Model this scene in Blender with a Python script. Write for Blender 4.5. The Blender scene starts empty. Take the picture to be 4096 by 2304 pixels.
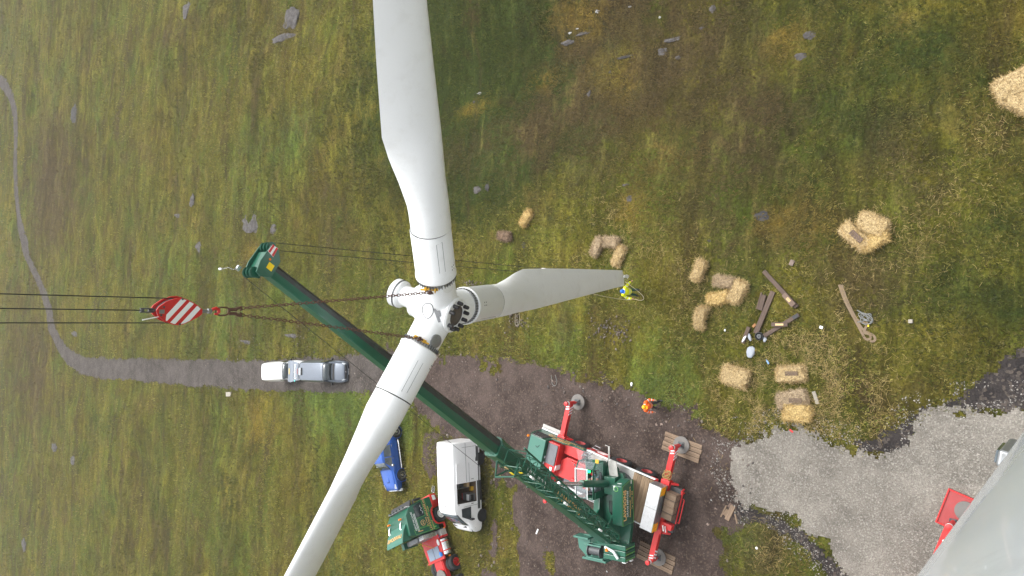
import bpy, bmesh, math, random
import numpy as np
from mathutils import Matrix, Vector
random.seed(7)
rng = np.random.default_rng(7)
R_ = math.radians
scene = bpy.context.scene
COL = scene.collection

# ---------------------------------------------------------------- camera (real place: on the nacelle, 38 m up)
FPX, CXP, CYP, NAD, CAMH = 3040.0, 2048.0, 1152.0, (4430.0, 1293.0), 38.0
_n = np.array([NAD[0]-CXP, -(NAD[1]-CYP), -FPX]); _n /= np.linalg.norm(_n)
_zc = -_n; _f = np.array([0, 0, -1.0]); _yc = _f-_zc*np.dot(_f, _zc); _yc /= np.linalg.norm(_yc)
RW = np.array([np.cross(_yc, _zc), _yc, _zc])           # world = RW @ camera
cam_d = bpy.data.cameras.new('camera'); cam = bpy.data.objects.new('camera', cam_d); COL.objects.link(cam)
cam_d.sensor_width = 36.0; cam_d.lens = 36.0*FPX/4096.0; cam_d.clip_start = 0.1; cam_d.clip_end = 3000
_M = Matrix([list(r) for r in RW]).to_4x4(); _M.translation = (0, 0, CAMH); cam.matrix_world = _M
scene.camera = cam
# ---------------------------------------------------------------- sky, sun, exposure: high overcast
w = bpy.data.worlds.new('World'); scene.world = w; w.use_nodes = True
nt = w.node_tree; bg = nt.nodes['Background']
sky = nt.nodes.new('ShaderNodeTexSky'); sky.sky_type = 'NISHITA'; sky.sun_disc = False
SUN_EL, SUN_AZ = R_(58), R_(35)
sky.sun_elevation = SUN_EL; sky.sun_rotation = SUN_AZ; sky.air_density = 1.0; sky.dust_density = 4.0
hs = nt.nodes.new('ShaderNodeHueSaturation'); hs.inputs['Saturation'].default_value = 0.08
nt.links.new(sky.outputs[0], hs.inputs['Color']); nt.links.new(hs.outputs[0], bg.inputs['Color'])
bg.inputs['Strength'].default_value = 0.15
sun_d = bpy.data.lights.new('sun', 'SUN'); sun = bpy.data.objects.new('sun', sun_d); COL.objects.link(sun)
sun_d.energy = 1.1; sun_d.angle = R_(30); sun_d.color = (1.0, 0.97, 0.92)
_sd = Vector((math.sin(SUN_AZ)*math.cos(SUN_EL), math.cos(SUN_AZ)*math.cos(SUN_EL), math.sin(SUN_EL)))
sun.rotation_euler = _sd.to_track_quat('Z', 'Y').to_euler(); sun.location = (0, 0, 60)
vs = scene.view_settings; vs.view_transform = 'Standard'; vs.look = 'None'; vs.gamma = 1; vs.use_curve_mapping = False
vs.exposure = 1.05
HAZE = 0.00032
scene.render.engine = 'CYCLES'; scene.cycles.use_denoising = True; scene.cycles.denoiser = 'OPENIMAGEDENOISE'; scene.cycles.denoising_prefilter = 'ACCURATE'
scene.cycles.volume_bounces = 1; scene.cycles.max_bounces = 6; scene.cycles.transparent_max_bounces = 8

# ---------------------------------------------------------------- geometry of the place
def softplus(s): return np.log1p(np.exp(-np.abs(s)))+np.maximum(s, 0)
def T(x, y):                                              # the hill falls away beyond the crane pad
    y = np.asarray(y, float)
    return -0.21*6*softplus((y-30)/6.)+0.12*12*softplus((y-95)/12.)
def ray(px, py): return RW @ np.array([px-CXP, -(py-CYP), -FPX])
def P(px, py, z=0.0):
    r = ray(px, py); t = (z-CAMH)/r[2]; return np.array([0, 0, CAMH])+r*t
def D(px, py, dep): return np.array([0, 0, CAMH])+ray(px, py)*dep/FPX
def G(px, py, dz=0.0):
    z = 0.0
    for _ in range(50):
        p = P(px, py, z+dz); z = 0.5*z+0.5*float(T(p[0], p[1]))
    return P(px, py, z+dz)
def toP(x, y, z):                                         # world -> photograph position, arrays
    c = np.stack([x, y, z-CAMH], -1) @ RW
    return CXP+c[..., 0]/-c[..., 2]*FPX, CYP-c[..., 1]/-c[..., 2]*FPX, -c[..., 2]
def V3(a): return Vector([float(q) for q in a])
# value noise
def vnoise(x, y, seed=0):
    xi = np.floor(x).astype(np.int64); yi = np.floor(y).astype(np.int64); fx = x-xi; fy = y-yi
    fx = fx*fx*(3-2*fx); fy = fy*fy*(3-2*fy)
    def hsh(a, b):
        h = (a*374761393+b*668265263+seed*974634777) & 0xffffffff
        h = ((h ^ (h >> 13))*1274126177) & 0xffffffff
        return ((h ^ (h >> 16)) & 0xffff)/65535.0
    return (hsh(xi, yi)*(1-fx)+hsh(xi+1, yi)*fx)*(1-fy)+(hsh(xi, yi+1)*(1-fx)+hsh(xi+1, yi+1)*fx)*fy
def fbm(x, y, o=4, seed=0):
    s = 0; a = 0.5
    for k in range(o):
        s = s+a*vnoise(x*2**k, y*2**k, seed+k); a *= 0.5
    return s/(1-0.5**o)
def sdist(poly, x, y):                                    # signed distance to polygon, negative inside
    poly = np.asarray(poly); n = len(poly); d = np.full(x.shape, 1e18); ins = np.zeros(x.shape, bool)
    for i in range(n):
        ax, ay = poly[i]; bx, by = poly[(i+1) % n]; ex, ey = bx-ax, by-ay
        t = np.clip(((x-ax)*ex+(y-ay)*ey)/(ex*ex+ey*ey+1e-12), 0, 1)
        d = np.minimum(d, (x-ax-t*ex)**2+(y-ay-t*ey)**2)
        c = ((ay > y) != (by > y)) & (x < (bx-ax)*(y-ay)/(by-ay+1e-12)+ax); ins ^= c
    d = np.sqrt(d); return np.where(ins, -d, d)
def gpoly(pts, k=1.0): return np.array([G(a*k, b*k)[:2] for a, b in pts])

# ---------------------------------------------------------------- mesh helpers
class MB:
    def __init__(s): s.v = []; s.f = []; s.mi = []
    def add(s, v, f, mi=0):
        o = len(s.v); s.v += [tuple(float(c) for c in q) for q in v]; s.f += [tuple(i+o for i in q) for q in f]; s.mi += [mi]*len(f); return s
    def box(s, c, d, rz=0.0, mi=0, M=None, tx=1.0, ty=1.0):
        hx, hy, hz = d[0]/2, d[1]/2, d[2]/2
        vv = [(-hx, -hy, -hz), (hx, -hy, -hz), (hx, hy, -hz), (-hx, hy, -hz), (-hx*tx, -hy*ty, hz), (hx*tx, -hy*ty, hz), (hx*tx, hy*ty, hz), (-hx*tx, hy*ty, hz)]
        ca, sa = math.cos(rz), math.sin(rz)
        vv = [(c[0]+x*ca-y*sa, c[1]+x*sa+y*ca, c[2]+z) for x, y, z in vv]
        if M is not None: vv = [tuple(M @ Vector(q)) for q in vv]
        return s.add(vv, [(3, 2, 1, 0), (4, 5, 6, 7), (0, 1, 5, 4), (1, 2, 6, 5), (2, 3, 7, 6), (3, 0, 4, 7)], mi)
    def bx(s, x0, x1, y0, y1, z0, z1, mi=0): return s.box(((x0+x1)/2, (y0+y1)/2, (z0+z1)/2), (x1-x0, y1-y0, z1-z0), 0, mi)
    def prism(s, pts, a0, a1, axis='z', mi=0):            # polygon extruded along an axis
        n = len(pts)
        def m(p, a): return {'z': (p[0], p[1], a), 'y': (p[0], a, p[1]), 'x': (a, p[0], p[1])}[axis]
        vv = [m(p, a0) for p in pts]+[m(p, a1) for p in pts]
        return s.add(vv, [tuple(range(n))[::-1], tuple(range(n, 2*n))]+[(i, (i+1) % n, n+(i+1) % n, n+i) for i in range(n)], mi)
    def cyl(s, p0, p1, r0, r1=None, n=12, caps=True, mi=0):
        r1 = r0 if r1 is None else r1; p0 = V3(p0); p1 = V3(p1); d = (p1-p0).normalized()
        a = d.orthogonal().normalized(); b = d.cross(a); vv = []
        for p, r in ((p0, r0), (p1, r1)):
            for i in range(n):
                t = 2*math.pi*i/n; vv.append(p+(a*math.cos(t)+b*math.sin(t))*r)
        f = [(i, (i+1) % n, n+(i+1) % n, n+i) for i in range(n)]
        if caps: f += [tuple(range(n))[::-1], tuple(range(n, 2*n))]
        return s.add(vv, f, mi)
    def tube(s, path, r, n=6, closed=False, mi=0):
        pts = [V3(p) for p in path]; m = len(pts); vv = []; ref = None
        rr = r if isinstance(r, (list, tuple)) else [r]*m
        for i in range(m):
            d = (pts[(i+1) % m]-pts[i-1]) if closed else (pts[min(i+1, m-1)]-pts[max(i-1, 0)])
            d.normalize()
            if ref is None: ref = d.orthogonal().normalized()
            a = (ref-d*ref.dot(d)); a = a.normalized() if a.length > 1e-6 else d.orthogonal().normalized(); ref = a; b = d.cross(a)
            for k in range(n):
                t = 2*math.pi*k/n; vv.append(pts[i]+(a*math.cos(t)+b*math.sin(t))*rr[i])
        f = []
        for i in range(m if closed else m-1):
            j = (i+1) % m
            f += [(i*n+k, i*n+(k+1) % n, j*n+(k+1) % n, j*n+k) for k in range(n)]
        if not closed: f += [tuple(range(n))[::-1], tuple(range((m-1)*n, m*n))]
        return s.add(vv, f, mi)
    def lathe(s, prof, o=(0, 0, 0), axis=(0, 0, 1), n=24, mi=0, caps=True):
        o = V3(o); d = V3(axis).normalized(); a = d.orthogonal().normalized(); b = d.cross(a); vv = []; m = len(prof)
        for r, h in prof:
            for i in range(n):
                t = 2*math.pi*i/n; vv.append(o+d*h+(a*math.cos(t)+b*math.sin(t))*r)
        f = [(j*n+i, j*n+(i+1) % n, (j+1)*n+(i+1) % n, (j+1)*n+i) for j in range(m-1) for i in range(n)]
        if caps: f += [tuple(range(n))[::-1], tuple(range((m-1)*n, m*n))]
        return s.add(vv, f, mi)
    def loft(s, rings, caps=True, mi=0, skip=None):
        n = len(rings[0]); m = len(rings); vv = [p for r in rings for p in r]
        f = [(j*n+i, j*n+(i+1) % n, (j+1)*n+(i+1) % n, (j+1)*n+i) for j in range(m-1) for i in range(n) if not (skip and skip(j, i))]
        if caps: f += [tuple(range(n))[::-1], tuple(range((m-1)*n, m*n))]
        return s.add(vv, f, mi)
    def quad(s, a, b, c, d, th=0.012, mi=0):              # thin slab on four corners
        A, B, C_, D_ = map(V3, (a, b, c, d)); nn = (B-A).cross(D_-A).normalized()*th
        return s.add([A, B, C_, D_, A+nn, B+nn, C_+nn, D_+nn], [(3, 2, 1, 0), (4, 5, 6, 7), (0, 1, 5, 4), (1, 2, 6, 5), (2, 3, 7, 6), (3, 0, 4, 7)], mi)

def mesh_of(name, mb, smooth=False, ang=38):
    me = bpy.data.meshes.new(name); me.from_pydata(mb.v, [], mb.f); me.update()
    bm = bmesh.new(); bm.from_mesh(me); bmesh.ops.recalc_face_normals(bm, faces=bm.faces)
    if smooth:
        for f in bm.faces: f.smooth = True
        for e in bm.edges:
            if len(e.link_faces) == 2 and e.calc_face_angle(0) > R_(ang): e.smooth = False
    bm.to_mesh(me); bm.free()
    if any(mb.mi): me.polygons.foreach_set('material_index', mb.mi)
    return me
def obj(name, mb, mat, parent=None, smooth=False, bevel=0.0, M=None, seg=2, ang=38):
    me = mesh_of(name, mb, smooth, ang) if isinstance(mb, MB) else mb
    o = bpy.data.objects.new(name, me); COL.objects.link(o)
    for m in (mat if isinstance(mat, (list, tuple)) else [mat]):
        if len(me.materials) < (len(mat) if isinstance(mat, (list, tuple)) else 1): me.materials.append(m)
    if parent is not None: o.parent = parent
    if M is not None: o.matrix_local = M
    if bevel:
        b = o.modifiers.new('bevel', 'BEVEL'); b.width = bevel; b.segments = seg; b.limit_method = 'ANGLE'; b.angle_limit = R_(35)
    return o
def tag(o, label, cat, group=None, kind=None):
    if label: o['label'] = label
    if cat: o['category'] = cat
    if group: o['group'] = group
    if kind: o['kind'] = kind
    return o
def thing(name, label, cat, M=None, loc=None, rz=0.0, group=None):
    o = bpy.data.objects.new(name, None); COL.objects.link(o); o.empty_display_size = 0.3
    if M is not None: o.matrix_world = M
    elif loc is not None: o.matrix_world = Matrix.Translation(V3(loc)) @ Matrix.Rotation(rz, 4, 'Z')
    return tag(o, label, cat, group)
def frame(o, x, y=None, z=(0, 0, 1)):                     # matrix from origin, x axis and approximate z
    x = V3(x).normalized(); z = V3(z); z = (z-x*z.dot(x)).normalized(); y = z.cross(x)
    M = Matrix.Identity(4)
    for i in range(3): M[i][0], M[i][1], M[i][2], M[i][3] = x[i], y[i], z[i], float(o[i])
    return M
def gnormal(x, y):
    e = 0.5; return Vector((-(float(T(x+e, y))-float(T(x-e, y)))/(2*e), -(float(T(x, y+e))-float(T(x, y-e)))/(2*e), 1)).normalized()
_tc = {}
def text(body, size, parent, o, right, up, mat, name='lettering', ext=0.004, align='CENTER', shear=0.0, wx=1.0, off=0.0):
    cu = bpy.data.curves.new('t', 'FONT'); cu.body = body; cu.size = size; cu.align_x = align; cu.align_y = 'CENTER'; cu.extrude = ext; cu.shear = shear; cu.resolution_u = 3; cu.offset = off
    t = bpy.data.objects.new('t', cu); COL.objects.link(t)
    dg = bpy.context.evaluated_depsgraph_get(); me = bpy.data.meshes.new_from_object(t.evaluated_get(dg)); bpy.data.objects.remove(t); bpy.data.curves.remove(cu)
    me.name = name; me.materials.clear(); me.materials.append(mat)
    ob = bpy.data.objects.new(name, me); COL.objects.link(ob); ob.parent = parent
    r = V3(right).normalized(); u = V3(up); u = (u-r*u.dot(r)).normalized(); nrm = r.cross(u); M = Matrix.Identity(4)
    for i in range(3): M[i][0], M[i][1], M[i][2], M[i][3] = r[i]*wx, u[i], nrm[i], float(o[i])
    ob.matrix_local = M; return ob
def remesh(mb, vox, smooth_it=2):
    me = bpy.data.meshes.new('tmp'); me.from_pydata(mb.v, [], mb.f); o = bpy.data.objects.new('tmp', me); COL.objects.link(o)
    m = o.modifiers.new('r', 'REMESH'); m.mode = 'VOXEL'; m.voxel_size = vox; m.use_smooth_shade = True
    if smooth_it: s = o.modifiers.new('s', 'SMOOTH'); s.iterations = smooth_it; s.factor = 0.5
    dg = bpy.context.evaluated_depsgraph_get(); out = bpy.data.meshes.new_from_object(o.evaluated_get(dg)); bpy.data.objects.remove(o); bpy.data.meshes.remove(me)
    return out
def capsule(mb, a, b, ra, rb, n=12):
    a = V3(a); b = V3(b); d = b-a; L = d.length
    if L < 1e-6: d = Vector((0, 0, 1)); L = 1e-3
    prof = [(ra*math.sin(t), -ra*math.cos(t)) for t in (0.15, 0.5, 0.9, 1.3)]+[(rb*math.sin(t), L-rb*math.cos(t)) for t in (1.84, 2.24, 2.64, 2.99)]
    mb.lathe(prof, a, d, n)

# ---------------------------------------------------------------- materials
def nodes_of(name):
    m = bpy.data.materials.new(name); m.use_nodes = True; t = m.node_tree; return m, t, t.nodes['Principled BSDF']
def paint(name, col, rough=0.45, metal=0.0, var=0.12, scale=3.0, dirt=0.0, dirtcol=(0.10, 0.085, 0.06), bump=0.0, bscale=60.0, coat=0.0, spec=0.5, emit=None, fine=0.0):
    m, t, b = nodes_of(name); L = t.links.new
    tc = t.nodes.new('ShaderNodeTexCoord'); nz = t.nodes.new('ShaderNodeTexNoise'); nz.inputs['Scale'].default_value = scale; nz.inputs['Detail'].default_value = 6
    L(tc.outputs['Object'], nz.inputs['Vector'])
    mx = t.nodes.new('ShaderNodeMixRGB'); mx.inputs['Color1'].default_value = (*[c*(1-var) for c in col], 1); mx.inputs['Color2'].default_value = (*[min(1, c*(1+var)) for c in col], 1)
    L(nz.outputs['Fac'], mx.inputs['Fac']); out = mx.outputs[0]
    if dirt:
        n2 = t.nodes.new('ShaderNodeTexNoise'); n2.inputs['Scale'].default_value = scale*2.3; n2.inputs['Detail'].default_value = 8; n2.inputs['Roughness'].default_value = 0.7
        L(tc.outputs['Object'], n2.inputs['Vector'])
        rp = t.nodes.new('ShaderNodeValToRGB'); rp.color_ramp.elements[0].position = 0.52; rp.color_ramp.elements[1].position = 0.78; rp.color_ramp.elements[1].color = (dirt, dirt, dirt, 1)
        L(n2.outputs['Fac'], rp.inputs['Fac'])
        m2 = t.nodes.new('ShaderNodeMixRGB'); m2.inputs['Color2'].default_value = (*dirtcol, 1); L(rp.outputs[0], m2.inputs['Fac']); L(out, m2.inputs['Color1']); out = m2.outputs[0]
    L(out, b.inputs['Base Color']); b.inputs['Roughness'].default_value = rough; b.inputs['Metallic'].default_value = metal; b.inputs['Coat Weight'].default_value = coat
    b.inputs['Specular IOR Level'].default_value = spec
    if bump:
        n3 = t.nodes.new('ShaderNodeTexNoise'); n3.inputs['Scale'].default_value = bscale; n3.inputs['Detail'].default_value = 4; L(tc.outputs['Object'], n3.inputs['Vector'])
        bp = t.nodes.new('ShaderNodeBump'); bp.inputs['Strength'].default_value = bump; bp.inputs['Distance'].default_value = 0.02; L(n3.outputs['Fac'], bp.inputs['Height']); L(bp.outputs[0], b.inputs['Normal'])
    if emit: b.inputs['Emission Color'].default_value = (*emit[:3], 1); b.inputs['Emission Strength'].default_value = emit[3]
    return m
def wood(name, c1, c2, axis=0, scale=1.0):
    m, t, b = nodes_of(name); L = t.links.new; tc = t.nodes.new('ShaderNodeTexCoord'); mp = t.nodes.new('ShaderNodeMapping')
    sc = [18*scale, 18*scale, 18*scale]; sc[axis] = 1.5*scale; mp.inputs['Scale'].default_value = sc; L(tc.outputs['Object'], mp.inputs['Vector'])
    nz = t.nodes.new('ShaderNodeTexNoise'); nz.inputs['Scale'].default_value = 1.0; nz.inputs['Detail'].default_value = 8; nz.inputs['Roughness'].default_value = 0.65; L(mp.outputs[0], nz.inputs['Vector'])
    oi = t.nodes.new('ShaderNodeObjectInfo'); rp = t.nodes.new('ShaderNodeValToRGB'); rp.color_ramp.elements[0].position = 0.3; rp.color_ramp.elements[1].position = 0.7
    rp.color_ramp.elements[0].color = (*c1, 1); rp.color_ramp.elements[1].color = (*c2, 1); L(nz.outputs['Fac'], rp.inputs['Fac'])
    hv = t.nodes.new('ShaderNodeHueSaturation'); mr = t.nodes.new('ShaderNodeMapRange'); mr.inputs['To Min'].default_value = 0.75; mr.inputs['To Max'].default_value = 1.25
    L(oi.outputs['Random'], mr.inputs['Value']); L(mr.outputs[0], hv.inputs['Value']); L(rp.outputs[0], hv.inputs['Color']); L(hv.outputs[0], b.inputs['Base Color'])
    b.inputs['Roughness'].default_value = 0.85
    bp = t.nodes.new('ShaderNodeBump'); bp.inputs['Strength'].default_value = 0.5; bp.inputs['Distance'].default_value = 0.01; L(nz.outputs['Fac'], bp.inputs['Height']); L(bp.outputs[0], b.inputs['Normal'])
    return m
def glass(name, col=(0.02, 0.03, 0.035), rough=0.06):
    m, t, b = nodes_of(name); L = t.links.new
    tc = t.nodes.new('ShaderNodeTexCoord'); nz = t.nodes.new('ShaderNodeTexNoise'); nz.inputs['Scale'].default_value = 2.2; L(tc.outputs['Object'], nz.inputs['Vector'])
    mx = t.nodes.new('ShaderNodeMixRGB'); mx.inputs['Color1'].default_value = (*[c*0.5 for c in col], 1); mx.inputs['Color2'].default_value = (*[c*2.2 for c in col], 1); L(nz.outputs['Fac'], mx.inputs['Fac']); L(mx.outputs[0], b.inputs['Base Color'])
    b.inputs['Roughness'].default_value = rough; b.inputs['Specular IOR Level'].default_value = 0.8; b.inputs['Coat Weight'].default_value = 0.6; b.inputs['Coat Roughness'].default_value = 0.03; return m
def clear_glass(name, tint=(0.30, 0.35, 0.37), alpha=0.22):
    m, t, b = nodes_of(name); b.inputs['Base Color'].default_value = (*tint, 1); b.inputs['Roughness'].default_value = 0.05; b.inputs['Alpha'].default_value = alpha; b.inputs['Specular IOR Level'].default_value = 0.8; return m
def checker(name, col, rough=0.4, metal=0.6, scale=40.0, dirt=0.5):
    m = paint(name, col, rough, metal, 0.15, 4.0, dirt); t = m.node_tree; L = t.links.new; b = t.nodes['Principled BSDF']
    tc = t.nodes.new('ShaderNodeTexCoord'); vo = t.nodes.new('ShaderNodeTexVoronoi'); vo.inputs['Scale'].default_value = scale; L(tc.outputs['Object'], vo.inputs['Vector'])
    bp = t.nodes.new('ShaderNodeBump'); bp.inputs['Strength'].default_value = 0.6; bp.inputs['Distance'].default_value = 0.01; L(vo.outputs['Distance'], bp.inputs['Height']); L(bp.outputs[0], b.inputs['Normal']); return m
def attr_mat(name, attr='col', rough=0.9, mul=1.0, trans=0.0):
    m, t, b = nodes_of(name); L = t.links.new; a = t.nodes.new('ShaderNodeAttribute'); a.attribute_name = attr
    L(a.outputs['Color'], b.inputs['Base Color']); b.inputs['Roughness'].default_value = rough; b.inputs['Specular IOR Level'].default_value = 0.15
    return m
K = {}
K['white'] = paint('white_paint', (0.84, 0.85, 0.86), 0.3, 0, 0.02, 2, 0.06, coat=0.4)
K['gel'] = paint('white_gelcoat', (0.80, 0.82, 0.83), 0.36, 0, 0.03, 0.9, 0.22, (0.48, 0.47, 0.42))
K['gel2'] = paint('greyed_gelcoat', (0.70, 0.71, 0.70), 0.5, 0, 0.04, 0.7, 0.28, (0.42, 0.40, 0.35), bump=0.03, bscale=30)
K['tower'] = paint('tower_paint', (0.58, 0.63, 0.68), 0.24, 0, 0.10, 0.9, 0.5, (0.42, 0.44, 0.46), coat=0.5)  # dirt layer here paints the dark soft reflections in the glossy tower
K['green'] = paint('crane_green', (0.008, 0.092, 0.054), 0.33, 0, 0.18, 1.5, 0.30, (0.06, 0.09, 0.065), coat=0.25)
K['green_l'] = paint('weathered_green', (0.045, 0.16, 0.12), 0.45, 0, 0.12, 1.2, 0.3, (0.09, 0.14, 0.12))
K['red'] = paint('red_paint', (0.56, 0.022, 0.022), 0.4, 0, 0.12, 2.5, 0.25, (0.22, 0.03, 0.03), coat=0.15)
K['red_d'] = paint('worn_red_steel', (0.36, 0.05, 0.05), 0.55, 0, 0.25, 2.5, 0.55, (0.16, 0.10, 0.10))
K['black'] = paint('black_plastic', (0.018, 0.018, 0.02), 0.55, 0, 0.2, 5, 0.4, (0.06, 0.055, 0.05))
K['rubber'] = paint('tyre_rubber', (0.022, 0.023, 0.025), 0.85, 0, 0.25, 6, 0.5, (0.08, 0.07, 0.06), bump=0.3, bscale=40)
K['steel'] = paint('grey_steel', (0.30, 0.31, 0.32), 0.45, 0.7, 0.15, 4, 0.45)
K['dsteel'] = paint('dark_steel', (0.09, 0.095, 0.10), 0.55, 0.4, 0.2, 5, 0.5)
K['alu'] = checker('aluminium_plate', (0.62, 0.63, 0.64), 0.42, 0.35, 45, 0.35)
K['alu_s'] = paint('polished_aluminium', (0.70, 0.71, 0.72), 0.25, 0.8, 0.1, 3, 0.2)
K['grille'] = checker('engine_grille', (0.16, 0.165, 0.18), 0.6, 0.3, 60, 0.3)
K['chq'] = checker('chequer_deck', (0.45, 0.44, 0.42), 0.6, 0.2, 40, 0.6)
K['glass'] = glass('vehicle_glass')
K['glass_g'] = glass('pale_glass', (0.045, 0.060, 0.070))
K['clear'] = clear_glass('cab_glass')
K['yellow'] = paint('yellow_sign', (0.85, 0.62, 0.0), 0.5, 0, 0.05)
K['lug'] = paint('yellow_worn', (0.62, 0.36, 0.02), 0.6, 0, 0.2, 6, 0.6, (0.12, 0.08, 0.05))
K['orange'] = paint('orange_lens', (0.85, 0.22, 0.01), 0.3)
K['rust'] = paint('rusty_iron', (0.10, 0.048, 0.030), 0.9, 0.1, 0.4, 20, 0.6, (0.05, 0.03, 0.025), bump=0.4)
K['rope'] = paint('wire_rope', (0.03, 0.032, 0.03), 0.6, 0.4, 0.2, 30)
K['gold'] = paint('gold_lettering', (0.85, 0.50, 0.20), 0.5)
K['goldr'] = paint('red_outline', (0.55, 0.06, 0.02), 0.5)
K['wht'] = paint('white_lettering', (0.82, 0.84, 0.84), 0.5, 0, 0.04)
K['lime'] = paint('lime_line', (0.16, 0.48, 0.10), 0.5)
K['limelt'] = paint('green_beacon', (0.0, 0.8, 0.12), 0.3, emit=(0.0, 1.0, 0.15, 2.5))
K['blue'] = paint('blue_paint', (0.016, 0.095, 0.42), 0.3, 0.1, 0.1, 2, 0.12, coat=0.6)
K['grey'] = paint('grey_paint', (0.16, 0.185, 0.225), 0.3, 0.35, 0.05, 2, 0.10, coat=0.4)
K['bluebag'] = paint('blue_plastic', (0.03, 0.22, 0.72), 0.45)
K['deckblue'] = paint('blue_grey_plate', (0.24, 0.30, 0.39), 0.6, 0.1, 0.15, 3, 0.6, (0.30, 0.27, 0.22))
K['plank'] = wood('weathered_plank', (0.10, 0.065, 0.042), (0.26, 0.185, 0.125), 0)
K['plankY'] = wood('deck_plank', (0.13, 0.085, 0.05), (0.30, 0.21, 0.13), 1)
K['sleeper'] = wood('dark_sleeper', (0.075, 0.05, 0.038), (0.16, 0.11, 0.085), 0)
K['pale_wood'] = wood('fresh_wood', (0.45, 0.31, 0.15), (0.62, 0.45, 0.24), 0)
K['sling'] = paint('webbing', (0.20, 0.145, 0.095), 0.95, 0, 0.2, 12, 0.4)
K['greyrope'] = paint('grey_rope', (0.19, 0.195, 0.185), 0.95, 0, 0.2, 20)
K['palerope'] = paint('pale_rope', (0.50, 0.44, 0.34), 0.9, 0, 0.15, 20)
K['coil'] = paint('yellow_rope', (0.38, 0.25, 0.09), 0.95, 0, 0.25, 20)
K['padgrey'] = paint('pad_plate', (0.16, 0.15, 0.14), 0.8, 0, 0.2, 3, 0.5, (0.10, 0.09, 0.075))
K['skin'] = paint('skin', (0.50, 0.27, 0.19), 0.6, 0, 0.1)
K['hivis_y'] = paint('yellow_hivis', (0.74, 0.80, 0.0), 0.7, 0, 0.1, 5)
K['hivis_o'] = paint('orange_hivis', (0.86, 0.13, 0.01), 0.7, 0, 0.1, 5)
K['reflect'] = paint('reflective_tape', (0.72, 0.76, 0.78), 0.35, 0, 0.05)
K['trous_g'] = paint('green_trousers', (0.012, 0.072, 0.062), 0.85, 0, 0.2, 8)
K['trous_b'] = paint('black_trousers', (0.03, 0.032, 0.036), 0.85, 0, 0.2, 8)
K['jeans'] = paint('blue_jeans', (0.16, 0.24, 0.32), 0.85, 0, 0.2, 8)
K['hat_b'] = paint('blue_helmet', (0.01, 0.13, 0.62), 0.35)
K['hat_y'] = paint('yellow_helmet', (0.90, 0.42, 0.0), 0.35)
K['cloth'] = paint('grey_cloth', (0.36, 0.39, 0.44), 0.8, 0, 0.2, 8, 0.3, (0.2, 0.22, 0.26))
K['brick'] = paint('brick', (0.33, 0.16, 0.07), 0.9, 0, 0.2, 8, 0.4)
K['concrete'] = paint('concrete', (0.34, 0.31, 0.26), 0.9, 0, 0.15, 6, 0.4)
K['teal'] = paint('teal_mark', (0.06, 0.50, 0.44), 0.5)
K['plate_y'] = paint('rear_plate', (0.70, 0.52, 0.10), 0.5)
def rockmat(name, c1, c2):
    m, t, b = nodes_of(name); L = t.links.new; tc = t.nodes.new('ShaderNodeTexCoord'); nz = t.nodes.new('ShaderNodeTexNoise'); nz.inputs['Scale'].default_value = 2.5; nz.inputs['Detail'].default_value = 9; nz.inputs['Roughness'].default_value = 0.7
    L(tc.outputs['Object'], nz.inputs['Vector']); rp = t.nodes.new('ShaderNodeValToRGB'); rp.color_ramp.elements[0].position = 0.35; rp.color_ramp.elements[1].position = 0.65
    rp.color_ramp.elements[0].color = (*c1, 1); rp.color_ramp.elements[1].color = (*c2, 1); L(nz.outputs['Fac'], rp.inputs['Fac']); L(rp.outputs[0], b.inputs['Base Color']); b.inputs['Roughness'].default_value = 0.9
    bp = t.nodes.new('ShaderNodeBump'); bp.inputs['Strength'].default_value = 0.8; bp.inputs['Distance'].default_value = 0.05; L(nz.outputs['Fac'], bp.inputs['Height']); L(bp.outputs[0], b.inputs['Normal']); return m
K['rock'] = rockmat('grey_rock', (0.030, 0.026, 0.024), (0.105, 0.096, 0.094))
K['rock_w'] = rockmat('white_rock', (0.16, 0.16, 0.155), (0.42, 0.42, 0.42))
K['rock_b'] = rockmat('brown_rock', (0.13, 0.095, 0.08), (0.30, 0.23, 0.19))
K['rock_k'] = rockmat('peat_rock', (0.015, 0.014, 0.015), (0.06, 0.055, 0.055))
# ================================================================ GROUND
k_ = 1.59006
TRACK_PX = [(0, 297), (28, 317), (52, 373), (68, 428), (72, 497), (71, 566), (69, 662), (72, 745), (79, 828), (90, 890), (114, 966), (117, 1018), (157, 1099), (189, 1171), (211, 1243), (220, 1306), (243, 1351), (279, 1396), (342, 1430), (468, 1434), (630, 1437), (810, 1439), (990, 1441), (1200, 1434), (1420, 1420), (1600, 1415),
            (1600, 1566), (1400, 1566), (1200, 1563), (990, 1558), (810, 1547), (630, 1531), (504, 1520), (405, 1515), (333, 1500), (279, 1468), (238, 1414), (211, 1360), (193, 1315), (184, 1243), (166, 1180), (135, 1108), (93, 1018), (86, 980), (72, 911), (66, 849), (59, 780), (54, 690), (57, 552), (54, 469), (41, 414), (21, 373), (0, 348), (-60, 330), (-60, 285)]
SOIL_PX = [(900, 892), (1000, 885), (1090, 890), (1150, 895), (1250, 910), (1380, 925), (1440, 945), (1520, 965), (1570, 975), (1620, 1000), (1680, 1025), (1740, 1050), (1800, 1072), (1870, 1105), (1900, 1120), (1890, 1180), (1875, 1250), (1880, 1290), (1850, 1322), (1815, 1345), (1830, 1380), (1805, 1415), (1845, 1449), (1850, 1500), (1230, 1500), (1215, 1449), (1230, 1370), (1262, 1300), (1240, 1180), (1190, 1110), (1110, 1085), (1065, 1040), (1030, 1000), (960, 988), (900, 985)]
PATCH_PX = [(1075, 1095), (1120, 1085), (1135, 1130), (1110, 1180), (1085, 1200), (1065, 1160)]
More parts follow.
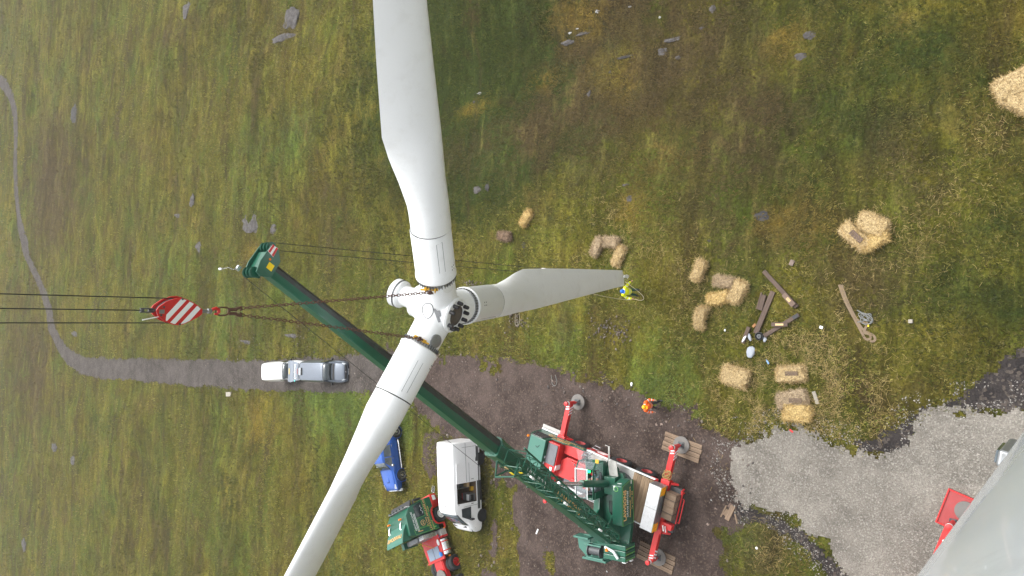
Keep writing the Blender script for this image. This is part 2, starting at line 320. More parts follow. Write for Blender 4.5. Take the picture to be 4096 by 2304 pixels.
GRAV_PX = [(1838, 1120), (1900, 1102), (2000, 1085), (2060, 1110), (2130, 1140), (2180, 1135), (2250, 1140), (2290, 1115), (2310, 1070), (2370, 1040), (2450, 1035), (2520, 1040), (2600, 1030), (2760, 1000), (2980, 1100), (3000, 1600), (2260, 1600), (2150, 1449), (2110, 1420), (2080, 1380), (2040, 1350), (2000, 1320), (1960, 1300), (1900, 1280), (1862, 1265), (1850, 1230), (1845, 1180)]
PEAT_PX = [[(2370, 1040), (2420, 1000), (2470, 950), (2520, 912), (2600, 872), (2700, 870), (2700, 1000), (2600, 1030), (2520, 1042), (2450, 1037)], [(2170, 1138), (2150, 1112), (2195, 1092), (2255, 1088), (2300, 1052), (2330, 1040), (2312, 1075), (2290, 1118), (2250, 1144)], [(1860, 1262), (1905, 1282), (1965, 1302), (2005, 1322), (2045, 1352), (2085, 1384), (2115, 1424), (2155, 1452), (2230, 1560), (2150, 1560), (2090, 1460), (2040, 1400), (1980, 1345), (1930, 1318), (1880, 1310), (1855, 1290)]]
TRACK = gpoly(TRACK_PX); SOIL = gpoly(SOIL_PX, k_); PATCH = gpoly(PATCH_PX, k_); GRAV = gpoly(GRAV_PX, k_); PEAT = [gpoly(q, k_) for q in PEAT_PX]
def works(x, y):
    d = np.minimum(sdist(TRACK, x, y), sdist(SOIL, x, y)); return np.minimum(d, sdist(GRAV, x, y))
def relief(x, y):
    m = np.clip((works(x, y)-0.8)/6.0, 0, 1); m = m*m*(3-2*m)
    far = np.clip((np.hypot(x*0.9, y-12)-14)/18.0, 0, 1)
    n = (fbm(x*0.07+3, y*0.12, 3, 5)-0.5)*2.0+(fbm(x*0.22, y*0.42+7, 3, 9)-0.5)*0.75
    n = n*(0.25+0.75*far)+(fbm(x*1.1, y*1.1, 2, 21)-0.5)*0.16
    g = np.exp(-((x-15)/5)**2-((y-29)/16)**2)*-1.6+np.exp(-((x-24)/9)**2-((y-14)/12)**2)*0.9     # gully and bank at the heather
    return (n+g)*m
def axis_(a, b, st, lo, hi, gr=1.22):
    v = list(np.arange(a, b+1e-6, st)); s = st
    while v[-1] < hi: s *= gr; v.append(v[-1]+s)
    s = st; u = []; c = a
    while c > lo: s *= gr; c -= s; u.append(c)
    return np.array(u[::-1]+v)
def gauss(x, y, c, rx, ry): return np.exp(-((x-c[0])/rx)**2-((y-c[1])/ry)**2)
BLOB = [  # photograph position, radius across, radius along, channel, strength
    (1900, 120, 9, 11, 0, 1.4), (2050, 200, 6, 7, 0, 1.3), (2180, 260, 4, 4, 0, 1.1), (1960, 480, 3, 6, 0, 1.1), (1820, 700, 2, 5, 0, .9), (2350, 60, 4, 3, 0, .6), (3300, 300, 10, 7, 0, .40), (2800, 500, 9, 8, 0, .35), (2600, 300, 7, 6, 1, .55), (1990, 330, 5, 6, 0, 1.2), (1810, 520, 4, 8, 0, 1.1), (2180, 60, 4, 5, 0, .9), (1830, 250, 5, 9, 0, .9), (1790, 850, 1.5, 4, 0, .6), (3740, 160, 2.2, 2.2, 0, .45), (3420, 480, 2, 1.5, 0, .5), (3980, 1180, 1.6, 2.2, 0, .7), (4060, 900, 1.2, 1.5, 0, .5), (3560, 1260, 1, 1.2, 0, .4),
    (2350, 130, 4, 5, 1, .8), (2640, 130, 5, 4, 1, .9), (2450, 230, 3, 3, 1, .7), (2150, 480, 2, 5, 1, .7), (1820, 640, 2, 4, 1, .5), (205, 680, 11, 16, 1, 1.2), (215, 860, 8, 12, 1, .9), (90, 1350, 10, 16, 1, .8), (150, 1580, 9, 12, 1, .9), (1150, 110, 2.5, 6, 1, .8), (700, 120, 2, 8, 1, .7), (1150, 520, 1.5, 8, 1, .6), (1290, 760, 1.5, 6, 1, .5), (560, 600, 2, 8, 1, .5), (2850, 950, 3, 3, 1, .5), (3250, 1000, 2.5, 2.5, 1, .5), (3470, 1180, 1.6, 1.6, 1, .6), (3060, 330, 3, 3, 1, .4), (1010, 940, 2, 4, 1, .5), (3560, 620, 3, 2, 1, .4), (1320, 960, 2, 4, 1, .4), (2990, 560, 3, 3, 1, .5), (2050, 1180, 1.5, 2.0, 1, .3), (2250, 1315, 1.3, .7, 1, 1.2), (2450, 1320, 1.0, 1.5, 1, 1.0), (2060, 1290, .8, .7, 1, 1.1), (1880, 1150, .7, 1.2, 1, .9), (3700, 780, 2.6, 2, 1, .35), (2200, 640, 3, 4, 1, .5),
    (2270, 60, 1.3, 2.4, 2, .8), (2480, 250, 2.2, 1.0, 2, .7), (2390, 270, 1.5, 1.5, 2, .5), (2980, 2160, 2.2, 1.6, 1, .9), (3100, 2230, 2, 1.2, 1, .9), (1860, 420, .7, 2, 2, .6), (2140, 300, .7, 1.8, 2, .5), (1035, 1690, 2.6, 4, 2, .9), (1150, 1680, 2, 3, 2, .6), (1020, 1010, 1.2, 3, 2, .9), (960, 1330, .8, 2, 2, .6), (2520, 850, 1.2, 1.2, 2, .7), (2620, 620, 2.5, 3, 2, .3), (3140, 180, 1.6, 1.4, 2, .6), (4080, 100, 1.2, 1.6, 2, .6), (3050, 860, 1.6, 1.4, 2, .4), (3300, 880, 2, 2, 2, .4), (2640, 1100, 3, 2, 2, .3),
    (1420, 1600, 3, 6, 3, 1.0), (1250, 1640, 3, 7, 3, .8), (1600, 1680, 2, 3, 3, .8), (2600, 1530, 3, 1.4, 3, .9), (2750, 1600, 2.5, 1.2, 3, .7), (2300, 1440, 3, 1.5, 3, .5), (900, 1400, 10, 4, 3, .5), (700, 1050, 8, 12, 3, .35), (950, 1260, 3, 7, 3, .5), (1150, 1160, 1.5, 4, 3, .7), (1560, 1250, 4, 6, 3, .5), (2100, 1330, 4, 3, 3, .35), (1180, 560, 3, 5, 3, .6), (1000, 700, 6, 7, 3, .4), (2450, 200, 2, 2, 3, .3), (2300, 1800, .5, .5, 3, 0), (3000, 1200, 2, 2, 3, .3), (2960, 2150, 1.8, 1.4, 3, .6), (860, 2050, 6, 9, 3, .3), (1350, 2250, 4, 4, 3, .35), (1480, 2050, 3, 4, 3, .4)]
BLOBW = [(*G(a, b)[:2], rx, ry*1.0, ch, s) for a, b, rx, ry, ch, s in BLOB]
def weights(x, y):
    W = np.zeros((4,)+x.shape)
    wob = 1+0.7*(fbm(x*0.5, y*0.5, 3, 31)-0.5)*2
    for cx, cy, rx, ry, ch, s in BLOBW: W[ch] += s*gauss(x, y, (cx, cy), rx, ry)*wob
    return np.clip(W, 0, 1.4)
def axis2(a, b, st, lo, hi, g1, lim):
    v = list(np.arange(a, b+1e-6, st)); s = st
    while v[-1] < hi: s *= g1 if v[-1] < lim[1] else 1.3; v.append(v[-1]+s)
    s = st; u = []; c = a
    while c > lo: s *= g1 if c > lim[0] else 1.3; c -= s; u.append(c)
    return np.array(u[::-1]+v)
xs = axis2(-46, 44, 0.42, -900, 900, 1.05, (-110, 110)); ys = axis2(-8, 78, 0.42, -500, 1100, 1.02, (-12, 260))
X, Y = np.meshgrid(xs, ys); X = X.ravel(); Y = Y.ravel(); Zg = T(X, Y)+relief(X, Y)
nx, ny = len(xs), len(ys); ii = np.arange(nx*ny).reshape(ny, nx)
Fq = np.stack([ii[:-1, :-1], ii[:-1, 1:], ii[1:, 1:], ii[1:, :-1]], -1).reshape(-1, 4)
def np_mesh(name, V, F):
    me = bpy.data.meshes.new(name); V = np.asarray(V, np.float32); F = np.asarray(F, np.int32); k = F.shape[1]
    me.vertices.add(len(V)); me.vertices.foreach_set('co', V.ravel()); me.loops.add(F.size); me.loops.foreach_set('vertex_index', F.ravel())
    me.polygons.add(len(F)); me.polygons.foreach_set('loop_start', np.arange(0, F.size, k, dtype=np.int32)); me.polygons.foreach_set('loop_total', np.full(len(F), k, np.int32))
    me.update(calc_edges=True); me.validate(); return me
def set_col(me, name, rgba):
    a = me.color_attributes.new(name, 'FLOAT_COLOR', 'POINT'); a.data.foreach_set('color', np.asarray(rgba, np.float32).ravel())
gm = np_mesh('ground', np.stack([X, Y, Zg], -1), Fq); gm.polygons.foreach_set('use_smooth', np.ones(len(gm.polygons), bool))
W = weights(X, Y); set_col(gm, 'veg', np.stack([W[0], W[1], W[2], W[3]], -1))
def ground_mat():
    m, t, b = nodes_of('moor_grass'); L = t.links.new; N = t.nodes.new
    geo = N('ShaderNodeNewGeometry')
    def noise(sc, det=5, rough=0.6, off=0.0, dist=0.0):
        n = N('ShaderNodeTexNoise'); n.inputs['Scale'].default_value = sc; n.inputs['Detail'].default_value = det; n.inputs['Roughness'].default_value = rough; n.inputs['Distortion'].default_value = dist
        mp = N('ShaderNodeMapping'); mp.inputs['Location'].default_value = (off, off*1.7, off*0.3); L(geo.outputs['Position'], mp.inputs['Vector']); L(mp.outputs[0], n.inputs['Vector']); return n.outputs['Fac']
    def ramp(f, a, c, lo=0.0, hi=1.0):
        r = N('ShaderNodeMapRange'); r.inputs['From Min'].default_value = a; r.inputs['From Max'].default_value = c; r.inputs['To Min'].default_value = lo; r.inputs['To Max'].default_value = hi; L(f, r.inputs['Value']); return r.outputs[0]
    def mix(f, a, c, mode='MIX'):
        x = N('ShaderNodeMixRGB'); x.blend_type = mode
        for s, q in (('Fac', f), ('Color1', a), ('Color2', c)):
            if isinstance(q, (int, float)): x.inputs[s].default_value = q if s == 'Fac' else (q, q, q, 1)
            elif isinstance(q, tuple): x.inputs[s].default_value = (*q, 1)
            else: L(q, x.inputs[s])
        return x.outputs[0]
    def math_(op, a, c):
        x = N('ShaderNodeMath'); x.operation = op
        for i, q in enumerate((a, c)):
            if isinstance(q, (int, float)): x.inputs[i].default_value = q
            else: L(q, x.inputs[i])
        return x.outputs[0]
    at = N('ShaderNodeAttribute'); at.attribute_name = 'veg'; sp = N('ShaderNodeSeparateColor'); L(at.outputs['Color'], sp.inputs[0])
    med = noise(1.7, 6, 0.65, 3.1); fine = noise(7.0, 4, 0.7, 9.0); vf = noise(26.0, 3, 0.7, 1.0); big = noise(0.14, 5, 0.6, 5.0); big2 = noise(0.33, 5, 0.65, 17.0)
    base = mix(ramp(big, 0.38, 0.62), GC['olive'], GC['green'])
    base = mix(ramp(big2, 0.48, 0.66, 0, 0.75), base, GC['brown'])
    base = mix(ramp(med, 0.55, 0.75, 0, 0.55), base, GC['straw'])
    mid2 = noise(0.62, 5, 0.65, 23.0)
    def wmix(base, ch, col, amt, top=0.85):
        wv = math_('MULTIPLY', ch, amt); f = math_('ADD', math_('MULTIPLY', wv, 0.8), math_('ADD', math_('MULTIPLY', math_('SUBTRACT', med, 0.5), 1.5), math_('MULTIPLY', math_('SUBTRACT', mid2, 0.5), 1.6))); f = math_('MULTIPLY', ramp(f, 0.10, 0.85, 0, top), ramp(wv, 0.02, 0.3)); return mix(f, base, col)
    base = wmix(base, sp.outputs[0], GC['heather'], 1.25, 0.97); base = wmix(base, sp.outputs[1], GC['peaty'], 0.75); base = wmix(base, sp.outputs[2], GC['gold'], 0.75, 0.7); base = wmix(base, at.outputs['Alpha'], GC['bright'], 0.8)
    stn = N('ShaderNodeTexNoise'); stn.inputs['Scale'].default_value = 1.0; stn.inputs['Detail'].default_value = 6; stn.inputs['Roughness'].default_value = 0.65; stn.inputs['Distortion'].default_value = 0.6; smp = N('ShaderNodeMapping'); smp.inputs['Scale'].default_value = (0.30, 1.25, 1); smp.inputs['Rotation'].default_value = (0, 0, 0.30); L(geo.outputs['Position'], smp.inputs['Vector']); L(smp.outputs[0], stn.inputs['Vector']); streak = stn.outputs['Fac']
    st2 = N('ShaderNodeTexNoise'); st2.inputs['Scale'].default_value = 1.0; st2.inputs['Detail'].default_value = 7; st2.inputs['Roughness'].default_value = 0.6; st2.inputs['Distortion'].default_value = 0.8; sm2 = N('ShaderNodeMapping'); sm2.inputs['Scale'].default_value = (0.055, 0.26, 1); sm2.inputs['Rotation'].default_value = (0, 0, 0.22); L(geo.outputs['Position'], sm2.inputs['Vector']); L(sm2.outputs[0], st2.inputs['Vector'])
    base = mix(1.0, base, ramp(st2.outputs['Fac'], 0.35, 0.65, 0.62, 1.25), 'MULTIPLY'); base = mix(ramp(st2.outputs['Fac'], 0.46, 0.36, 0, 0.55), base, GC['peaty'])  # tonal streaks put undulation shading of the slope into the grass colour
    base = mix(1.0, base, ramp(streak, 0.32, 0.68, 0.62, 1.32), 'MULTIPLY'); base = mix(ramp(streak, 0.56, 0.72, 0, 0.35), base, GC['straw'])
    base = mix(1.0, base, ramp(fine, 0.3, 0.7, 0.45, 1.5), 'MULTIPLY'); base = mix(1.0, base, ramp(vf, 0.3, 0.7, 0.6, 1.4), 'MULTIPLY')
    base = mix(ramp(fine, 0.64, 0.76, 0, 0.5), base, GC['straw'])
    L(base, b.inputs['Base Color']); b.inputs['Roughness'].default_value = 1.0; b.inputs['Specular IOR Level'].default_value = 0.1
    bp = N('ShaderNodeBump'); bp.inputs['Strength'].default_value = 0.9; bp.inputs['Distance'].default_value = 0.12; L(math_('ADD', fine, math_('MULTIPLY', med, 1.2)), bp.inputs['Height']); L(bp.outputs[0], b.inputs['Normal'])
    return m
GC = dict(olive=(0.097, 0.083, 0.013), green=(0.060, 0.074, 0.011), brown=(0.080, 0.058, 0.018), straw=(0.172, 0.146, 0.040), heather=(0.029, 0.041, 0.009), peaty=(0.062, 0.043, 0.019), gold=(0.19, 0.130, 0.022), bright=(0.085, 0.125, 0.022))
ground = obj('ground', gm, ground_mat()); tag(ground, 'rough olive green hill pasture with brown and heathery patches', 'ground', kind='structure')

def stone_mat(name, c1, c2, c3, sc=9.0, bump=0.8):
    m, t, b = nodes_of(name); L = t.links.new; N = t.nodes.new; geo = N('ShaderNodeNewGeometry')
    vo = N('ShaderNodeTexVoronoi'); vo.inputs['Scale'].default_value = sc; L(geo.outputs['Position'], vo.inputs['Vector'])
    n1 = N('ShaderNodeTexNoise'); n1.inputs['Scale'].default_value = 0.55; n1.inputs['Detail'].default_value = 7; n1.inputs['Roughness'].default_value = 0.65; L(geo.outputs['Position'], n1.inputs['Vector'])
    n2 = N('ShaderNodeTexNoise'); n2.inputs['Scale'].default_value = 14.0; n2.inputs['Detail'].default_value = 5; n2.inputs['Roughness'].default_value = 0.75; L(geo.outputs['Position'], n2.inputs['Vector'])
    sepc = N('ShaderNodeSeparateColor'); L(vo.outputs['Color'], sepc.inputs[0])
    rp = N('ShaderNodeValToRGB'); rp.color_ramp.elements[0].position = 0.38; rp.color_ramp.elements[1].position = 0.64; rp.color_ramp.elements[0].color = (*c1, 1); rp.color_ramp.elements[1].color = (*c2, 1); L(n1.outputs['Fac'], rp.inputs['Fac'])
    r2 = N('ShaderNodeMapRange'); r2.inputs['From Min'].default_value = 0.72; r2.inputs['From Max'].default_value = 0.9; r2.inputs['To Max'].default_value = 0.6; L(sepc.outputs[0], r2.inputs['Value'])
    mx = N('ShaderNodeMixRGB'); L(r2.outputs[0], mx.inputs['Fac']); L(rp.outputs[0], mx.inputs['Color1']); mx.inputs['Color2'].default_value = (*c3, 1)
    r3 = N('ShaderNodeMapRange'); r3.inputs['From Min'].default_value = 0.3; r3.inputs['From Max'].default_value = 0.7; r3.inputs['To Min'].default_value = 0.6; r3.inputs['To Max'].default_value = 1.4; L(n2.outputs['Fac'], r3.inputs['Value'])
    mm = N('ShaderNodeMixRGB'); mm.blend_type = 'MULTIPLY'; mm.inputs['Fac'].default_value = 1; L(mx.outputs[0], mm.inputs['Color1']); L(r3.outputs[0], mm.inputs['Color2']); L(mm.outputs[0], b.inputs['Base Color'])
    b.inputs['Roughness'].default_value = 0.95; b.inputs['Specular IOR Level'].default_value = 0.2
    ad = N('ShaderNodeMath'); ad.operation = 'ADD'; L(n2.outputs['Fac'], ad.inputs[0]); L(vo.outputs['Distance'], ad.inputs[1])
    bp = N('ShaderNodeBump'); bp.inputs['Strength'].default_value = bump; bp.inputs['Distance'].default_value = 0.04; L(ad.outputs[0], bp.inputs['Height']); L(bp.outputs[0], b.inputs['Normal']); return m
M_track = stone_mat('track_stone', (0.042, 0.035, 0.031), (0.080, 0.069, 0.063), (0.12, 0.102, 0.09), 9)
M_soil = stone_mat('bare_soil', (0.036, 0.025, 0.021), (0.082, 0.060, 0.052), (0.11, 0.080, 0.066), 11)
M_grav = stone_mat('pale_gravel', (0.15, 0.136, 0.118), (0.245, 0.225, 0.195), (0.33, 0.31, 0.275), 17)
M_peat = stone_mat('dark_peat', (0.022, 0.019, 0.019), (0.050, 0.042, 0.040), (0.11, 0.09, 0.075), 8)
def sheet(name, poly, mat, lift, cell, edge, label, ylim=None, holes=None):
    x0, y0 = poly.min(0)-edge; x1, y1 = poly.max(0)+edge
    if ylim: y0, y1 = max(y0, ylim[0]), min(y1, ylim[1])
    gx = np.arange(x0, x1, cell); gy = np.arange(y0, y1+cell, cell); A, B = np.meshgrid(gx, gy)
    cx, cy = A[:-1, :-1]+cell/2, B[:-1, :-1]+cell/2
    d = sdist(poly, cx, cy)+(fbm(cx*0.7, cy*0.7, 5, 3)-0.5)*2*edge+(vnoise(cx*6, cy*6, 8)-0.5)*edge*0.4+(fbm(cx*2.3+5, cy*2.3, 3, 13)-0.5)*edge*1.3
    keep = d < 0
    if holes is not None: keep &= ~holes(cx, cy)
    idx = np.arange(A.size).reshape(A.shape); F = np.stack([idx[:-1, :-1], idx[:-1, 1:], idx[1:, 1:], idx[1:, :-1]], -1)[keep]
    V = np.stack([A.ravel(), B.ravel(), T(A, B).ravel()+lift], -1)
    u, inv = np.unique(F, return_inverse=True); me = np_mesh(name, V[u], inv.reshape(-1, 4)); me.polygons.foreach_set('use_smooth', np.ones(len(me.polygons), bool))
    o = obj(name, me, mat); return tag(o, label, 'ground', kind='structure')
def greenpatch(x, y):                                     # weeds have grown back over parts of the pad
    n = fbm(x*0.55+9, y*0.55, 4, 44)
    c1 = G(2030, 2160); c2 = G(1990, 2290); c3 = G(2010, 1960); c4 = G(2200, 2270); c5 = G(1720, 1700)
    b = gauss(x, y, c1, 2.2, 1.6)+gauss(x, y, c2, 2.0, 1.8)+gauss(x, y, c3, 1.8, .9)+gauss(x, y, c4, 1.3, .8)
    return (n+0.42*np.clip(b, 0, 1)) > 0.84
sheet('track', TRACK, M_track, 0.03, 0.2, 0.30, 'stony farm track curving away down the hill')
sheet('bare_earth', SOIL, M_soil, 0.022, 0.12, 0.75, 'bare purple brown earth trodden around the green crane', holes=greenpatch)
sheet('bare_earth', PATCH, M_soil, 0.012, 0.1, 0.5, 'worn earth patch between blue pickup and white van')
for q, lb in zip(PEAT, ('black peat strip beside grey gravel at the right edge', 'black peat cut between grass and gravel', 'black peat bank along lower edge of the gravel')):
    sheet('peat', q, M_peat, 0.030, 0.1, 0.5, lb)
sheet('gravel', GRAV, M_grav, 0.042, 0.1, 0.7, 'pale grey crushed stone laid around the tower foot')

# ---------------------------------------------------------------- grass tufts and loose straw (nobody could count them)
STRAW_C = [(*G(a, b)[:2], r, s) for a, b, r, s in [(3160, 1560, 3.2, 1.0), (2960, 1620, 2.6, .9), (3300, 1520, 2.6, .9), (2870, 1200, 2.2, .5), (2435, 850, 1.2, 1.0), (2440, 960, 1.3, .9), (3300, 1250, 2.0, .6), (3470, 980, 1.6, .8), (3960, 520, 1.6, .3), (3700, 980, 2.6, .15), (2700, 1100, 3.5, .25), (3100, 1700, 2.5, .8), (3060, 2200, 1.4, .7), (3420, 1650, 2.0, .5), (2560, 1080, 2.0, .3), (3850, 800, 2.2, .15), (2350, 1080, 1.8, .3), (3120, 1260, 2.5, .35), (3380, 1500, 2.4, .6), (3200, 1760, 1.6, .6), (3500, 1700, .9, .4)]]
def pick(pal, n):
    pal = np.array(pal, float); i = rng.integers(0, len(pal), n); return pal[i]*rng.uniform(0.75, 1.25, (n, 1))
def tufts(bands):
    VV = []; CC = []
    for (ya, yb, xa, xb, dens, sz, nb) in bands:
        n = int((yb-ya)*(xb-xa)*dens); x = rng.uniform(xa, xb, n); y = rng.uniform(ya, yb, n)
        a, b, dp = toP(x, y, T(x, y)); k = (a > -260) & (a < 4400) & (b > -200) & (b < 2520)
        x, y = x[k], y[k]; d = works(x, y)+(fbm(x*0.7, y*0.7, 5, 3)-0.5)*0.7
        gp = greenpatch(x, y); k = (d > -0.05) | (gp & (sdist(SOIL, x, y) < 0) & (sdist(GRAV, x, y) > .2)); k &= np.array([sdist(q, x, y) for q in PEAT]).min(0) > -.1
        x, y = x[k], y[k]; cl = fbm(x*0.8, y*0.8, 3, 77); k = rng.uniform(0, 1, len(x)) < np.clip((cl-0.30)*3.2, 0.1, 1); x, y, cl = x[k], y[k], cl[k]
        n = len(x); W = weights(x, y); z = T(x, y)+relief(x, y)
        lean = fbm(x*0.12, y*0.12, 2, 90)*2.0+0.4
        pal = pick([(0.130, 0.112, 0.026), (0.090, 0.106, 0.022), (0.175, 0.148, 0.045), (0.052, 0.062, 0.014), (0.27, 0.23, 0.095), (0.060, 0.046, 0.018), (0.11, 0.098, 0.024), (0.035, 0.036, 0.010)], n)*np.array([.92, .93, .68])
        def blend(c, wgt, pal): f = np.clip(wgt, 0, 1)[:, None]*0.8; return pal*(1-f)+np.array(c)*rng.uniform(.6, 1.4, (n, 1))*f
        sv = np.clip((fbm(x*0.055*1.3+y*0.02, y*0.26*.6-x*.06, 4, 140)-.5)*2.2+1, .62, 1.3)[:, None]; mm = pal.mean(0)*.85; cf = .85 if yb < 30 else .68 if yb < 60 else .45; pal = (mm+(pal-mm)*cf)*sv  # sv tints the same slope shading into the tuft colours
        pal = blend((0.032, 0.046, 0.010), W[0]*1.1, pal); pal = blend((0.085, 0.058, 0.030), W[1], pal); pal = blend((0.20, 0.14, 0.03), W[2], pal); pal = blend((0.085, 0.125, 0.03), W[3], pal)
        for q in range(nb):
            th = lean+rng.normal(0, 0.9, n); ln = sz*rng.uniform(0.55, 1.25, n); tilt = rng.uniform(0.7, 1.35, n)
            dx, dy, dz = np.cos(th)*np.sin(tilt)*ln, np.sin(th)*np.sin(tilt)*ln, np.cos(tilt)*ln
            wd = sz*rng.uniform(0.10, 0.2, n); ox, oy = -np.sin(th)*wd, np.cos(th)*wd
            jx, jy = rng.normal(0, sz*0.35, n), rng.normal(0, sz*0.35, n)
            VV.append(np.stack([np.stack([x+jx-ox, y+jy-oy, z], -1), np.stack([x+jx+ox, y+jy+oy, z], -1), np.stack([x+jx+dx, y+jy+dy, z+dz+0.01], -1)], 1).reshape(-1, 3))
            c = pal*rng.uniform(0.8, 1.2, (n, 1)); CC.append(np.repeat(np.concatenate([c, np.ones((n, 1))], 1)[:, None], 3, 1).reshape(-1, 4))
    V = np.concatenate(VV); C = np.concatenate(CC); F = np.arange(len(V)).reshape(-1, 3)
    me = np_mesh('grass', V, F); set_col(me, 'col', C[:len(me.vertices)]); return me
gr = obj('grass', tufts([(-3, 26, -24, 26, 70, 0.16, 3), (26, 52, -34, 36, 44, 0.19, 3), (52, 90, -44, 48, 22, 0.22, 3), (90, 150, -56, 60, 8, 0.30, 2), (150, 240, -70, 75, 3, 0.42, 2)]), attr_mat('grass_blades', 'col', 0.9))
tag(gr, 'tufted moorland grass covering the whole hillside', 'grass', kind='stuff')
def straw_mesh(name, x, y, z, ln, pal, wd=0.006, flat=0.25, hz=0.03):
    n = len(x); th = rng.uniform(0, 2*math.pi, n); VV = []
    px, py, pz = x, y, z+rng.uniform(0.01, hz, n); pts = []
    for s in range(3):
        pts.append((px, py, pz)); px = px+np.cos(th)*ln/2; py = py+np.sin(th)*ln/2; pz = np.maximum(pz+rng.normal(0, flat*ln/2, n), z+0.012); th = th+rng.normal(0, 0.38, n)
    V = np.zeros((n, 6, 3)); t0 = np.arctan2(pts[2][1]-pts[0][1], pts[2][0]-pts[0][0]); ox, oy = -np.sin(t0)*wd, np.cos(t0)*wd
    for s in range(3):
        V[:, 2*s] = np.stack([pts[s][0]-ox, pts[s][1]-oy, pts[s][2]], -1); V[:, 2*s+1] = np.stack([pts[s][0]+ox, pts[s][1]+oy, pts[s][2]], -1)
    b0 = np.arange(n)[:, None]*6; F = np.concatenate([b0+np.array([[0, 1, 3, 2]]), b0+np.array([[2, 3, 5, 4]])], 0)
    C = np.concatenate([pal, np.ones((n, 1))], 1); C = np.repeat(C[:, None], 6, 1)
    return V.reshape(-1, 3), F, C.reshape(-1, 4)
SX = []; SY = []
for cx, cy, r, s in STRAW_C:
    n = int(290*r*r*s); SX.append(rng.normal(cx, r*0.55, n)); SY.append(rng.normal(cy, r*0.55, n))
SX = np.concatenate(SX); SY = np.concatenate(SY); kk = fbm(SX*1.1, SY*1.1, 3, 55) > rng.uniform(0.36, 0.62, len(SX)); kk &= sdist(GRAV, SX, SY) > .3; SX, SY = SX[kk], SY[kk]
V, F, C = straw_mesh('straw', SX, SY, T(SX, SY)+relief(SX, SY)+0.05, rng.uniform(0.08, 0.34, len(SX)), pick([(0.34, 0.25, 0.10), (0.25, 0.18, 0.07), (0.42, 0.32, 0.15), (0.20, 0.14, 0.06), (0.18, 0.145, 0.05)], len(SX)), 0.0042)
sm = np_mesh('straw', V, F); set_col(sm, 'col', C); M_straw = attr_mat('straw_strands', 'col', 0.85)
tag(obj('straw', sm, M_straw), 'loose pale straw blown across the grass around the bales', 'straw', kind='stuff')
# loose stones on track edge and bare earth
def ico(r=1.0, sub=1):
    bm = bmesh.new(); bmesh.ops.create_icosphere(bm, subdivisions=sub, radius=r); v = np.array([p.co[:] for p in bm.verts]); f = np.array([[q.index for q in p.verts] for p in bm.faces]); bm.free(); return v, f
iv, if_ = ico(1, 1)
def pebbles(n, poly, edge, smin, smax, ymax=95, band=None):
    x0, y0 = poly.min(0)-1; x1, y1 = poly.max(0)+1; y1 = min(y1, ymax); x = rng.uniform(x0, x1, n*6); y = rng.uniform(y0, y1, n*6)
    d = sdist(poly, x, y); k = (d > band[0]) & (d < band[1]) & (vnoise(x*1.2, y*1.2, 61) > .45); return x[k][:n], y[k][:n], rng.uniform(0, 1, n)[:k.sum()]**3*(smax-smin)+smin
PX = [pebbles(1500, TRACK, 0, .02, .11, 85, (-.7, .55)), pebbles(1500, SOIL, 0, .015, .06, 95, (-9, .4)), pebbles(500, SOIL, 0, .03, .11, 95, (-1.2, .6)), pebbles(5200, GRAV, 0, .015, .045, 95, (-.6, 1.3))]
for _a, _b, _r, _n in ((2070, 1285, .55, 60), (2440, 1320, .8, 70), (1890, 1145, .5, 50), (2470, 1345, .5, 30), (1000, 1365, 1.4, 60), (1180, 1350, 1.2, 60)):
    _c = G(_a, _b); PX.insert(0, (rng.normal(_c[0], _r*.5, _n), rng.normal(_c[1], _r, _n), rng.uniform(.02, .075, _n)))
NGV = len(PX[-1][0])
x = np.concatenate([q[0] for q in PX]); y = np.concatenate([q[1] for q in PX]); s = np.concatenate([q[2] for q in PX]); n = len(x)
sc = np.stack([s*rng.uniform(.7, 1.4, n), s*rng.uniform(.7, 1.4, n), s*rng.uniform(.3, .6, n)], -1); th = rng.uniform(0, 6.28, n)
Vp = (iv[None]*sc[:, None])*rng.uniform(.75, 1.25, (n, len(iv), 1)); ca, sa = np.cos(th)[:, None], np.sin(th)[:, None]
Vp = np.stack([Vp[..., 0]*ca-Vp[..., 1]*sa+x[:, None], Vp[..., 0]*sa+Vp[..., 1]*ca+y[:, None], Vp[..., 2]+(T(x, y)+.03)[:, None]], -1)
Fp = (if_[None]+(np.arange(n)*len(iv))[:, None, None]).reshape(-1, 3); pc = pick([(0.15, 0.122, 0.105), (0.11, 0.09, 0.08), (0.18, 0.155, 0.135), (0.08, 0.07, 0.066)], n); pc[-NGV:] = pick([(.24, .225, .2), (.18, .17, .155), (.32, .3, .28)], NGV)
pm = np_mesh('loose_stones', Vp.reshape(-1, 3), Fp); set_col(pm, 'col', np.repeat(np.concatenate([pc, np.ones((n, 1))], 1)[:, None], len(iv), 1).reshape(-1, 4))
tag(obj('loose_stones', pm, attr_mat('loose_stone', 'col', .95)), 'small loose stones strewn along the track and bare earth', 'stones', kind='stuff')
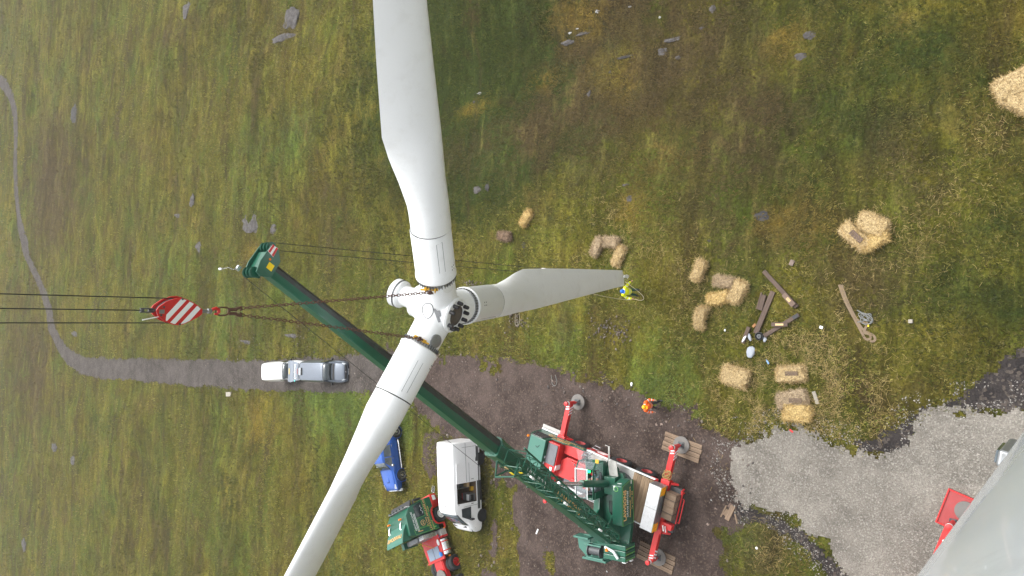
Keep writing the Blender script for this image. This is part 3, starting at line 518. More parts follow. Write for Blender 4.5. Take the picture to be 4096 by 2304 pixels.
# ================================================================ TOWER (its upper part shows at lower right) and the big crane's outrigger beside it
tw = thing('turbine_tower', 'pale grey steel tower of the turbine at the lower right corner', 'tower', loc=(-1.4, -0.4, 0))
mb = MB(); mb.lathe([(1.12, -0.2), (1.12, 0.3), (1.10, 0.6), (1.066, 12.0), (1.033, 24.0), (1.0, 36.3), (1.0, 38.6)], n=64); obj('tower_shell', mb, K['tower'], tw, True)
for z in (12.0, 24.0): mb = MB(); r = 1.1-0.1*z/36.5; mb.lathe([(r, -.04), (r+.012, -.03), (r+.012, .03), (r, .04)], (0, 0, z), n=64, caps=False); obj('weld_seam', mb, K['tower'], tw, True)
_dirb = (D(4035, 1815, 1)-np.array([0, 0, 38.])); 
def on_tower(px, py, r=1.02):
    d = ray(px, py); best = None
    for t in np.linspace(0.0005, 0.02, 4000):
        p = np.array([0, 0, CAMH])+d*t; e = abs(math.hypot(p[0]+1.4, p[1]+.4)-r)
        if best is None or e < best[0]: best = (e, p)
    return best[1]
_p = on_tower(4050, 1815, 1.05); _a = math.atan2(_p[1]+.4, _p[0]+1.4); _M = Matrix.Translation((0, 0, _p[2])) @ Matrix.Rotation(_a, 4, 'Z')
mb = MB(); mb.box((1.06, 0, 0), (0.14, 0.16, 0.9)); bxo = obj('lamp_housing', mb, K['steel'], tw, bevel=.03, M=_M, seg=3)
mb = MB(); mb.box((1.14, 0, .1), (0.03, 0.12, 0.55)); obj('lens', mb, K['glass_g'], bxo, bevel=.01)
# spreader plate and outrigger of the other crane
pc = G(3850, 2055, .1); a_ = math.atan2(*(G(3915, 2005)-G(3765, 1940))[[1, 0]])
ogr = thing('crane_outrigger', 'red outrigger leg of a second crane standing behind the tower', 'outrigger', loc=(pc[0], pc[1], 0))
pl = thing('spreader_plate', 'scuffed square red steel plate with raised rim on pale gravel', 'plate', loc=(pc[0], pc[1], .05), rz=a_)
mb = MB(); mb.box((0, 0, .05), (1.62, 1.62, .10)); obj('base', mb, K['red_d'], pl, bevel=.02)
for i in range(4):
    mb = MB(); mb.box((.78, 0, .13), (.06, 1.62, .08) if i % 2 == 0 else (.06, 1.49, .08)); obj('rim', mb, K['red'], pl, M=Matrix.Rotation(i*math.pi/2, 4, 'Z'), bevel=.01)
mb = MB(); mb.lathe([(.42, 0), (.42, .06), (.38, .08)], (0.15, -.12, .165), n=40); tag(obj('round_pad', mb, K['padgrey'], None, True, M=Matrix.Translation((pc[0], pc[1], 0))), 'dark round foot pad lying on the red spreader plate', 'pad')
bd = V3(G(3742, 2245, 1.0)-G(3797, 2115, 1.0)); bd.z = 0; bd.normalize(); o0 = V3(G(3800, 2105, 1.1))-V3(pc); o0.z = 0
Mb = frame((0, 0, 0), bd)
mb = MB(); mb.box((2.3, 0, 1.05), (4.7, .34, .38)); obj('beam', mb, K['red'], ogr, bevel=.02, M=Matrix.Translation(o0) @ Mb)
mb = MB(); mb.lathe([(.11, .3), (.11, 1.2), (.15, 1.2), (.15, 1.42), (.05, 1.44)], n=20); obj('jack_leg', mb, K['red'], ogr, True, M=Matrix.Translation(o0))
mb = MB(); mb.lathe([(.152, 1.24), (.158, 1.24), (.158, 1.33), (.152, 1.33)], n=20, caps=False); obj('white_band', mb, K['wht'], ogr, True, M=Matrix.Translation(o0))
mb = MB(); mb.lathe([(.05, 0), (.05, .012)], (.65, 0, 1.24), n=16); obj('bolt_cap', mb, K['wht'], ogr, M=Matrix.Translation(o0) @ Mb)
mb = MB(); mb.lathe([(.07, .25), (.07, 1.1)], n=16); mb.box((0, 0, .30), (.3, .3, .06), tx=.6, ty=.6); obj('foot', mb, K['dsteel'], ogr, M=Matrix.Translation(o0))
mb = MB(); mb.bx(4.6, 10.5, -2.2, .6, .7, 1.25); mb.bx(5.0, 10.5, -1.9, .3, 1.25, 2.0); obj('carrier_end', mb, K['red'], ogr, bevel=.04, M=Matrix.Translation(o0) @ Mb)

# ================================================================ ROTOR hanging from the hook
RC = np.array([-0.88600098, 18.15052023, 18.81260304]); RN = np.array([-0.24927268, -0.95113089, -0.18224479])
RD = [np.array([0.78949799, -0.30856886, 0.53054517]), np.array([-0.88046191, 0.14421128, 0.45165244]), np.array([0.09096392, 0.16435758, -0.98219761])]
rot = thing('turbine_rotor', 'white three bladed turbine rotor hanging on chains from the red hook', 'rotor', M=frame(RC, RD[0], z=RN))
BT = [(4.0, 1.3, .5, 1.3, 38), (4.2, 1.3, .5, 1.25, 38), (5.2, 1.45, .42, 1.0, 38), (6.0, 1.65, .37, .75, 36), (6.8, 1.78, .34, .52, 34), (9, 1.62, .33, .36, 30), (12, 1.36, .32, .27, 26), (15, 1.10, .31, .19, 24), (17.85, .86, .3, .10, 22), (17.9, .85, .3, .06, 22)]
def bsec(s, off, flap, N=48):
    S = [t[0] for t in BT]; c, le, th, tw_ = [float(np.interp(s, S, [t[j] for t in BT])) for j in range(1, 5)]
    wv = min(1, max(0, (s-4.2)/2.6)); wv = wv*wv*(3-2*wv); tt = R_(tw_+off); out = []; fl = flap*(s/18)**2
    for i in range(N):
        a = 2*math.pi*i/N; x = (1-math.cos(a))/2; yc = th/2*math.sin(a); sg = 1 if math.sin(a) >= 0 else -1
        ya = sg*5*th*(.2969*math.sqrt(max(x, 0))-.126*x-.3516*x*x+.2843*x**3-.1036*x**4)+.03*c*math.sin(math.pi*x)
        y = yc*(1-wv)+ya*wv; Xx = (x-le)*c
        out.append((s, Xx*math.cos(tt)+y*math.sin(tt), -Xx*math.sin(tt)+y*math.cos(tt)+fl))
    return out
def ang_of(d):
    x = V3(RD[0]); y = V3(RN).cross(x); return math.atan2(V3(d).dot(y), V3(d).dot(x))
for k, (off, flap, lab) in enumerate(((0, .7, 'blade sweeping up across the hillside'), (-30, 0, 'blade reaching down to the lower edge'), (0, 0, 'blade hanging down to the man in yellow'))):
    A = ang_of(RD[k]); Mz = Matrix.Rotation(A, 4, 'Z')
    ss = [3.38, 3.6, 4.0, 4.3, 4.6, 4.9, 5.2, 5.5, 5.8, 6.1, 6.4, 6.6, 6.8, 7.0, 7.4, 8, 9, 10, 11, 12, 13, 14, 15, 16, 17, 17.85, 17.9]
    mb = MB(); mb.loft([bsec(max(s, 4.0), off, flap) if s >= 4 else [(s, q[1], q[2]) for q in bsec(4.0, off, flap)] for s in ss]); bl = obj('blade', mb, K['gel2' if k == 2 else 'gel'], rot, True, M=Mz, ang=50); bl['label'] = 'white '+lab  # hanging blade's weaker sky light is put into the greyer gelcoat
    mb = MB(); mb.lathe([(.60, 1.50), (.665, 1.50), (.69, 1.53), (.69, 1.62), (.668, 1.66), (.662, 3.33), (.655, 3.34)], axis=(1, 0, 0), n=48); sl = obj('root_sleeve', mb, K['gel'], bl, True)
    mb = MB(); mb.lathe([(.648, 3.325), (.648, 3.39)], axis=(1, 0, 0), n=48, caps=False); obj('seam', mb, K['black'], bl, True)
    mb = MB(); mb.lathe([(.60, 1.36), (.63, 1.36), (.63, 1.505), (.60, 1.505)], axis=(1, 0, 0), n=48); obj('pitch_ring', mb, K['steel'], bl, True)
    for j in range(40):
        t = 2*math.pi*j/40; mb = MB(); c_, s_ = math.cos(t)*.645, math.sin(t)*.645; mb.cyl((1.33, c_, s_), (1.47, c_, s_), .013, n=6); obj('root_bolt', mb, K['dsteel'], bl)
    for a1, b1 in ((-.08, -.06), (-.08, .06), (.08, -.06), (.08, .06)):
        t = {0: 1.75, 1: 1.25, 2: 1.2}[k]+a1; mb = MB(); p = Vector((0, math.cos(t), math.sin(t))); mb.cyl(Vector((1.95+b1, 0, 0))+p*.655, Vector((1.95+b1, 0, 0))+p*.674, .02, n=10); obj('plug_hole', mb, K['black'], bl)
    t = {0: .9, 1: 2.05, 2: 2.2}[k]; mb = MB()
    for dx, tt, ln in ((0, t, 1), ):
        p = Vector((0, math.cos(tt), math.sin(tt))); q = Vector((0, math.cos(tt+.3), math.sin(tt+.3))); mb.tube([Vector((2.0, 0, 0))+p*.664, Vector((3.1, 0, 0))+p*.664, Vector((3.15, 0, 0))+q*.664, Vector((2.0, 0, 0))+q*.664], .006, 5)
    obj('hatch_line', mb, K['dsteel'], bl)
    if k == 2:                                            # tip brake shaft and its pivoting vane
        c0 = bsec(17.9, off, flap); yy = sum(q[1] for q in c0)/len(c0); zz = sum(q[2] for q in c0)/len(c0)
        tb = obj('tip_shaft', MB().cyl((17.8, yy-.05, zz), (18.35, yy-.05, zz+.02), .05, n=12), K['alu_s'], bl, True)
        mb = MB(); mb.loft([[(18.05, yy-.14+.0, zz-.02), (18.05, yy+.14, zz-.05), (18.05, yy+.14, zz-.03), (18.05, yy-.14, zz)], [(18.5, yy-.10, zz-.01), (18.5, yy+.16, zz-.06), (18.5, yy+.16, zz-.04), (18.5, yy-.10, zz+.02)], [(18.85, yy-.02, zz-.03), (18.85, yy+.10, zz-.05), (18.85, yy+.10, zz-.04), (18.85, yy-.02, zz-.01)]]); obj('tip_vane', mb, K['gel'], bl, True)
    if k == 2:
        mb = MB(); mb.lathe([(.55, 1.5), (.64, 1.49)], axis=(1, 0, 0), n=48, caps=False); mb.lathe([(.01, 1.46), (.6, 1.46)], axis=(1, 0, 0), n=48, caps=False); obj('root_bulkhead', mb, K['gel2'], bl, True)
hubm = MB(); capsule(hubm, (0, 0, -.25), (0, 0, -.10), .80, .74, 32)
for d in RD:
    A = ang_of(d); u = Vector((math.cos(A), math.sin(A), 0)); capsule(hubm, u*.2, u*.9, .64, .60, 32); hubm.cyl(u*.4, u*1.40, .62, .60, 32)
hubm.cyl((0, 0, -.9), (0, 0, .58), .60, .63, 32)
hm = remesh(hubm, .045, 6); hub = obj('hub', hm, K['gel'], rot)
mb = MB(); mb.lathe([(.60, .46), (.63, .62), (.58, .68), (.36, .68), (.33, .58), (.33, .48)], n=48); fl = obj('shaft_flange', mb, K['gel'], hub, True)
mb = MB(); mb.lathe([(.36, .684), (.34, .684), (.29, .66), (.12, .65), (.10, .67), (.02, .67)], n=40); obj('bearing_bore', mb, paint('greasy_bore', (.11, .095, .08), .7, .2, .4, 9, .7, (.16, .07, .03)), hub, True)
for j in range(24):
    t = 2*math.pi*j/24; mb = MB(); mb.cyl((.30*math.cos(t), .30*math.sin(t), .64), (.30*math.cos(t), .30*math.sin(t), .70), .014, n=6); obj('bore_bolt', mb, K['dsteel'], hub)
for j in range(12):
    t = 2*math.pi*(j+.3)/12
    if j in (2, 10): 
        mb = MB(); mb.lathe([(.055, .678), (.055, .688)], (.475*math.cos(t), .475*math.sin(t), 0), n=14); obj('stud_hole', mb, K['gel2'], hub); continue
    mb = MB(); mb.lathe([(.066, .68), (.07, .70), (.066, .84), (.052, .87), (.02, .87)], (.475*math.cos(t), .475*math.sin(t), 0), n=14); obj('stud_cap', mb, K['black'], hub, True)
mb = MB(); mb.lathe([(.50, -.80), (.58, -.82), (.58, -1.02), (.52, -1.04), (.38, -1.08), (.37, -1.62)], n=40); obj('nose_collar', mb, K['gel'], rot, True)
mb = MB(); mb.lathe([(.37, -1.60), (.49, -1.66), (.50, -1.72)], n=40, caps=False); mb.lathe([(.505, -1.78), (.505, -1.98), (.46, -2.02), (.1, -2.02)], n=40); ns = obj('nose_flange', mb, K['gel'], rot, True)
mb = MB(); mb.lathe([(.498, -1.72), (.512, -1.72), (.512, -1.785), (.498, -1.785)], n=40, caps=False); obj('gasket', mb, K['dsteel'], ns, True)
Ain = ang_of(RD[0])/1.0
def hub_pt(px, py):                                       # a point on the hub skin seen at that place, in rotor coordinates
    iv_ = rot.matrix_world.inverted(); o = iv_ @ Vector((0, 0, CAMH)); d = (iv_.to_3x3() @ V3(ray(px, py))).normalized()
    hit, loc, nrm, _ = hub.ray_cast(o, d); return (loc, nrm) if hit else (None, None)
def on_skin(px, py, u):                                   # frame on the hub skin with local x turned towards rotor-space vector u
    l, n_ = hub_pt(px, py)
    if l is None: return None
    return frame(l, u, z=n_) if False else Matrix.Translation(l) @ frame((0, 0, 0), Vector(u)-n_*Vector(u).dot(n_), z=n_)
bpy.context.view_layer.update()
Mx = on_skin(1711, 1241, (1, 0, 0))
if Mx:
    mb = MB(); r_ = [(.27*math.cos(t)*(1+.1*math.cos(3*t)), .19*math.sin(t)) for t in np.linspace(0, 2*math.pi, 28, endpoint=False)]
    l0 = [hub_pt(1711+x*105, 1241+y*150) for x, y in [(p[1]/.19*.21, p[0]/.27*.2) for p in r_]]
    mb.tube([l+n_*.006 for l, n_ in l0 if l is not None], .012, 6, closed=True); obj('inspection_cover_rim', mb, K['dsteel'], hub, True)
Mx = on_skin(1748, 1255, (.6, .8, 0))
if Mx:
    mb = MB(); mb.box((0, 0, .05), (.58, .08, .06)); mb.box((.0, -.06, .055), (.19, .14, .06)); obj('steel_bracket', mb, K['steel'], hub, M=Mx @ Matrix.Rotation(-.55, 4, 'Z'), bevel=.005)
for (cx_, cy_, mt, nm) in ((1792, 1145, 'gel', 'round_cover'), (1743, 1365, 'padgrey', 'round_cover')):
    Mx = on_skin(cx_, cy_, (1, 0, 0))
    if Mx: mb = MB(); mb.lathe([(.235, -.02), (.235, .015), (.22, .022)], n=28, ); obj(nm, mb, K['steel'] if mt == 'padgrey' else K['gel2'], hub, True, M=Mx)
LUGS = []
for k, (u0, u1) in enumerate((((1686, 1118), (1720, 1112)), ((1660, 1372), (1640, 1360)))):
    A = ang_of(RD[k]); e = Vector((math.cos(A), math.sin(A), 0)); bb = Vector((-math.sin(A), math.cos(A), 0)); side = bb if k == 0 else -bb
    a0 = e*1.36+side*.60; nn = Vector((0, 0, 1))
    mb = MB(); 
    for w_ in (-.16, .16): mb.box((0, w_, .04), (.10, .03, .22))
    mb.box((-.02, 0, -.04), (.12, .46, .05)); mb.box((0, .2, .03), (.05, .30, .05)); lg = obj('lifting_lug', mb, K['lug'], rot, bevel=.01, M=frame(a0+nn*.22, e, z=side+nn*.5)); LUGS.append(rot.matrix_world @ (a0+side*.14+nn*.30))

# ---------------------------------------------------------------- hook block, hoist ropes, chains
HB = np.array(P(710, 1243, 27.35)); HBs = HB
bpy.context.view_layer.update()
hz = frame(HB, (1, -.10, 0.0), z=(0.0, .0, 1))
hk = thing('hook_block', 'big red crane hook block with diagonal white stripes', 'hook block', M=hz)
outl = [(-.02, .66), (.12, .60), (.26, .42), (.36, .16), (.375, -.02), (.34, -.16), (.24, -.36), (.13, -.56), (.06, -.64), (-.06, -.64), (-.16, -.52), (-.26, -.34), (-.345, -.14), (-.375, 0), (-.355, .18), (-.26, .42), (-.12, .6)]
outl = [(-x, z) for x, z in outl][::-1]
for nm, y0, y1, s_ in (('front_plate', -.15, -.11, 1.0), ('rear_plate', .11, .15, 1.03)):
    mb = MB(); mb.prism([(x*s_, z*s_) for x, z in outl], y0, y1, 'y'); fp = obj(nm, mb, K['red'], hk, bevel=.008)
    if nm == 'front_plate': fpl = fp
mb = MB(); mb.prism([(x*.9, z*.86) for x, z in outl], -.108, .108, 'y'); obj('sheave_housing', mb, K['dsteel'], hk)
def clip_poly(poly, nx, nz, lo, hi):
    for sgn, lim in ((1, hi), (-1, -lo)):
        out = []
        for i in range(len(poly)):
            a, b = poly[i], poly[(i+1) % len(poly)]; da = sgn*(a[0]*nx+a[1]*nz)-lim; db = sgn*(b[0]*nx+b[1]*nz)-lim
            if da <= 0: out.append(a)
            if (da < 0) != (db < 0) and da != db: t = da/(da-db); out.append((a[0]+(b[0]-a[0])*t, a[1]+(b[1]-a[1])*t))
        poly = out
    return poly
body = [(x*.93, min(z, .40)*.95) for x, z in outl]
for lo, hi in ((.10, .235), (-.135, 0.0), (-.385, -.245)):
    q = clip_poly(body, .64, .77, lo, hi)
    if len(q) > 2: mb = MB(); mb.prism(q, -.156, -.152, 'y'); obj('white_stripe', mb, K['wht'], fpl)
for x, z in ((-.34, -.02), (.345, -.02), (-.1, .52), (.12, .47)): mb = MB(); mb.lathe([(.028, 0), (.028, .025)], (x, -.15, z), (0, -1, 0), 10); obj('pin', mb, K['dsteel'], hk)
mb = MB(); mb.bx(-.06, .05, -.162, -.152, .44, .58); obj('rating_plate', mb, K['steel'], hk)
mb = MB(); mb.cyl((0, 0, .62), (0, 0, .80), .035, n=10); mb.bx(-.06, -.035, -.03, .03, .66, 1.02); mb.bx(.035, .06, -.03, .03, .66, 1.02); mb.bx(-.05, .05, -.04, .04, .92, 1.0); obj('rope_anchor', mb, K['dsteel'], hk)
mb = MB(); mb.cyl((-.14, -.1, .50), (-.24, -.1, .98), .014, n=8); obj('pennant_rod', mb, K['wht'], hk)
mb = MB(); mb.lathe([(.06, -.60), (.07, -.64), (.05, -.68), (.05, -.86), (.075, -.88), (.075, -.98), (.03, -1.0)], n=16); sw = obj('swivel', mb, K['steel'], hk, True)
mb = MB(); mb.tube([(.0, 0, -.96), (.06, 0, -1.04), (.085, 0, -1.12), (.05, 0, -1.21), (-.03, 0, -1.22), (-.085, 0, -1.16), (-.08, 0, -1.09)], [.045, .045, .05, .05, .045, .035, .02], 10); obj('hook', mb, K['red'], hk, True)
bpy.context.view_layer.update()
for nm, x0, dz0, lb in (('hoist_rope', .335, .05, 'upper of three steel ropes holding the red hook block'), ('hoist_rope', 0, 1.0, 'middle steel rope ending in the anchor above the red hook block'), ('hoist_rope', -.335, .05, 'lower of three steel ropes holding the red hook block')):
    p = hz @ Vector((x0, 0, dz0)); q = p+Vector((x0*.0, 0, 54.0-p.z)); mb = MB(); mb.cyl(p, q, .014, n=8); tag(obj(nm, mb, K['rope'], None, True), lb, 'rope', 'main hoist ropes')
HK = hz @ Vector((0, 0, -1.20))
def linkmesh(L, W, r):
    mb = MB(); pts = []
    for t in np.linspace(-math.pi/2, math.pi/2, 5): pts.append(((L-W)/2+math.cos(t)*W/2, math.sin(t)*W/2, 0))
    for t in np.linspace(math.pi/2, 3*math.pi/2, 5): pts.append((-(L-W)/2+math.cos(t)*W/2, math.sin(t)*W/2, 0))
    mb.tube(pts, r, 5, closed=True); return mesh_of('link', mb, True)
LK = linkmesh(.125, .075, .0145); LK.materials.append(K['rust'])
ml = thing('master_link', 'large rusty oval ring with chain hooks below the hook block', 'lifting ring', loc=HK)
me = linkmesh(.42, .24, .024); me.materials.append(K['rust']); o = bpy.data.objects.new('ring', me); COL.objects.link(o); o.parent = ml; o.matrix_local = frame((0, 0, -.13), (0, .0, -1), z=(.25, 1, 0))
for sx in (-1, 1):
    mb = MB(); mb.tube([(sx*.03, 0, -.30), (sx*.05, -.02, -.48), (sx*.10, -.03, -.60), (sx*.12, -.02, -.70), (sx*.06, 0, -.74), (sx*.03, 0, -.68)], [.03, .035, .045, .045, .035, .02], 8); obj('chain_hook', mb, K['rust'], ml, True)
    mb = MB(); mb.box((sx*.06, -.02, -.45), (.09, .06, .26)); obj('coupling', mb, K['rust'], ml, bevel=.02)
for k, lb in ((0, 'rusty chain from the ring to the upper blade root'), (1, 'rusty chain from the ring to the lower blade root')):
    a = HK+Vector((.1 if k == 0 else -.1, 0, -.72)); b = LUGS[k]
    ch = thing('lifting_chain', lb, 'chain', loc=a, group='chains holding the rotor'); L = (b-a).length; pit = .097; n = int(L/pit)
    for j in range(n):
        t = (j+.5)/n; sag = 4*t*(1-t)*.10
        p = (b-a)*t+Vector((0, 0, -sag)); dirv = (b-a).normalized(); o = bpy.data.objects.new('link', LK); COL.objects.link(o); o.parent = ch
        zz = Vector((0, 1, 0)).cross(dirv) if j % 2 else Vector((0, 1, 0)); o.matrix_local = frame(p, dirv, z=zz+Vector((.2*math.sin(j*1.7), .1, 0)))
    sh = MB(); e = (b-a).normalized(); pts = [b-a+Vector(q) for q in ((.0, 0, .12), (.07, 0, .05), (.06, 0, -.06), (-.06, 0, -.06), (-.07, 0, .05))]; sh.tube(pts, .018, 6, closed=True); obj('shackle', sh, K['steel'], ch, True)
    for q in range(3): 
        mb = MB(); mb.tube([b-a+Vector((.05*math.sin(q*2+t*3), .06*math.cos(q+t*2.5), .10-.12*t+.03*q)) for t in np.linspace(0, 2, 8)], .022, 6); obj('shortening_link', mb, K['rust'], ch, True)
# tag lines from the rotor
bpy.context.view_layer.update()
# ================================================================ VEHICLES
def shell(name, st, mat, parent, skip=None, smooth=True, ang=32, bevel=0.0):
    """st: list of (x, half profile [(y,z) sill..roof centre]); mirrored and lofted along x"""
    rings = []
    for x, hp in st: rings.append([(x, y, z) for y, z in hp]+[(x, -y, z) for y, z in hp[::-1][1 if hp[-1][0] == 0 else 0:]])
    mb = MB(); mb.loft(rings, True, 0, skip); return obj(name, mb, mat, parent, smooth, bevel, ang=ang)
def skin(name, st, j0, j1, i0, mat, parent, off=.014, ins=.04):
    """a pane that follows the lofted body between two stations, from ring point i0 up to the centre"""
    n = len(st[0][1]); rows = []
    for j in range(j0, j1+1):
        x, hp = st[j]; L = [(x, y, z) for y, z in hp[i0:]]; rows.append(L+[(x, -y, z) for x, y, z in L[::-1][1:]])
    def lerp(a, b, t): return tuple(p+(q-p)*t for p, q in zip(a, b))
    w_ = len(rows[0]); rows[0] = [lerp(a, b, ins*3) for a, b in zip(rows[0], rows[1])]; rows[-1] = [lerp(a, b, ins*3) for a, b in zip(rows[-1], rows[-2])]
    for r in rows: c = r[w_//2]; r[0] = lerp(r[0], r[1], .35); r[-1] = lerp(r[-1], r[-2], .35)
    dn = Vector((rows[0][w_//2][2]-rows[-1][w_//2][2], 0, rows[-1][w_//2][0]-rows[0][w_//2][0])).normalized()
    mb = MB(); V = [Vector(p)+dn*off for r in rows for p in r]; F = [(a*w_+b, a*w_+b+1, (a+1)*w_+b+1, (a+1)*w_+b) for a in range(len(rows)-1) for b in range(w_-1)]
    mb.add(V, F); o = obj(name, mb, mat, parent, True, ang=80); m = o.modifiers.new('thick', 'SOLIDIFY'); m.thickness = .012; m.offset = 0; return o
def wheel(parent, x, y, r, wd, rimmat, name='wheel', lugs=10, rimr=.62, deep=.06, tyre=None):
    s = 1 if y > 0 else -1
    mb = MB(); prof = [(r*rimr, -wd/2), (r*.9, -wd/2), (r*.97, -wd/2+.03), (r, -wd/2+.07), (r, wd/2-.07), (r*.97, wd/2-.03), (r*.9, wd/2), (r*rimr, wd/2)]
    mb.lathe(prof, (x, y, r), (0, s, 0), 32, caps=False); t = obj(name, mb, K['rubber'], parent, True)
    mb = MB(); h = wd/2; R2 = r*rimr; mb.lathe([(R2, -h), (R2+.012, h-.005), (R2-.03, h), (R2-.05, h-deep), (R2*.45, h-deep), (R2*.36, h-deep+.03), (R2*.1, h-deep+.03)], (x, y, r), (0, s, 0), 28); rm = obj('rim', mb, rimmat, t, True)
    for j in range(lugs):
        a = 2*math.pi*j/lugs; q = R2*.62; mb = MB(); c = Vector((x+q*math.cos(a), y+s*(h-deep), r+q*math.sin(a))); mb.cyl(c-Vector((0, s*.005, 0)), c+Vector((0, s*.014, 0)), R2*.09, n=8); obj('rim_hole', mb, K['black'], t)
    return t
def vplace(front_xy, dirxy, axle_x, half, side, name, label, cat):
    """front_xy: ground point under outer face of a visible wheel; side +1 if that wheel is on the vehicle's left"""
    d = Vector((dirxy[0], dirxy[1], 0)).normalized(); l = Vector((-d.y, d.x, 0)); o = Vector((front_xy[0], front_xy[1], 0))-d*axle_x-l*(half*side)
    o.z = float(T(o.x, o.y)); n = gnormal(o.x, o.y); return thing(name, label, cat, M=frame(o+Vector((0, 0, .03)), d, z=n))
# ---------------------------------------------------------------- white panel van with the side door slid open
a, b = G(1932, 2061, .35), G(1925, 1833, .35)
van = vplace(a, a-b, 1.95, .99, 1, 'panel_van', 'tall white panel van with its side door slid open', 'van')
def vp(w0, ztop, wt, zb=.34, belt=1.25, wb=None):
    wb = wb or w0; return [(w0-.06, zb), (w0, zb+.25), (w0, .80), (w0, belt), ((w0*.55+wt*.45), belt+(ztop-belt)*.45), (wt+.03, ztop-.24), (wt-.05, ztop-.05), (wt*.6, ztop+.01), (0, ztop+.02)]
vst = [(-2.96, vp(.93, 2.50, .80)), (-2.92, vp(.97, 2.56, .84)), (-2.6, vp(.99, 2.58, .86)), (-.34, vp(.99, 2.60, .86)), (.94, vp(.99, 2.60, .86)), (1.35, vp(.99, 2.58, .85)), (1.58, vp(.985, 2.50, .82)), (1.86, vp(.98, 2.22, .76)), (2.22, vp(.97, 1.80, .74)), (2.45, vp(.955, 1.52, .80, belt=1.2)), (2.68, vp(.93, 1.36, .78, belt=1.1)), (2.86, vp(.88, 1.20, .74, .36, .98)), (2.95, vp(.80, .98, .68, .40, .82)), (2.98, vp(.74, .80, .62, .42, .7))]
shell('body', vst, K['white'], van, skip=lambda j, i: j == 3 and 2 <= i <= 4)
mb = MB(); mb.bx(-.5, 1.1, -.85, .86, .62, .68); obj('load_floor', mb, K['plank'], van)
mb = MB(); mb.bx(1.0, 1.04, -.85, .9, .68, 2.3); mb.bx(-.40, -.36, -.85, .9, .68, 2.3); mb.bx(-.4, 1.04, -.88, -.84, .68, 2.3); obj('inner_lining', mb, paint('van_lining', (.10, .075, .06), .8), van)
mb = MB()
for z in (.95, 1.35, 1.75): mb.bx(-.34, .1, -.3, .35, z, z+.03)
for x in (-.34, .1): mb.bx(x-.02, x+.02, .33, .36, .68, 1.9)
obj('rack', mb, K['steel'], van)
mb = MB(); mb.quad((-1.62, 1.035, .62), (-.36, 1.035, .62), (-.36, .985, 1.55), (-1.62, .985, 1.55), .03); mb.quad((-1.62, .985, 1.55), (-.36, .985, 1.55), (-.36, .925, 2.38), (-1.62, .925, 2.38), .03); dr = obj('sliding_door', mb, K['white'], van, bevel=.01)
mb = MB(); mb.bx(-.55, -.53, 1.03, 1.07, 1.05, 1.25); obj('handle', mb, K['black'], dr)
mb = MB(); mb.bx(-2.6, 1.95-.5, .992, 1.012, .52, .72); obj('side_trim', mb, K['dsteel'], van)
for x in (-2.62, 1.16): mb = MB(); mb.bx(x-.008, x+.008, .985, .997, .6, 1.9); obj('panel_gap', mb, K['dsteel'], van)
mb = MB(); mb.bx(-1.6, -.40, 1.02, 1.03, 1.38, 1.395); mb.bx(-2.9, -.4, .985, .998, 1.60, 1.62); obj('door_rail', mb, K['steel'], van)
mb = MB(); mb.bx(-.34, .94, .90, 1.0, .36, .55); obj('door_step', mb, K['black'], van)
mb = MB(); mb.bx(1.02, 1.05, .99, 1.03, 1.10, 1.28); obj('handle', mb, K['black'], van)
for s in (1, -1):
    mb = MB(); q = [(1.22, s*.992, 1.32), (2.10, s*.978, 1.32), (1.80, s*.865, 2.0), (1.28, s*.90, 2.05)]; q = q if s < 0 else q[::-1]; mb.quad(*q, .02); obj('door_window', mb, K['glass'], van, bevel=.01)
    mb = MB(); mb.box((2.0, s*1.12, 1.35), (.12, .2, .28)); mb.box((1.98, s*1.0, 1.25), (.06, .14, .06)); obj('mirror', mb, K['black'], van, bevel=.03)
    mb = MB(); mb.quad(*([(2.62, s*.93, .92), (2.93, s*.80, .82), (2.90, s*.74, 1.08), (2.62, s*.84, 1.22)][::(1 if s < 0 else -1)]), .02); obj('headlight', mb, K['glass_g'], van, bevel=.01)
skin('windscreen', vst, 6, 9, 5, K['glass_g'], van)
mb = MB(); mb.quad((2.62, -.6, 1.40), (2.62, .6, 1.40), (2.50, .62, 1.475), (2.50, -.62, 1.475), .015); obj('wiper_cowl', mb, K['black'], van)
mb = MB(); mb.bx(2.95, 3.0, -.6, .6, .5, .78); obj('bumper', mb, K['black'], van, bevel=.03)
mb = MB(); mb.bx(2.3, 2.32, -.02, .02, 1.8, 1.82); mb.cyl((1.1, 0, 2.62), (1.05, 0, 2.68), .03, n=8); obj('aerial', mb, K['black'], van)
for x in (1.95, -1.72):
    for y in (.88, -.88): wheel(van, x, y, .35, .22, K['steel'], lugs=8)
    for s in (1, -1): mb = MB(); mb.lathe([(.42, 0), (.42, .03)], (x, s*.965, .36), (0, s, 0), 24); obj('wheel_arch', mb, K['black'], van)
vm = van.matrix_world
def inside(name, label, cat, parts):
    t = thing(name, label, cat, M=vm)
    for nm, c, d, mt in parts: mb = MB(); mb.box(c, d); obj(nm, mb, K[mt], t, bevel=.01)
inside('tool_chest', 'grey and red tool chest behind the open van door', 'tool box', [('cabinet', (.72, .38, .92), (.46, .75, .48), 'steel'), ('red_end', (.72, -.02, .92), (.44, .08, .5), 'red'), ('white_tray', (.72, .55, 1.19), (.40, .22, .05), 'wht'), ('dark_tray', (.72, .78, 1.02), (.34, .12, .2), 'black')])
inside('wooden_crate', 'wooden crate inside the white van beside a yellow case', 'crate', [('side', (-.12, .30, 1.10), (.30, .5, .22), 'pale_wood')])
inside('power_tool_case', 'small yellow case on the floor inside the white van', 'case', [('case', (.18, .52, .80), (.26, .22, .22), 'lug'), ('handle', (.18, .52, .93), (.12, .03, .04), 'black')])
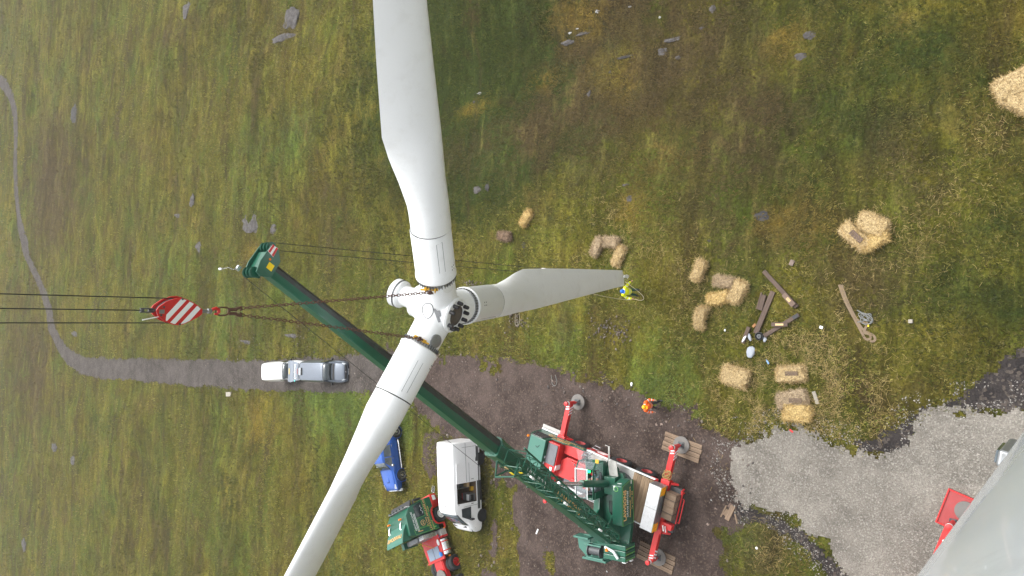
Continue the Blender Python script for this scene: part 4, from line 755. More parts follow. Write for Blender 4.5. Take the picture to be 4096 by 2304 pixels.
# ---------------------------------------------------------------- small vans on the track
def small_van(name, label, o, d, mat, hatch, ridges):
    o = Vector((o[0], o[1], float(T(o[0], o[1]))+.03)); t = thing(name, label, 'van', M=frame(o, (d[0], d[1], 0), z=gnormal(o.x, o.y)))
    def q(w0, zt, wt, zb=.28, belt=1.08): return [(w0-.05, zb), (w0, zb+.22), (w0, .75), (w0-.01, belt), ((w0+wt)/2, belt+(zt-belt)*.55), (wt+.02, zt-.16), (wt-.05, zt-.03), (wt*.6, zt+.01), (0, zt+.02)]
    st = [(-2.46, q(.88, 1.80, .70)), (-2.42, q(.93, 1.90, .76)), (-2.1, q(.95, 1.94, .78)), (0.40, q(.95, 1.95, .78)), (.74, q(.95, 1.90, .76)), (1.02, q(.945, 1.64, .70)), (1.32, q(.94, 1.32, .72)), (1.62, q(.92, 1.16, .76, belt=1.0)), (2.2, q(.88, 1.02, .72, .3, .92)), (2.38, q(.80, .90, .66, .32, .8)), (2.45, q(.72, .74, .6, .34, .62))]
    shell('body', st, mat, t)
    skin('windscreen', st, 4, 6, 5, K['glass'], t)
    mb = MB(); mb.quad((1.50, -.66, 1.245), (1.50, .66, 1.245), (1.36, .68, 1.325), (1.36, -.68, 1.325), .012); obj('wiper_cowl', mb, K['black'], t)
    for s in (1, -1):
        mb = MB(); k = [(.15, s*.945, 1.12), (1.18, s*.945, 1.12), (.84, s*.80, 1.72), (.15, s*.815, 1.74)]; mb.quad(*(k if s < 0 else k[::-1]), .015); obj('side_window', mb, K['glass'], t, bevel=.01)
        mb = MB(); mb.box((1.14, s*1.05, 1.15), (.1, .18, .2)); obj('mirror', mb, K['black'], t, bevel=.03)
        mb = MB(); k = [(2.15, s*.86, .72), (2.41, s*.70, .68), (2.38, s*.58, .90), (2.14, s*.70, .99)]; mb.quad(*(k if s < 0 else k[::-1]), .02); obj('headlight', mb, K['reflect'], t, bevel=.01)
    for x in (1.55, -1.45):
        for y in (.84, -.84): wheel(t, x, y, .33, .21, K['steel'], lugs=0)
    mb = MB(); mb.bx(2.40, 2.47, -.56, .56, .72, .84); obj('grille', mb, K['black'], t, bevel=.01)
    mb = MB(); mb.bx(2.42, 2.50, -.78, .78, .30, .62); obj('bumper', mb, paint('dark_bumper', (.05, .055, .065), .5), t, bevel=.04)
    mb = MB(); mb.bx(2.50, 2.515, -.26, .26, .42, .54); npl = obj('number_plate', mb, K['wht'], t)
    if ridges:
        for y in (-.6, -.42, -.24, 0, .24, .42, .6): mb = MB(); mb.bx(-2.0, .5, y-.012, y+.012, 1.962-abs(y)*.03, 1.978-abs(y)*.03); obj('roof_rib', mb, mat, t)
        mb = MB(); mb.cyl((2.475, 0, .80), (2.485, 0, .80), .075, n=20); bd_ = obj('badge', mb, K['alu_s'], t); text('VW', .10, t, (2.49, 0, .80), (0, 1, 0), (0, 0, 1), K['black'], ext=.002)
        text('KE17 PVX'[:0] or 'K 172', .09, t, (2.52, 0, .48), (0, 1, 0), (0, 0, 1), K['black'], ext=.002)
    if hatch:                                             # tailgate swung up behind the roof
        mb = MB(); mb.add([(-2.42, -.74, 1.95), (-2.42, .74, 1.95), (-3.25, .95, 2.18), (-3.60, .90, 2.20), (-3.60, -.90, 2.20), (-3.25, -.95, 2.18), (-2.42, -.74, 1.90), (-2.42, .74, 1.90), (-3.25, .95, 2.12), (-3.60, .90, 2.14), (-3.60, -.90, 2.14), (-3.25, -.95, 2.12)], [(0, 1, 2, 5), (5, 2, 3, 4), (6, 11, 8, 7), (11, 10, 9, 8), (0, 6, 7, 1), (1, 7, 8, 2), (2, 8, 9, 3), (3, 9, 10, 4), (4, 10, 11, 5), (5, 11, 6, 0)])
        tg = obj('tailgate', mb, mat, t, bevel=.01); up = (1, 0, -.24)
        text('Compound', .30, tg, (-2.78, -.02, 2.06), (0, 1, 0), (-1, 0, .27) if False else (1, 0, -.27), K['wht'], ext=.006, wx=.95)
        mb = MB(); mb.box((-3.42, 0, 2.20), (.10, .52, .02)); obj('rear_plate', mb, K['plate_y'], tg)
        mb = MB(); mb.cyl((-2.80, -.82, 2.06), (-2.80, -.82, 2.085), .075, n=14); obj('teal_dot', mb, K['teal'], tg)
        mb = MB(); mb.box((-2.55, 0, 2.0), (.03, .45, .02)); obj('brake_light', mb, K['red'], tg)
        mb = MB(); mb.box((-3.30, 0, 2.20), (.06, .08, .02)); obj('badge', mb, K['alu_s'], tg)
        mb = MB(); mb.box((-2.98, 0, 2.115), (.025, 1.5, .02)); mb.box((-2.5, 0, 1.985), (.03, 1.4, .03)); obj('crease', mb, K['steel'], tg)
        mb = MB(); mb.box((-2.12, 0, 2.04), (.20, .62, .12)); obj('beacon_bar', mb, K['reflect'], t, bevel=.04); mb = MB(); mb.box((-1.98, 0, 1.99), (.10, .62, .04)); obj('beacon_base', mb, K['black'], t)
    return t
gf, gb = G(1378, 1488, .5), G(1212, 1486, 1.95); dv = (gf-gb)[:2]/np.linalg.norm((gf-gb)[:2])
small_van('small_van', 'grey van on the track with its tailgate raised, nose towards us', gf[:2]-dv*2.5, dv, K['grey'], True, True)
wf = G(1135, 1486, 1.95); wb = G(1063, 1489, 1.95); dv2 = (wf-wb)[:2]/np.linalg.norm((wf-wb)[:2])
small_van('small_van', 'white van parked close behind the grey van on the track', wb[:2]+dv2*2.46, dv2, K['white'], False, False)
# ---------------------------------------------------------------- blue double cab pickup
a, b = G(1610.6, 1899, .38), G(1594.6, 1736, .38)
pk = vplace(a, a-b, 1.55, .93, 1, 'pickup_truck', 'shiny blue pickup truck half hidden beneath the lower blade', 'pickup')
def q(w0, zt, wt, zb=.42, belt=1.08): return [(w0-.07, zb), (w0, zb+.2), (w0+.01, .85), (w0-.01, belt), ((w0+wt)/2, belt+(zt-belt)*.5), (wt+.03, zt-.10), (wt-.04, zt-.02), (wt*.6, zt+.01), (0, zt+.02)]
pst = [(-2.68, q(.86, 1.05, .80, .5, .98)), (-2.6, q(.91, 1.10, .84, .5, 1.0)), (-.95, q(.925, 1.12, .85, .45, 1.02)), (-.90, q(.93, 1.70, .66)), (-.6, q(.93, 1.80, .67)), (.15, q(.93, 1.80, .67)), (.42, q(.93, 1.74, .66)), (1.05, q(.93, 1.22, .72)), (1.2, q(.93, 1.16, .76)), (2.1, q(.90, 1.06, .72, .45, .95)), (2.45, q(.82, .95, .66, .46, .85)), (2.6, q(.72, .80, .60, .48, .7))]; shell('body', pst, K['blue'], pk)
skin('windscreen', pst, 6, 7, 5, K['glass_g'], pk, ins=.02)
for s in (1, -1):
    for x0, x1, x2, x3 in ((.12, .86, .50, .14), (-.80, .04, .06, -.74)):
        k = [(x0, s*.925, 1.12), (x1, s*.92, 1.12), (x2, s*.735, 1.62), (x3, s*.735, 1.62)]; mb = MB(); mb.quad(*(k if s < 0 else k[::-1]), .014); obj('side_window', mb, K['glass'], pk, bevel=.01)
    mb = MB(); mb.box((.72, s*1.06, 1.17), (.14, .2, .16)); obj('mirror', mb, K['alu_s'], pk, bevel=.04)
    mb = MB(); mb.tube([(-1.05, s*1.0, .42), (-.9, s*1.04, .42), (.9, s*1.04, .42), (1.05, s*1.0, .42)], .045, 8); obj('side_step', mb, K['alu_s'], pk, True)
    k = [(2.12, s*.89, .80), (2.50, s*.76, .78), (2.46, s*.60, .98), (2.12, s*.74, 1.05)]; mb = MB(); mb.quad(*(k if s < 0 else k[::-1]), .02); obj('headlight', mb, K['reflect'], pk, bevel=.01)
    for x in (.55, -.35): mb = MB(); mb.box((x-.35, s*.945, 1.0), (.20, .03, .035)); obj('door_handle', mb, K['alu_s'], pk)
    for x in (.12, -.85): mb = MB(); mb.box((x, s*.937, .82), (.012, .01, .6)); obj('door_gap', mb, K['black'], pk)
    for x in (1.55, -1.65): mb = MB(); mb.lathe([(.46, 0), (.50, .02), (.50, .06), (.46, .07)], (x, s*.90, .42), (0, s, 0), 26, caps=False); obj('wheel_arch', mb, K['blue'], pk, True); mb = MB(); mb.lathe([(.46, 0), (.46, .025)], (x, s*.925, .42), (0, s, 0), 24); obj('arch_gap', mb, K['black'], pk)
mb = MB(); mb.box((1.75, 0, 1.12), (.45, .34, .05), tx=.8, ty=.9); sc_ = obj('bonnet_scoop', mb, K['blue'], pk, bevel=.02); mb = MB(); mb.box((1.98, 0, 1.115), (.02, .28, .03)); obj('scoop_mouth', mb, K['black'], sc_)
mb = MB(); mb.bx(2.52, 2.66, -.52, .52, .58, .80); obj('grille', mb, K['alu_s'], pk, bevel=.02); mb = MB(); mb.bx(2.50, 2.70, -.80, .80, .40, .58); obj('bumper', mb, K['reflect'], pk, bevel=.04)
mb = MB(); mb.bx(-2.6, -1.0, -.80, .80, 1.125, 1.15); obj('load_cover', mb, K['black'], pk, bevel=.01)
for x in (1.55, -1.65):
    for y in (.87, -.87): wheel(pk, x, y, .385, .26, K['alu_s'], lugs=9, rimr=.64)
# ---------------------------------------------------------------- green tractor unit
a = G(1766, 2052, .52); b = G(1817, 2236, .52); hdl = (a-b)[:2]
lr = vplace(a, hdl, 0.0, 1.25, -1, 'haulage_truck', 'dark green and red haulage tractor unit beside the white van', 'truck')
GRN = K['green']
mb = MB(); mb.prism([(-.92, .95), (-.92, 3.05), (-.80, 3.45), (.55, 3.30), (.98, 2.95), (1.12, 2.55), (1.30, 1.75), (1.34, .95), (.62, .95), (.52, 1.10), (.30, 1.22), (-.30, 1.22), (-.52, 1.10), (-.60, .95)], -1.24, 1.24, 'y'); cab = obj('cab', mb, GRN, lr, bevel=.05, seg=3)
mb = MB(); mb.quad((1.315, -1.10, 1.80), (1.315, 1.10, 1.80), (1.135, 1.06, 2.55), (1.135, -1.06, 2.55), .02); obj('windscreen', mb, K['glass'], cab, bevel=.01)
for s in (1, -1):
    k = [(.20, s*1.245, 1.85), (1.16, s*1.245, 1.85), (.98, s*1.245, 2.55), (.22, s*1.245, 2.58)]; mb = MB(); mb.quad(*(k if s < 0 else k[::-1]), .02); wn = obj('door_window', mb, K['glass'], cab, bevel=.02)
    mb = MB(); mb.box((1.36, s*1.36, 2.2), (.14, .2, .62)); mb.box((1.25, s*1.25, 2.45), (.2, .2, .05)); obj('mirror', mb, K['black'], cab, bevel=.04)
    mb = MB(); mb.prism([(.62, .55), (.62, 1.0), (.52, 1.16), (.30, 1.28), (-.30, 1.28), (-.52, 1.16), (-.62, 1.0), (-.68, .55), (-.95, .55), (-.95, .42), (-.60, .42), (-.56, .92), (-.46, 1.05), (-.28, 1.16), (.28, 1.16), (.46, 1.05), (.54, .92), (.56, .42), (1.38, .42), (1.40, .95), (.66, .98)], s*1.20, s*1.275, 'y'); obj('red_wing', mb, K['red'], cab, bevel=.012)
    mb = MB(); mb.quad(*([(1.02, s*1.28, .55), (1.34, s*1.28, .55), (1.36, s*1.28, .80), (1.02, s*1.28, .80)][::(1 if s < 0 else -1)]), .02); obj('headlight', mb, K['reflect'], cab)
mb = MB(); mb.bx(1.32, 1.46, -1.25, 1.25, .42, .95); obj('front_bumper', mb, K['red'], lr, bevel=.04)
mb = MB(); mb.prism([(1.10, 2.60), (1.48, 2.52), (1.46, 2.60), (1.06, 2.78)], -1.2, 1.2, 'y'); obj('sun_visor', mb, K['black'], cab)
mb = MB(); mb.tube([(1.05, -1.15, 2.75), (1.12, -1.1, 3.0), (1.12, 1.1, 3.0), (1.05, 1.15, 2.75)], .035, 8); obj('lamp_bar', mb, K['alu_s'], cab, True)
for y in (-.8, -.4, 0, .4, .8): mb = MB(); mb.lathe([(.09, 0), (.11, .06), (.10, .10)], (1.10, y, 3.10), (1, 0, .1), 16); obj('spot_lamp', mb, K['dsteel'], cab, True)
for y in (-.72, .72): mb = MB(); mb.lathe([(.07, 0), (.07, .16), (.05, .2)], (.45, y, 3.40), n=14); obj('amber_beacon', mb, K['orange'], cab, True); 
for y in (-.55, .9):
    mb = MB(); mb.tube([(.30, y, 3.36), (.1, y, 3.50), (-.12, y*.98, 3.52), (-.34, y, 3.55)], [.03, .035, .04, .07], 8); mb.tube([(.22, y+.1, 3.38), (.0, y+.1, 3.46), (-.26, y+.1, 3.52)], [.025, .03, .05], 8); obj('air_horn', mb, K['alu_s'], cab, True)
# roof air deflector, open at the back
mb = MB(); mb.prism([(.05, 3.35), (-.35, 3.72), (-.92, 4.00), (-1.08, 4.02), (-1.08, 3.96), (-.92, 3.94), (-.38, 3.66), (.0, 3.33)], -.98, .98, 'y'); df = obj('roof_deflector', mb, K['green_l'], cab, bevel=.03)
for s in (1, -1): mb = MB(); mb.prism([(.05, 3.34), (-.35, 3.70), (-.92, 3.98), (-1.06, 4.0), (-1.06, 3.35), (-.8, 3.30)], s*.98, s*1.02, 'y'); obj('side_fairing', mb, GRN, df, bevel=.01)
text('LAWSONS', .36, df, (-.60, 0, 3.875), (0, 1, 0), (1, 0, -.5), K['gold'], ext=.01, wx=1.05)
yS = -1.256
def sidetext(body, x, z, size, mat, wx=1.0, rotd=0.0, shear=0.0): return text(body, size, cab, (x, yS, z), (1, 0, 0), (0, 0, 1), mat, ext=.006, wx=wx, shear=shear)
sidetext('LAWSONS HAULAGE L\u1d40\u1d30'[:15]+' Ltd', .20, 1.62, .245, K['gold'], .78)
sidetext('HEAVY HAULAGE', .0, 2.86, .17, K['wht'], .95, shear=.2)
sidetext('TEL: 01900 825555'[:4]+' 01900 82', -.25, 1.82, .12, K['gold'], .9)
sidetext('Cockermouth', -.55, 1.40, .12, K['gold'], .9); sidetext('Cumbria', .55, 1.40, .12, K['gold'], .9)
for z in (2.72, 2.63): mb = MB(); mb.box((-.1, yS, z), (1.2, .012, .03)); obj('white_stripe', mb, K['wht'], cab)
def line(pts, w_=.010, mat='lime', par=None): mb = MB(); mb.tube([(x, yS-.001, z) for x, z in pts], w_, 5); obj('coach_line', mb, K[mat], par or cab)
line([(-.50, 2.55), (.12, 2.56), (.20, 1.78), (1.2, 1.76)]); line([(-.88, 1.76), (-.50, 1.76), (-.50, 2.55)]); line([(-.88, 1.48), (1.26, 1.48)]); line([(-.56, .98), (-.56, 3.0)]); line([(-.88, .98), (-.88, 2.98), (-.58, 3.0)]); line([(.30, 1.26), (.62, 1.0), (.62, 1.46)])
mb = MB(); mb.lathe([(.19, 0), (.19, .012)], (-.24, yS, 2.15), (0, -1, 0), 28); mb2 = obj('round_emblem', mb, K['gold'], cab); mb = MB(); mb.lathe([(.165, .004), (.165, .016)], (-.24, yS, 2.15), (0, -1, 0), 28); obj('emblem_field', mb, GRN, mb2); text('JhL', .19, mb2, (-.24, yS-.018, 2.15), (1, 0, 0), (0, 0, 1), K['gold'], ext=.004, shear=.3)
mb = MB()
for t in range(8): an = t*.785+.2; mb.tube([(-.72, yS-.002, 1.30), (-.72+.06*math.cos(an), yS-.004, 1.30+.18*math.sin(an))], [.03, .004], 5)
obj('thistle_emblem', mb, K['lime'], cab)
mb = MB(); mb.tube([(.95, yS-.012, 1.95), (.85, yS-.012, 2.02), (.72, yS-.012, 1.92), (.60, yS-.012, 2.05), (.48, yS-.012, 1.90), (.36, yS-.012, 1.98)], .012, 5); obj('window_decal', mb, K['reflect'], cab)
for z, wd_ in ((2.62, .2), (2.52, .24), (2.42, .16)): mb = MB(); mb.box((-.72, yS, z), (.05, .012, wd_)); obj('gold_block', mb, K['gold'], cab)
# chassis behind the cab
mb = MB(); mb.bx(-5.6, -.6, .30, .50, .75, 1.05); mb.bx(-5.6, -.6, -.50, -.30, .75, 1.05); ch = obj('chassis_rail', mb, K['red'], lr, bevel=.01)
mb = MB(); mb.prism([(-1.25, -1.0), (-1.25, 1.0), (-2.0, 1.05), (-2.9, .95), (-2.9, -.95), (-2.0, -1.05)], 1.06, 1.14); mb.bx(-3.6, -2.9, -.42, .42, 1.0, 1.10); mb.bx(-2.9, -2.8, -1.0, 1.0, 1.06, 1.2); obj('red_catwalk', mb, K['red'], lr, bevel=.01)
for y in (-.34, .36): mb = MB(); mb.bx(-2.72, -1.95, y-.33, y+.33, 1.15, 1.185); obj('deck_plate', mb, K['deckblue'], lr, bevel=.01)
mb = MB(); mb.box((-1.15, .25, 1.75), (.34, 1.3, 1.4)); st_ = obj('exhaust_stack', mb, K['steel'], lr, bevel=.05); mb = MB(); mb.bx(-1.30, -.98, -.95, -.42, 1.1, 2.35); obj('air_tank_box', mb, K['alu_s'], lr, bevel=.03)
mb = MB(); mb.prism([(-1.40, 1.55), (-1.4, 2.7), (-.95, 2.7), (-.95, 1.55)], .92, 1.22, 'y'); obj('side_deflector', mb, GRN, lr, bevel=.03)
for s in (1, -1):
    mb = MB(); mb.lathe([(.05, 0), (.30, .0), (.33, .03), (.33, 1.02), (.30, 1.05), (.05, 1.05)], (-1.62-1.05, s*.92, .78), (1, 0, 0), 28); tk = obj('fuel_tank', mb, K['alu_s'], lr, True)
    for x in (-2.45, -1.85): mb = MB(); mb.lathe([(.335, 0), (.34, 0), (.34, .07), (.335, .07)], (x, s*.92, .78), (1, 0, 0), 28, caps=False); obj('tank_strap', mb, K['red'], tk, True)
    mb = MB(); mb.bx(-1.5, -1.0, s*.70-.3 if s > 0 else -1.22, s*.70+.52 if s > 0 else -.62, .5, .98); obj('step_box', mb, K['chq'], lr, bevel=.02)
    mb = MB(); mb.bx(-1.55, -1.42, min(s*.6, s*1.25), max(s*.6, s*1.25), .5, 1.02); obj('red_rib', mb, K['red'], lr)
    mb = MB(); mb.bx(-1.02, -.92, min(s*.7, s*1.2), max(s*.7, s*1.2), .55, 1.0); obj('black_flap', mb, K['black'], lr)
    mb = MB(); mb.box((-2.82, s*1.26, .9), (.08, .06, .12)); obj('side_marker', mb, K['orange'], lr); mb = MB(); mb.box((-.98, s*1.29, .62), (.08, .05, .14)); obj('side_marker', mb, K['orange'], lr)
wheel(lr, 0, -1.12, .50, .30, K['wht'], rimr=.56, deep=.05); wheel(lr, 0, 1.12, .50, .30, K['wht'], rimr=.56, deep=.05)
for x in (-3.35, -4.65):
    for s in (1, -1): wheel(lr, x, s*1.06, .50, .34, K['red'], rimr=.56, deep=.16, lugs=8); wheel(lr, x, s*.72, .50, .28, K['dsteel'], rimr=.5, lugs=0)
    mb = MB(); mb.cyl((x, -.9, .5), (x, .9, .5), .1, n=12); obj('axle', mb, K['dsteel'], lr)
mb = MB(); mb.lathe([(.02, 0), (.50, 0), (.50, .05), (.48, .06), (.02, .06)], (-3.95, 0, 1.16), n=36); obj('fifth_wheel', mb, K['padgrey'], lr, True)
mb = MB(); mb.tube([(-1.3+.0*t, .5-.012*t+.05*math.cos(t*1.9), 1.75-.011*t+.05*math.sin(t*1.9)) if False else (-1.35-.016*t+.045*math.cos(t*2.2), .75-.024*t, 1.5-.008*t+.045*math.sin(t*2.2)) for t in range(46)], .014, 5); obj('coiled_air_line', mb, K['lug'], lr, True)
iv2, if2 = ico(1, 2)
def lump(name, label, cat, c, d, mat, M=None, seed=1, par=None, sub=2):
    v, f = ico(1, sub); nn = fbm(v[:, 0]*1.6+seed, v[:, 1]*1.6+v[:, 2]*1.3+seed*2, 3, seed)
    v = v*(0.68+.64*nn)[:, None]*np.array(d)+np.array(c); mb = MB(); mb.add([tuple(p) for p in v], [tuple(int(i) for i in q_) for q_ in f]); o = obj(name, mb, mat, par, True, ang=60)
    if M is not None: o.matrix_world = M
    if label: tag(o, label, cat)
    return o
lm = lr.matrix_world
lump('blue_bag', 'crumpled bright blue bag on the truck catwalk', 'bag', (0, 0, 0), (.17, .13, .12), K['bluebag'], lm @ Matrix.Translation((-2.55, -.84, 1.25)), 3)
lump('white_rag', 'white rag lying on the truck catwalk', 'rag', (0, 0, 0), (.22, .12, .07), K['wht'], lm @ Matrix.Translation((-1.75, -.86, 1.20)), 5)
mb = MB(); mb.lathe([(.07, 0), (.07, .06), (.03, .08)], (-1.45, -.95, 1.05), n=14); obj('blue_cap', mb, K['bluebag'], lr, True)
# ================================================================ GREEN MOBILE CRANE
CO = np.array([-11.12, 18.12, -.15]); CH = np.array([.178, .984, 0])
Mc = frame(CO, CH); cr = thing('mobile_crane', 'dark green and red mobile crane on outriggers with its boom raised', 'crane', M=Mc)
US = np.array([-10.6, 20.6, -.15]); UA = R_(4.5); Mu = Mc.inverted() @ frame(US, (math.cos(UA), math.sin(UA), 0))
def cp(name, mb, mat, par=None, smooth=False, bevel=.012, M=None): return obj(name, mb, K[mat] if isinstance(mat, str) else mat, par or cr, smooth, bevel, M)
mb = MB(); mb.bx(-.5, 8.3, -.48, .48, .55, 1.08); mb.bx(.4, 7.0, -.9, .9, .85, 1.12); cp('chassis', mb, 'red')
mb = MB(); mb.bx(1.85, 5.1, -1.28, 1.28, 1.14, 1.24); dk = cp('deck', mb, 'chq')
for s in (-1, 1): mb = MB(); mb.bx(.62, 7.05, s*1.32-.03, s*1.32+.03, 1.20, 1.34); cp('deck_edge', mb, 'wht', dk)
for x in (5.95, 3.13, 1.51):
    for s in (-1, 1): wheel(cr, x, s*1.12, .60, .42, K['red_d'], rimr=.52, deep=.16, lugs=8)
    mb = MB(); mb.cyl((x, -1, .6), (x, 1, .6), .12, n=12); cp('axle', mb, 'dsteel')
for s in (-1, 1):
    mb = MB(); mb.prism([(3.75, 1.0), (3.85, 1.12), (5.15, 1.12), (5.25, 1.0), (5.1, .55), (3.9, .55)], s*1.0, s*1.33, 'y'); wg = cp('mudguard', mb, 'red')
    for j in range(4): mb = MB(); mb.bx(3.95+.04*j, 4.7-.05*j, s*1.338-.006, s*1.338+.006, .66+.09*j, .69+.09*j); cp('vent_line', mb, 'wht', wg, bevel=0)
    mb = MB(); mb.bx(.55, 1.0, s*1.05-.3*0, s*1.05+.25*s if s > 0 else -.8, 1.02, 1.10) if s > 0 else mb.bx(.55, 1.0, -1.32, -.9, 1.02, 1.10); cp('light_bracket', mb, 'red')
# low front cab
mb = MB(); mb.prism([(7.13, .80), (7.13, 2.42), (8.25, 2.42), (8.48, 2.05), (8.62, 1.35), (8.62, .70), (7.3, .70)], -1.27, 1.27, 'y'); cab = cp('carrier_cab', mb, 'green', bevel=.04)
mb = MB(); mb.prism([(7.14, -1.24), (8.24, -1.24), (8.24, 1.24), (7.14, 1.24)], 2.425, 2.445); cp('cab_roof', mb, 'green_l', cab)
mb = MB(); mb.quad((8.60, -1.15, 1.45), (8.60, 1.15, 1.45), (8.33, 1.12, 2.32), (8.33, -1.12, 2.32), .02); cp('windscreen', mb, 'glass', cab)
for s in (-1, 1):
    k = [(7.35, s*1.275, 1.55), (8.50, s*1.275, 1.45), (8.22, s*1.275, 2.36), (7.45, s*1.275, 2.36)]; mb = MB(); mb.quad(*(k if s < 0 else k[::-1]), .02); cp('side_window', mb, 'glass', cab)
    mb = MB(); mb.lathe([(.07, 0), (.07, .1), (.04, .14)], (8.35, s*1.15, 2.45), n=14); cp('amber_lamp', mb, 'orange', cab, True, 0)
    mb = MB(); mb.bx(7.2, 8.6, s*1.33-.04, s*1.33+.04, .80, .88); cp('running_board', mb, 'wht', cab)
    mb = MB(); mb.bx(7.15, 8.7, s*1.45-.10, s*1.45+.12, .62, .68); cp('step', mb, 'chq', cab)
mb = MB(); mb.lathe([(.20, 0), (.20, .012)], (7.55, -1.277, 1.25), (0, -1, 0), 26); em = cp('round_emblem', mb, 'gold', cab, bevel=0); mb = MB(); mb.lathe([(.17, .004), (.17, .016)], (7.55, -1.277, 1.25), (0, -1, 0), 26); cp('emblem_field', mb, 'green', em, bevel=0); text('JhL', .2, em, (7.55, -1.297, 1.25), (1, 0, 0), (0, 0, 1), K['gold'], ext=.004, shear=.3)
mb = MB(); mb.tube([(7.75, -.75, 2.46), (7.6, -.7, 2.47), (7.5, -.85, 2.46)], .012, 5); cp('roof_cable', mb, 'black', cab, bevel=0)
# engine bay, grille and green side panel
mb = MB(); mb.prism([(6.36, 1.12), (6.36, 2.10), (7.12, 2.16), (7.12, 1.12)], -1.22, .42, 'y'); cp('engine_cover', mb, 'red', bevel=.03)
mb = MB(); mb.bx(6.43, 7.10, -1.15, .06, 2.13, 2.17); cp('radiator_grille', mb, 'grille')
mb = MB(); mb.box((6.62, .28, 2.155), (.16, .22, .015)); cp('maker_plate', mb, 'wht', bevel=0)
for y in (.1, -.25): mb = MB(); mb.box((7.15, y, 2.2), (.05, .16, .14)); cp('latch_handle', mb, 'reflect', bevel=.02)
mb = MB(); mb.bx(6.32, 6.36, .0, .28, 1.6, 2.12); cp('exhaust_tip', mb, 'wht', bevel=.01)
mb = MB(); mb.prism([(5.05, 1.24), (5.05, 1.60), (5.75, 1.64), (6.2, 1.92), (7.10, 1.96), (7.10, 1.24)], -1.36, -1.30, 'y'); gp_ = cp('side_panel', mb, 'green')
text('LAWSONS', .26, gp_, (6.55, -1.364, 1.78), (1, 0, 0), (0, 0, 1), K['gold'], ext=.004, wx=.95); text('CRANE SERVICES', .13, gp_, (6.5, -1.364, 1.57), (1, 0, 0), (0, 0, 1), K['gold'], ext=.004); text('Cockermouth', .13, gp_, (6.1, -1.364, 1.38), (1, 0, 0), (0, 0, 1), K['gold'], ext=.004); text('Cumbria', .13, gp_, (5.4, -1.364, 1.46), (1, 0, 0), (0, 0, 1), K['gold'], ext=.004)
mb = MB(); mb.bx(5.05, 6.33, -1.28, -.70, 1.24, 1.62); cp('red_locker', mb, 'red', bevel=.03)
mb = MB(); mb.prism([(3.9, .55), (4.1, .72), (4.6, .72), (4.9, .62), (6.3, .66), (6.34, -.3), (6.0, -.58), (4.5, -.60), (4.1, -.45), (3.8, -.40)], 1.26, 1.66); mb.prism([(4.0, -.38), (5.6, -.52), (5.6, -.30), (4.0, -.25)], 1.66, 1.84); mb.prism([(3.95, .62), (5.4, .60), (5.4, .42), (4.0, .40)], 1.66, 1.84); cp('red_cradle', mb, 'red', bevel=.02)
for x, y in ((4.4, -.36), (4.8, -.40), (5.3, -.42), (4.5, .52), (5.0, .5)): mb = MB(); mb.cyl((x, y, 1.83), (x, y, 1.87), .05, n=10); cp('cradle_pin', mb, 'dsteel', bevel=0)
mb = MB(); mb.bx(3.9, 6.1, .62, 1.25, 1.26, 1.34); cp('walkway_plate', mb, 'grille')
mb = MB(); mb.cyl((3.5, 1.12, 1.5), (6.2, 1.12, 1.5), .13, n=14); cp('exhaust_pipe', mb, 'steel', None, True, 0)
# access ladder
mb = MB()
for y_ in (4.62, 4.98): mb.tube([(y_, -1.05, 1.34), (y_, -1.08, 1.85), (y_-.02, -1.15, 1.86), (y_-.02, -1.55, .45)], .025, 6)
for j in range(5): t = j/4; mb.cyl((4.62, -1.18-.33*t, 1.75-1.15*t), (4.98, -1.18-.33*t, 1.75-1.15*t), .018, n=6)
cp('ladder', mb, 'alu_s', None, True, 0)
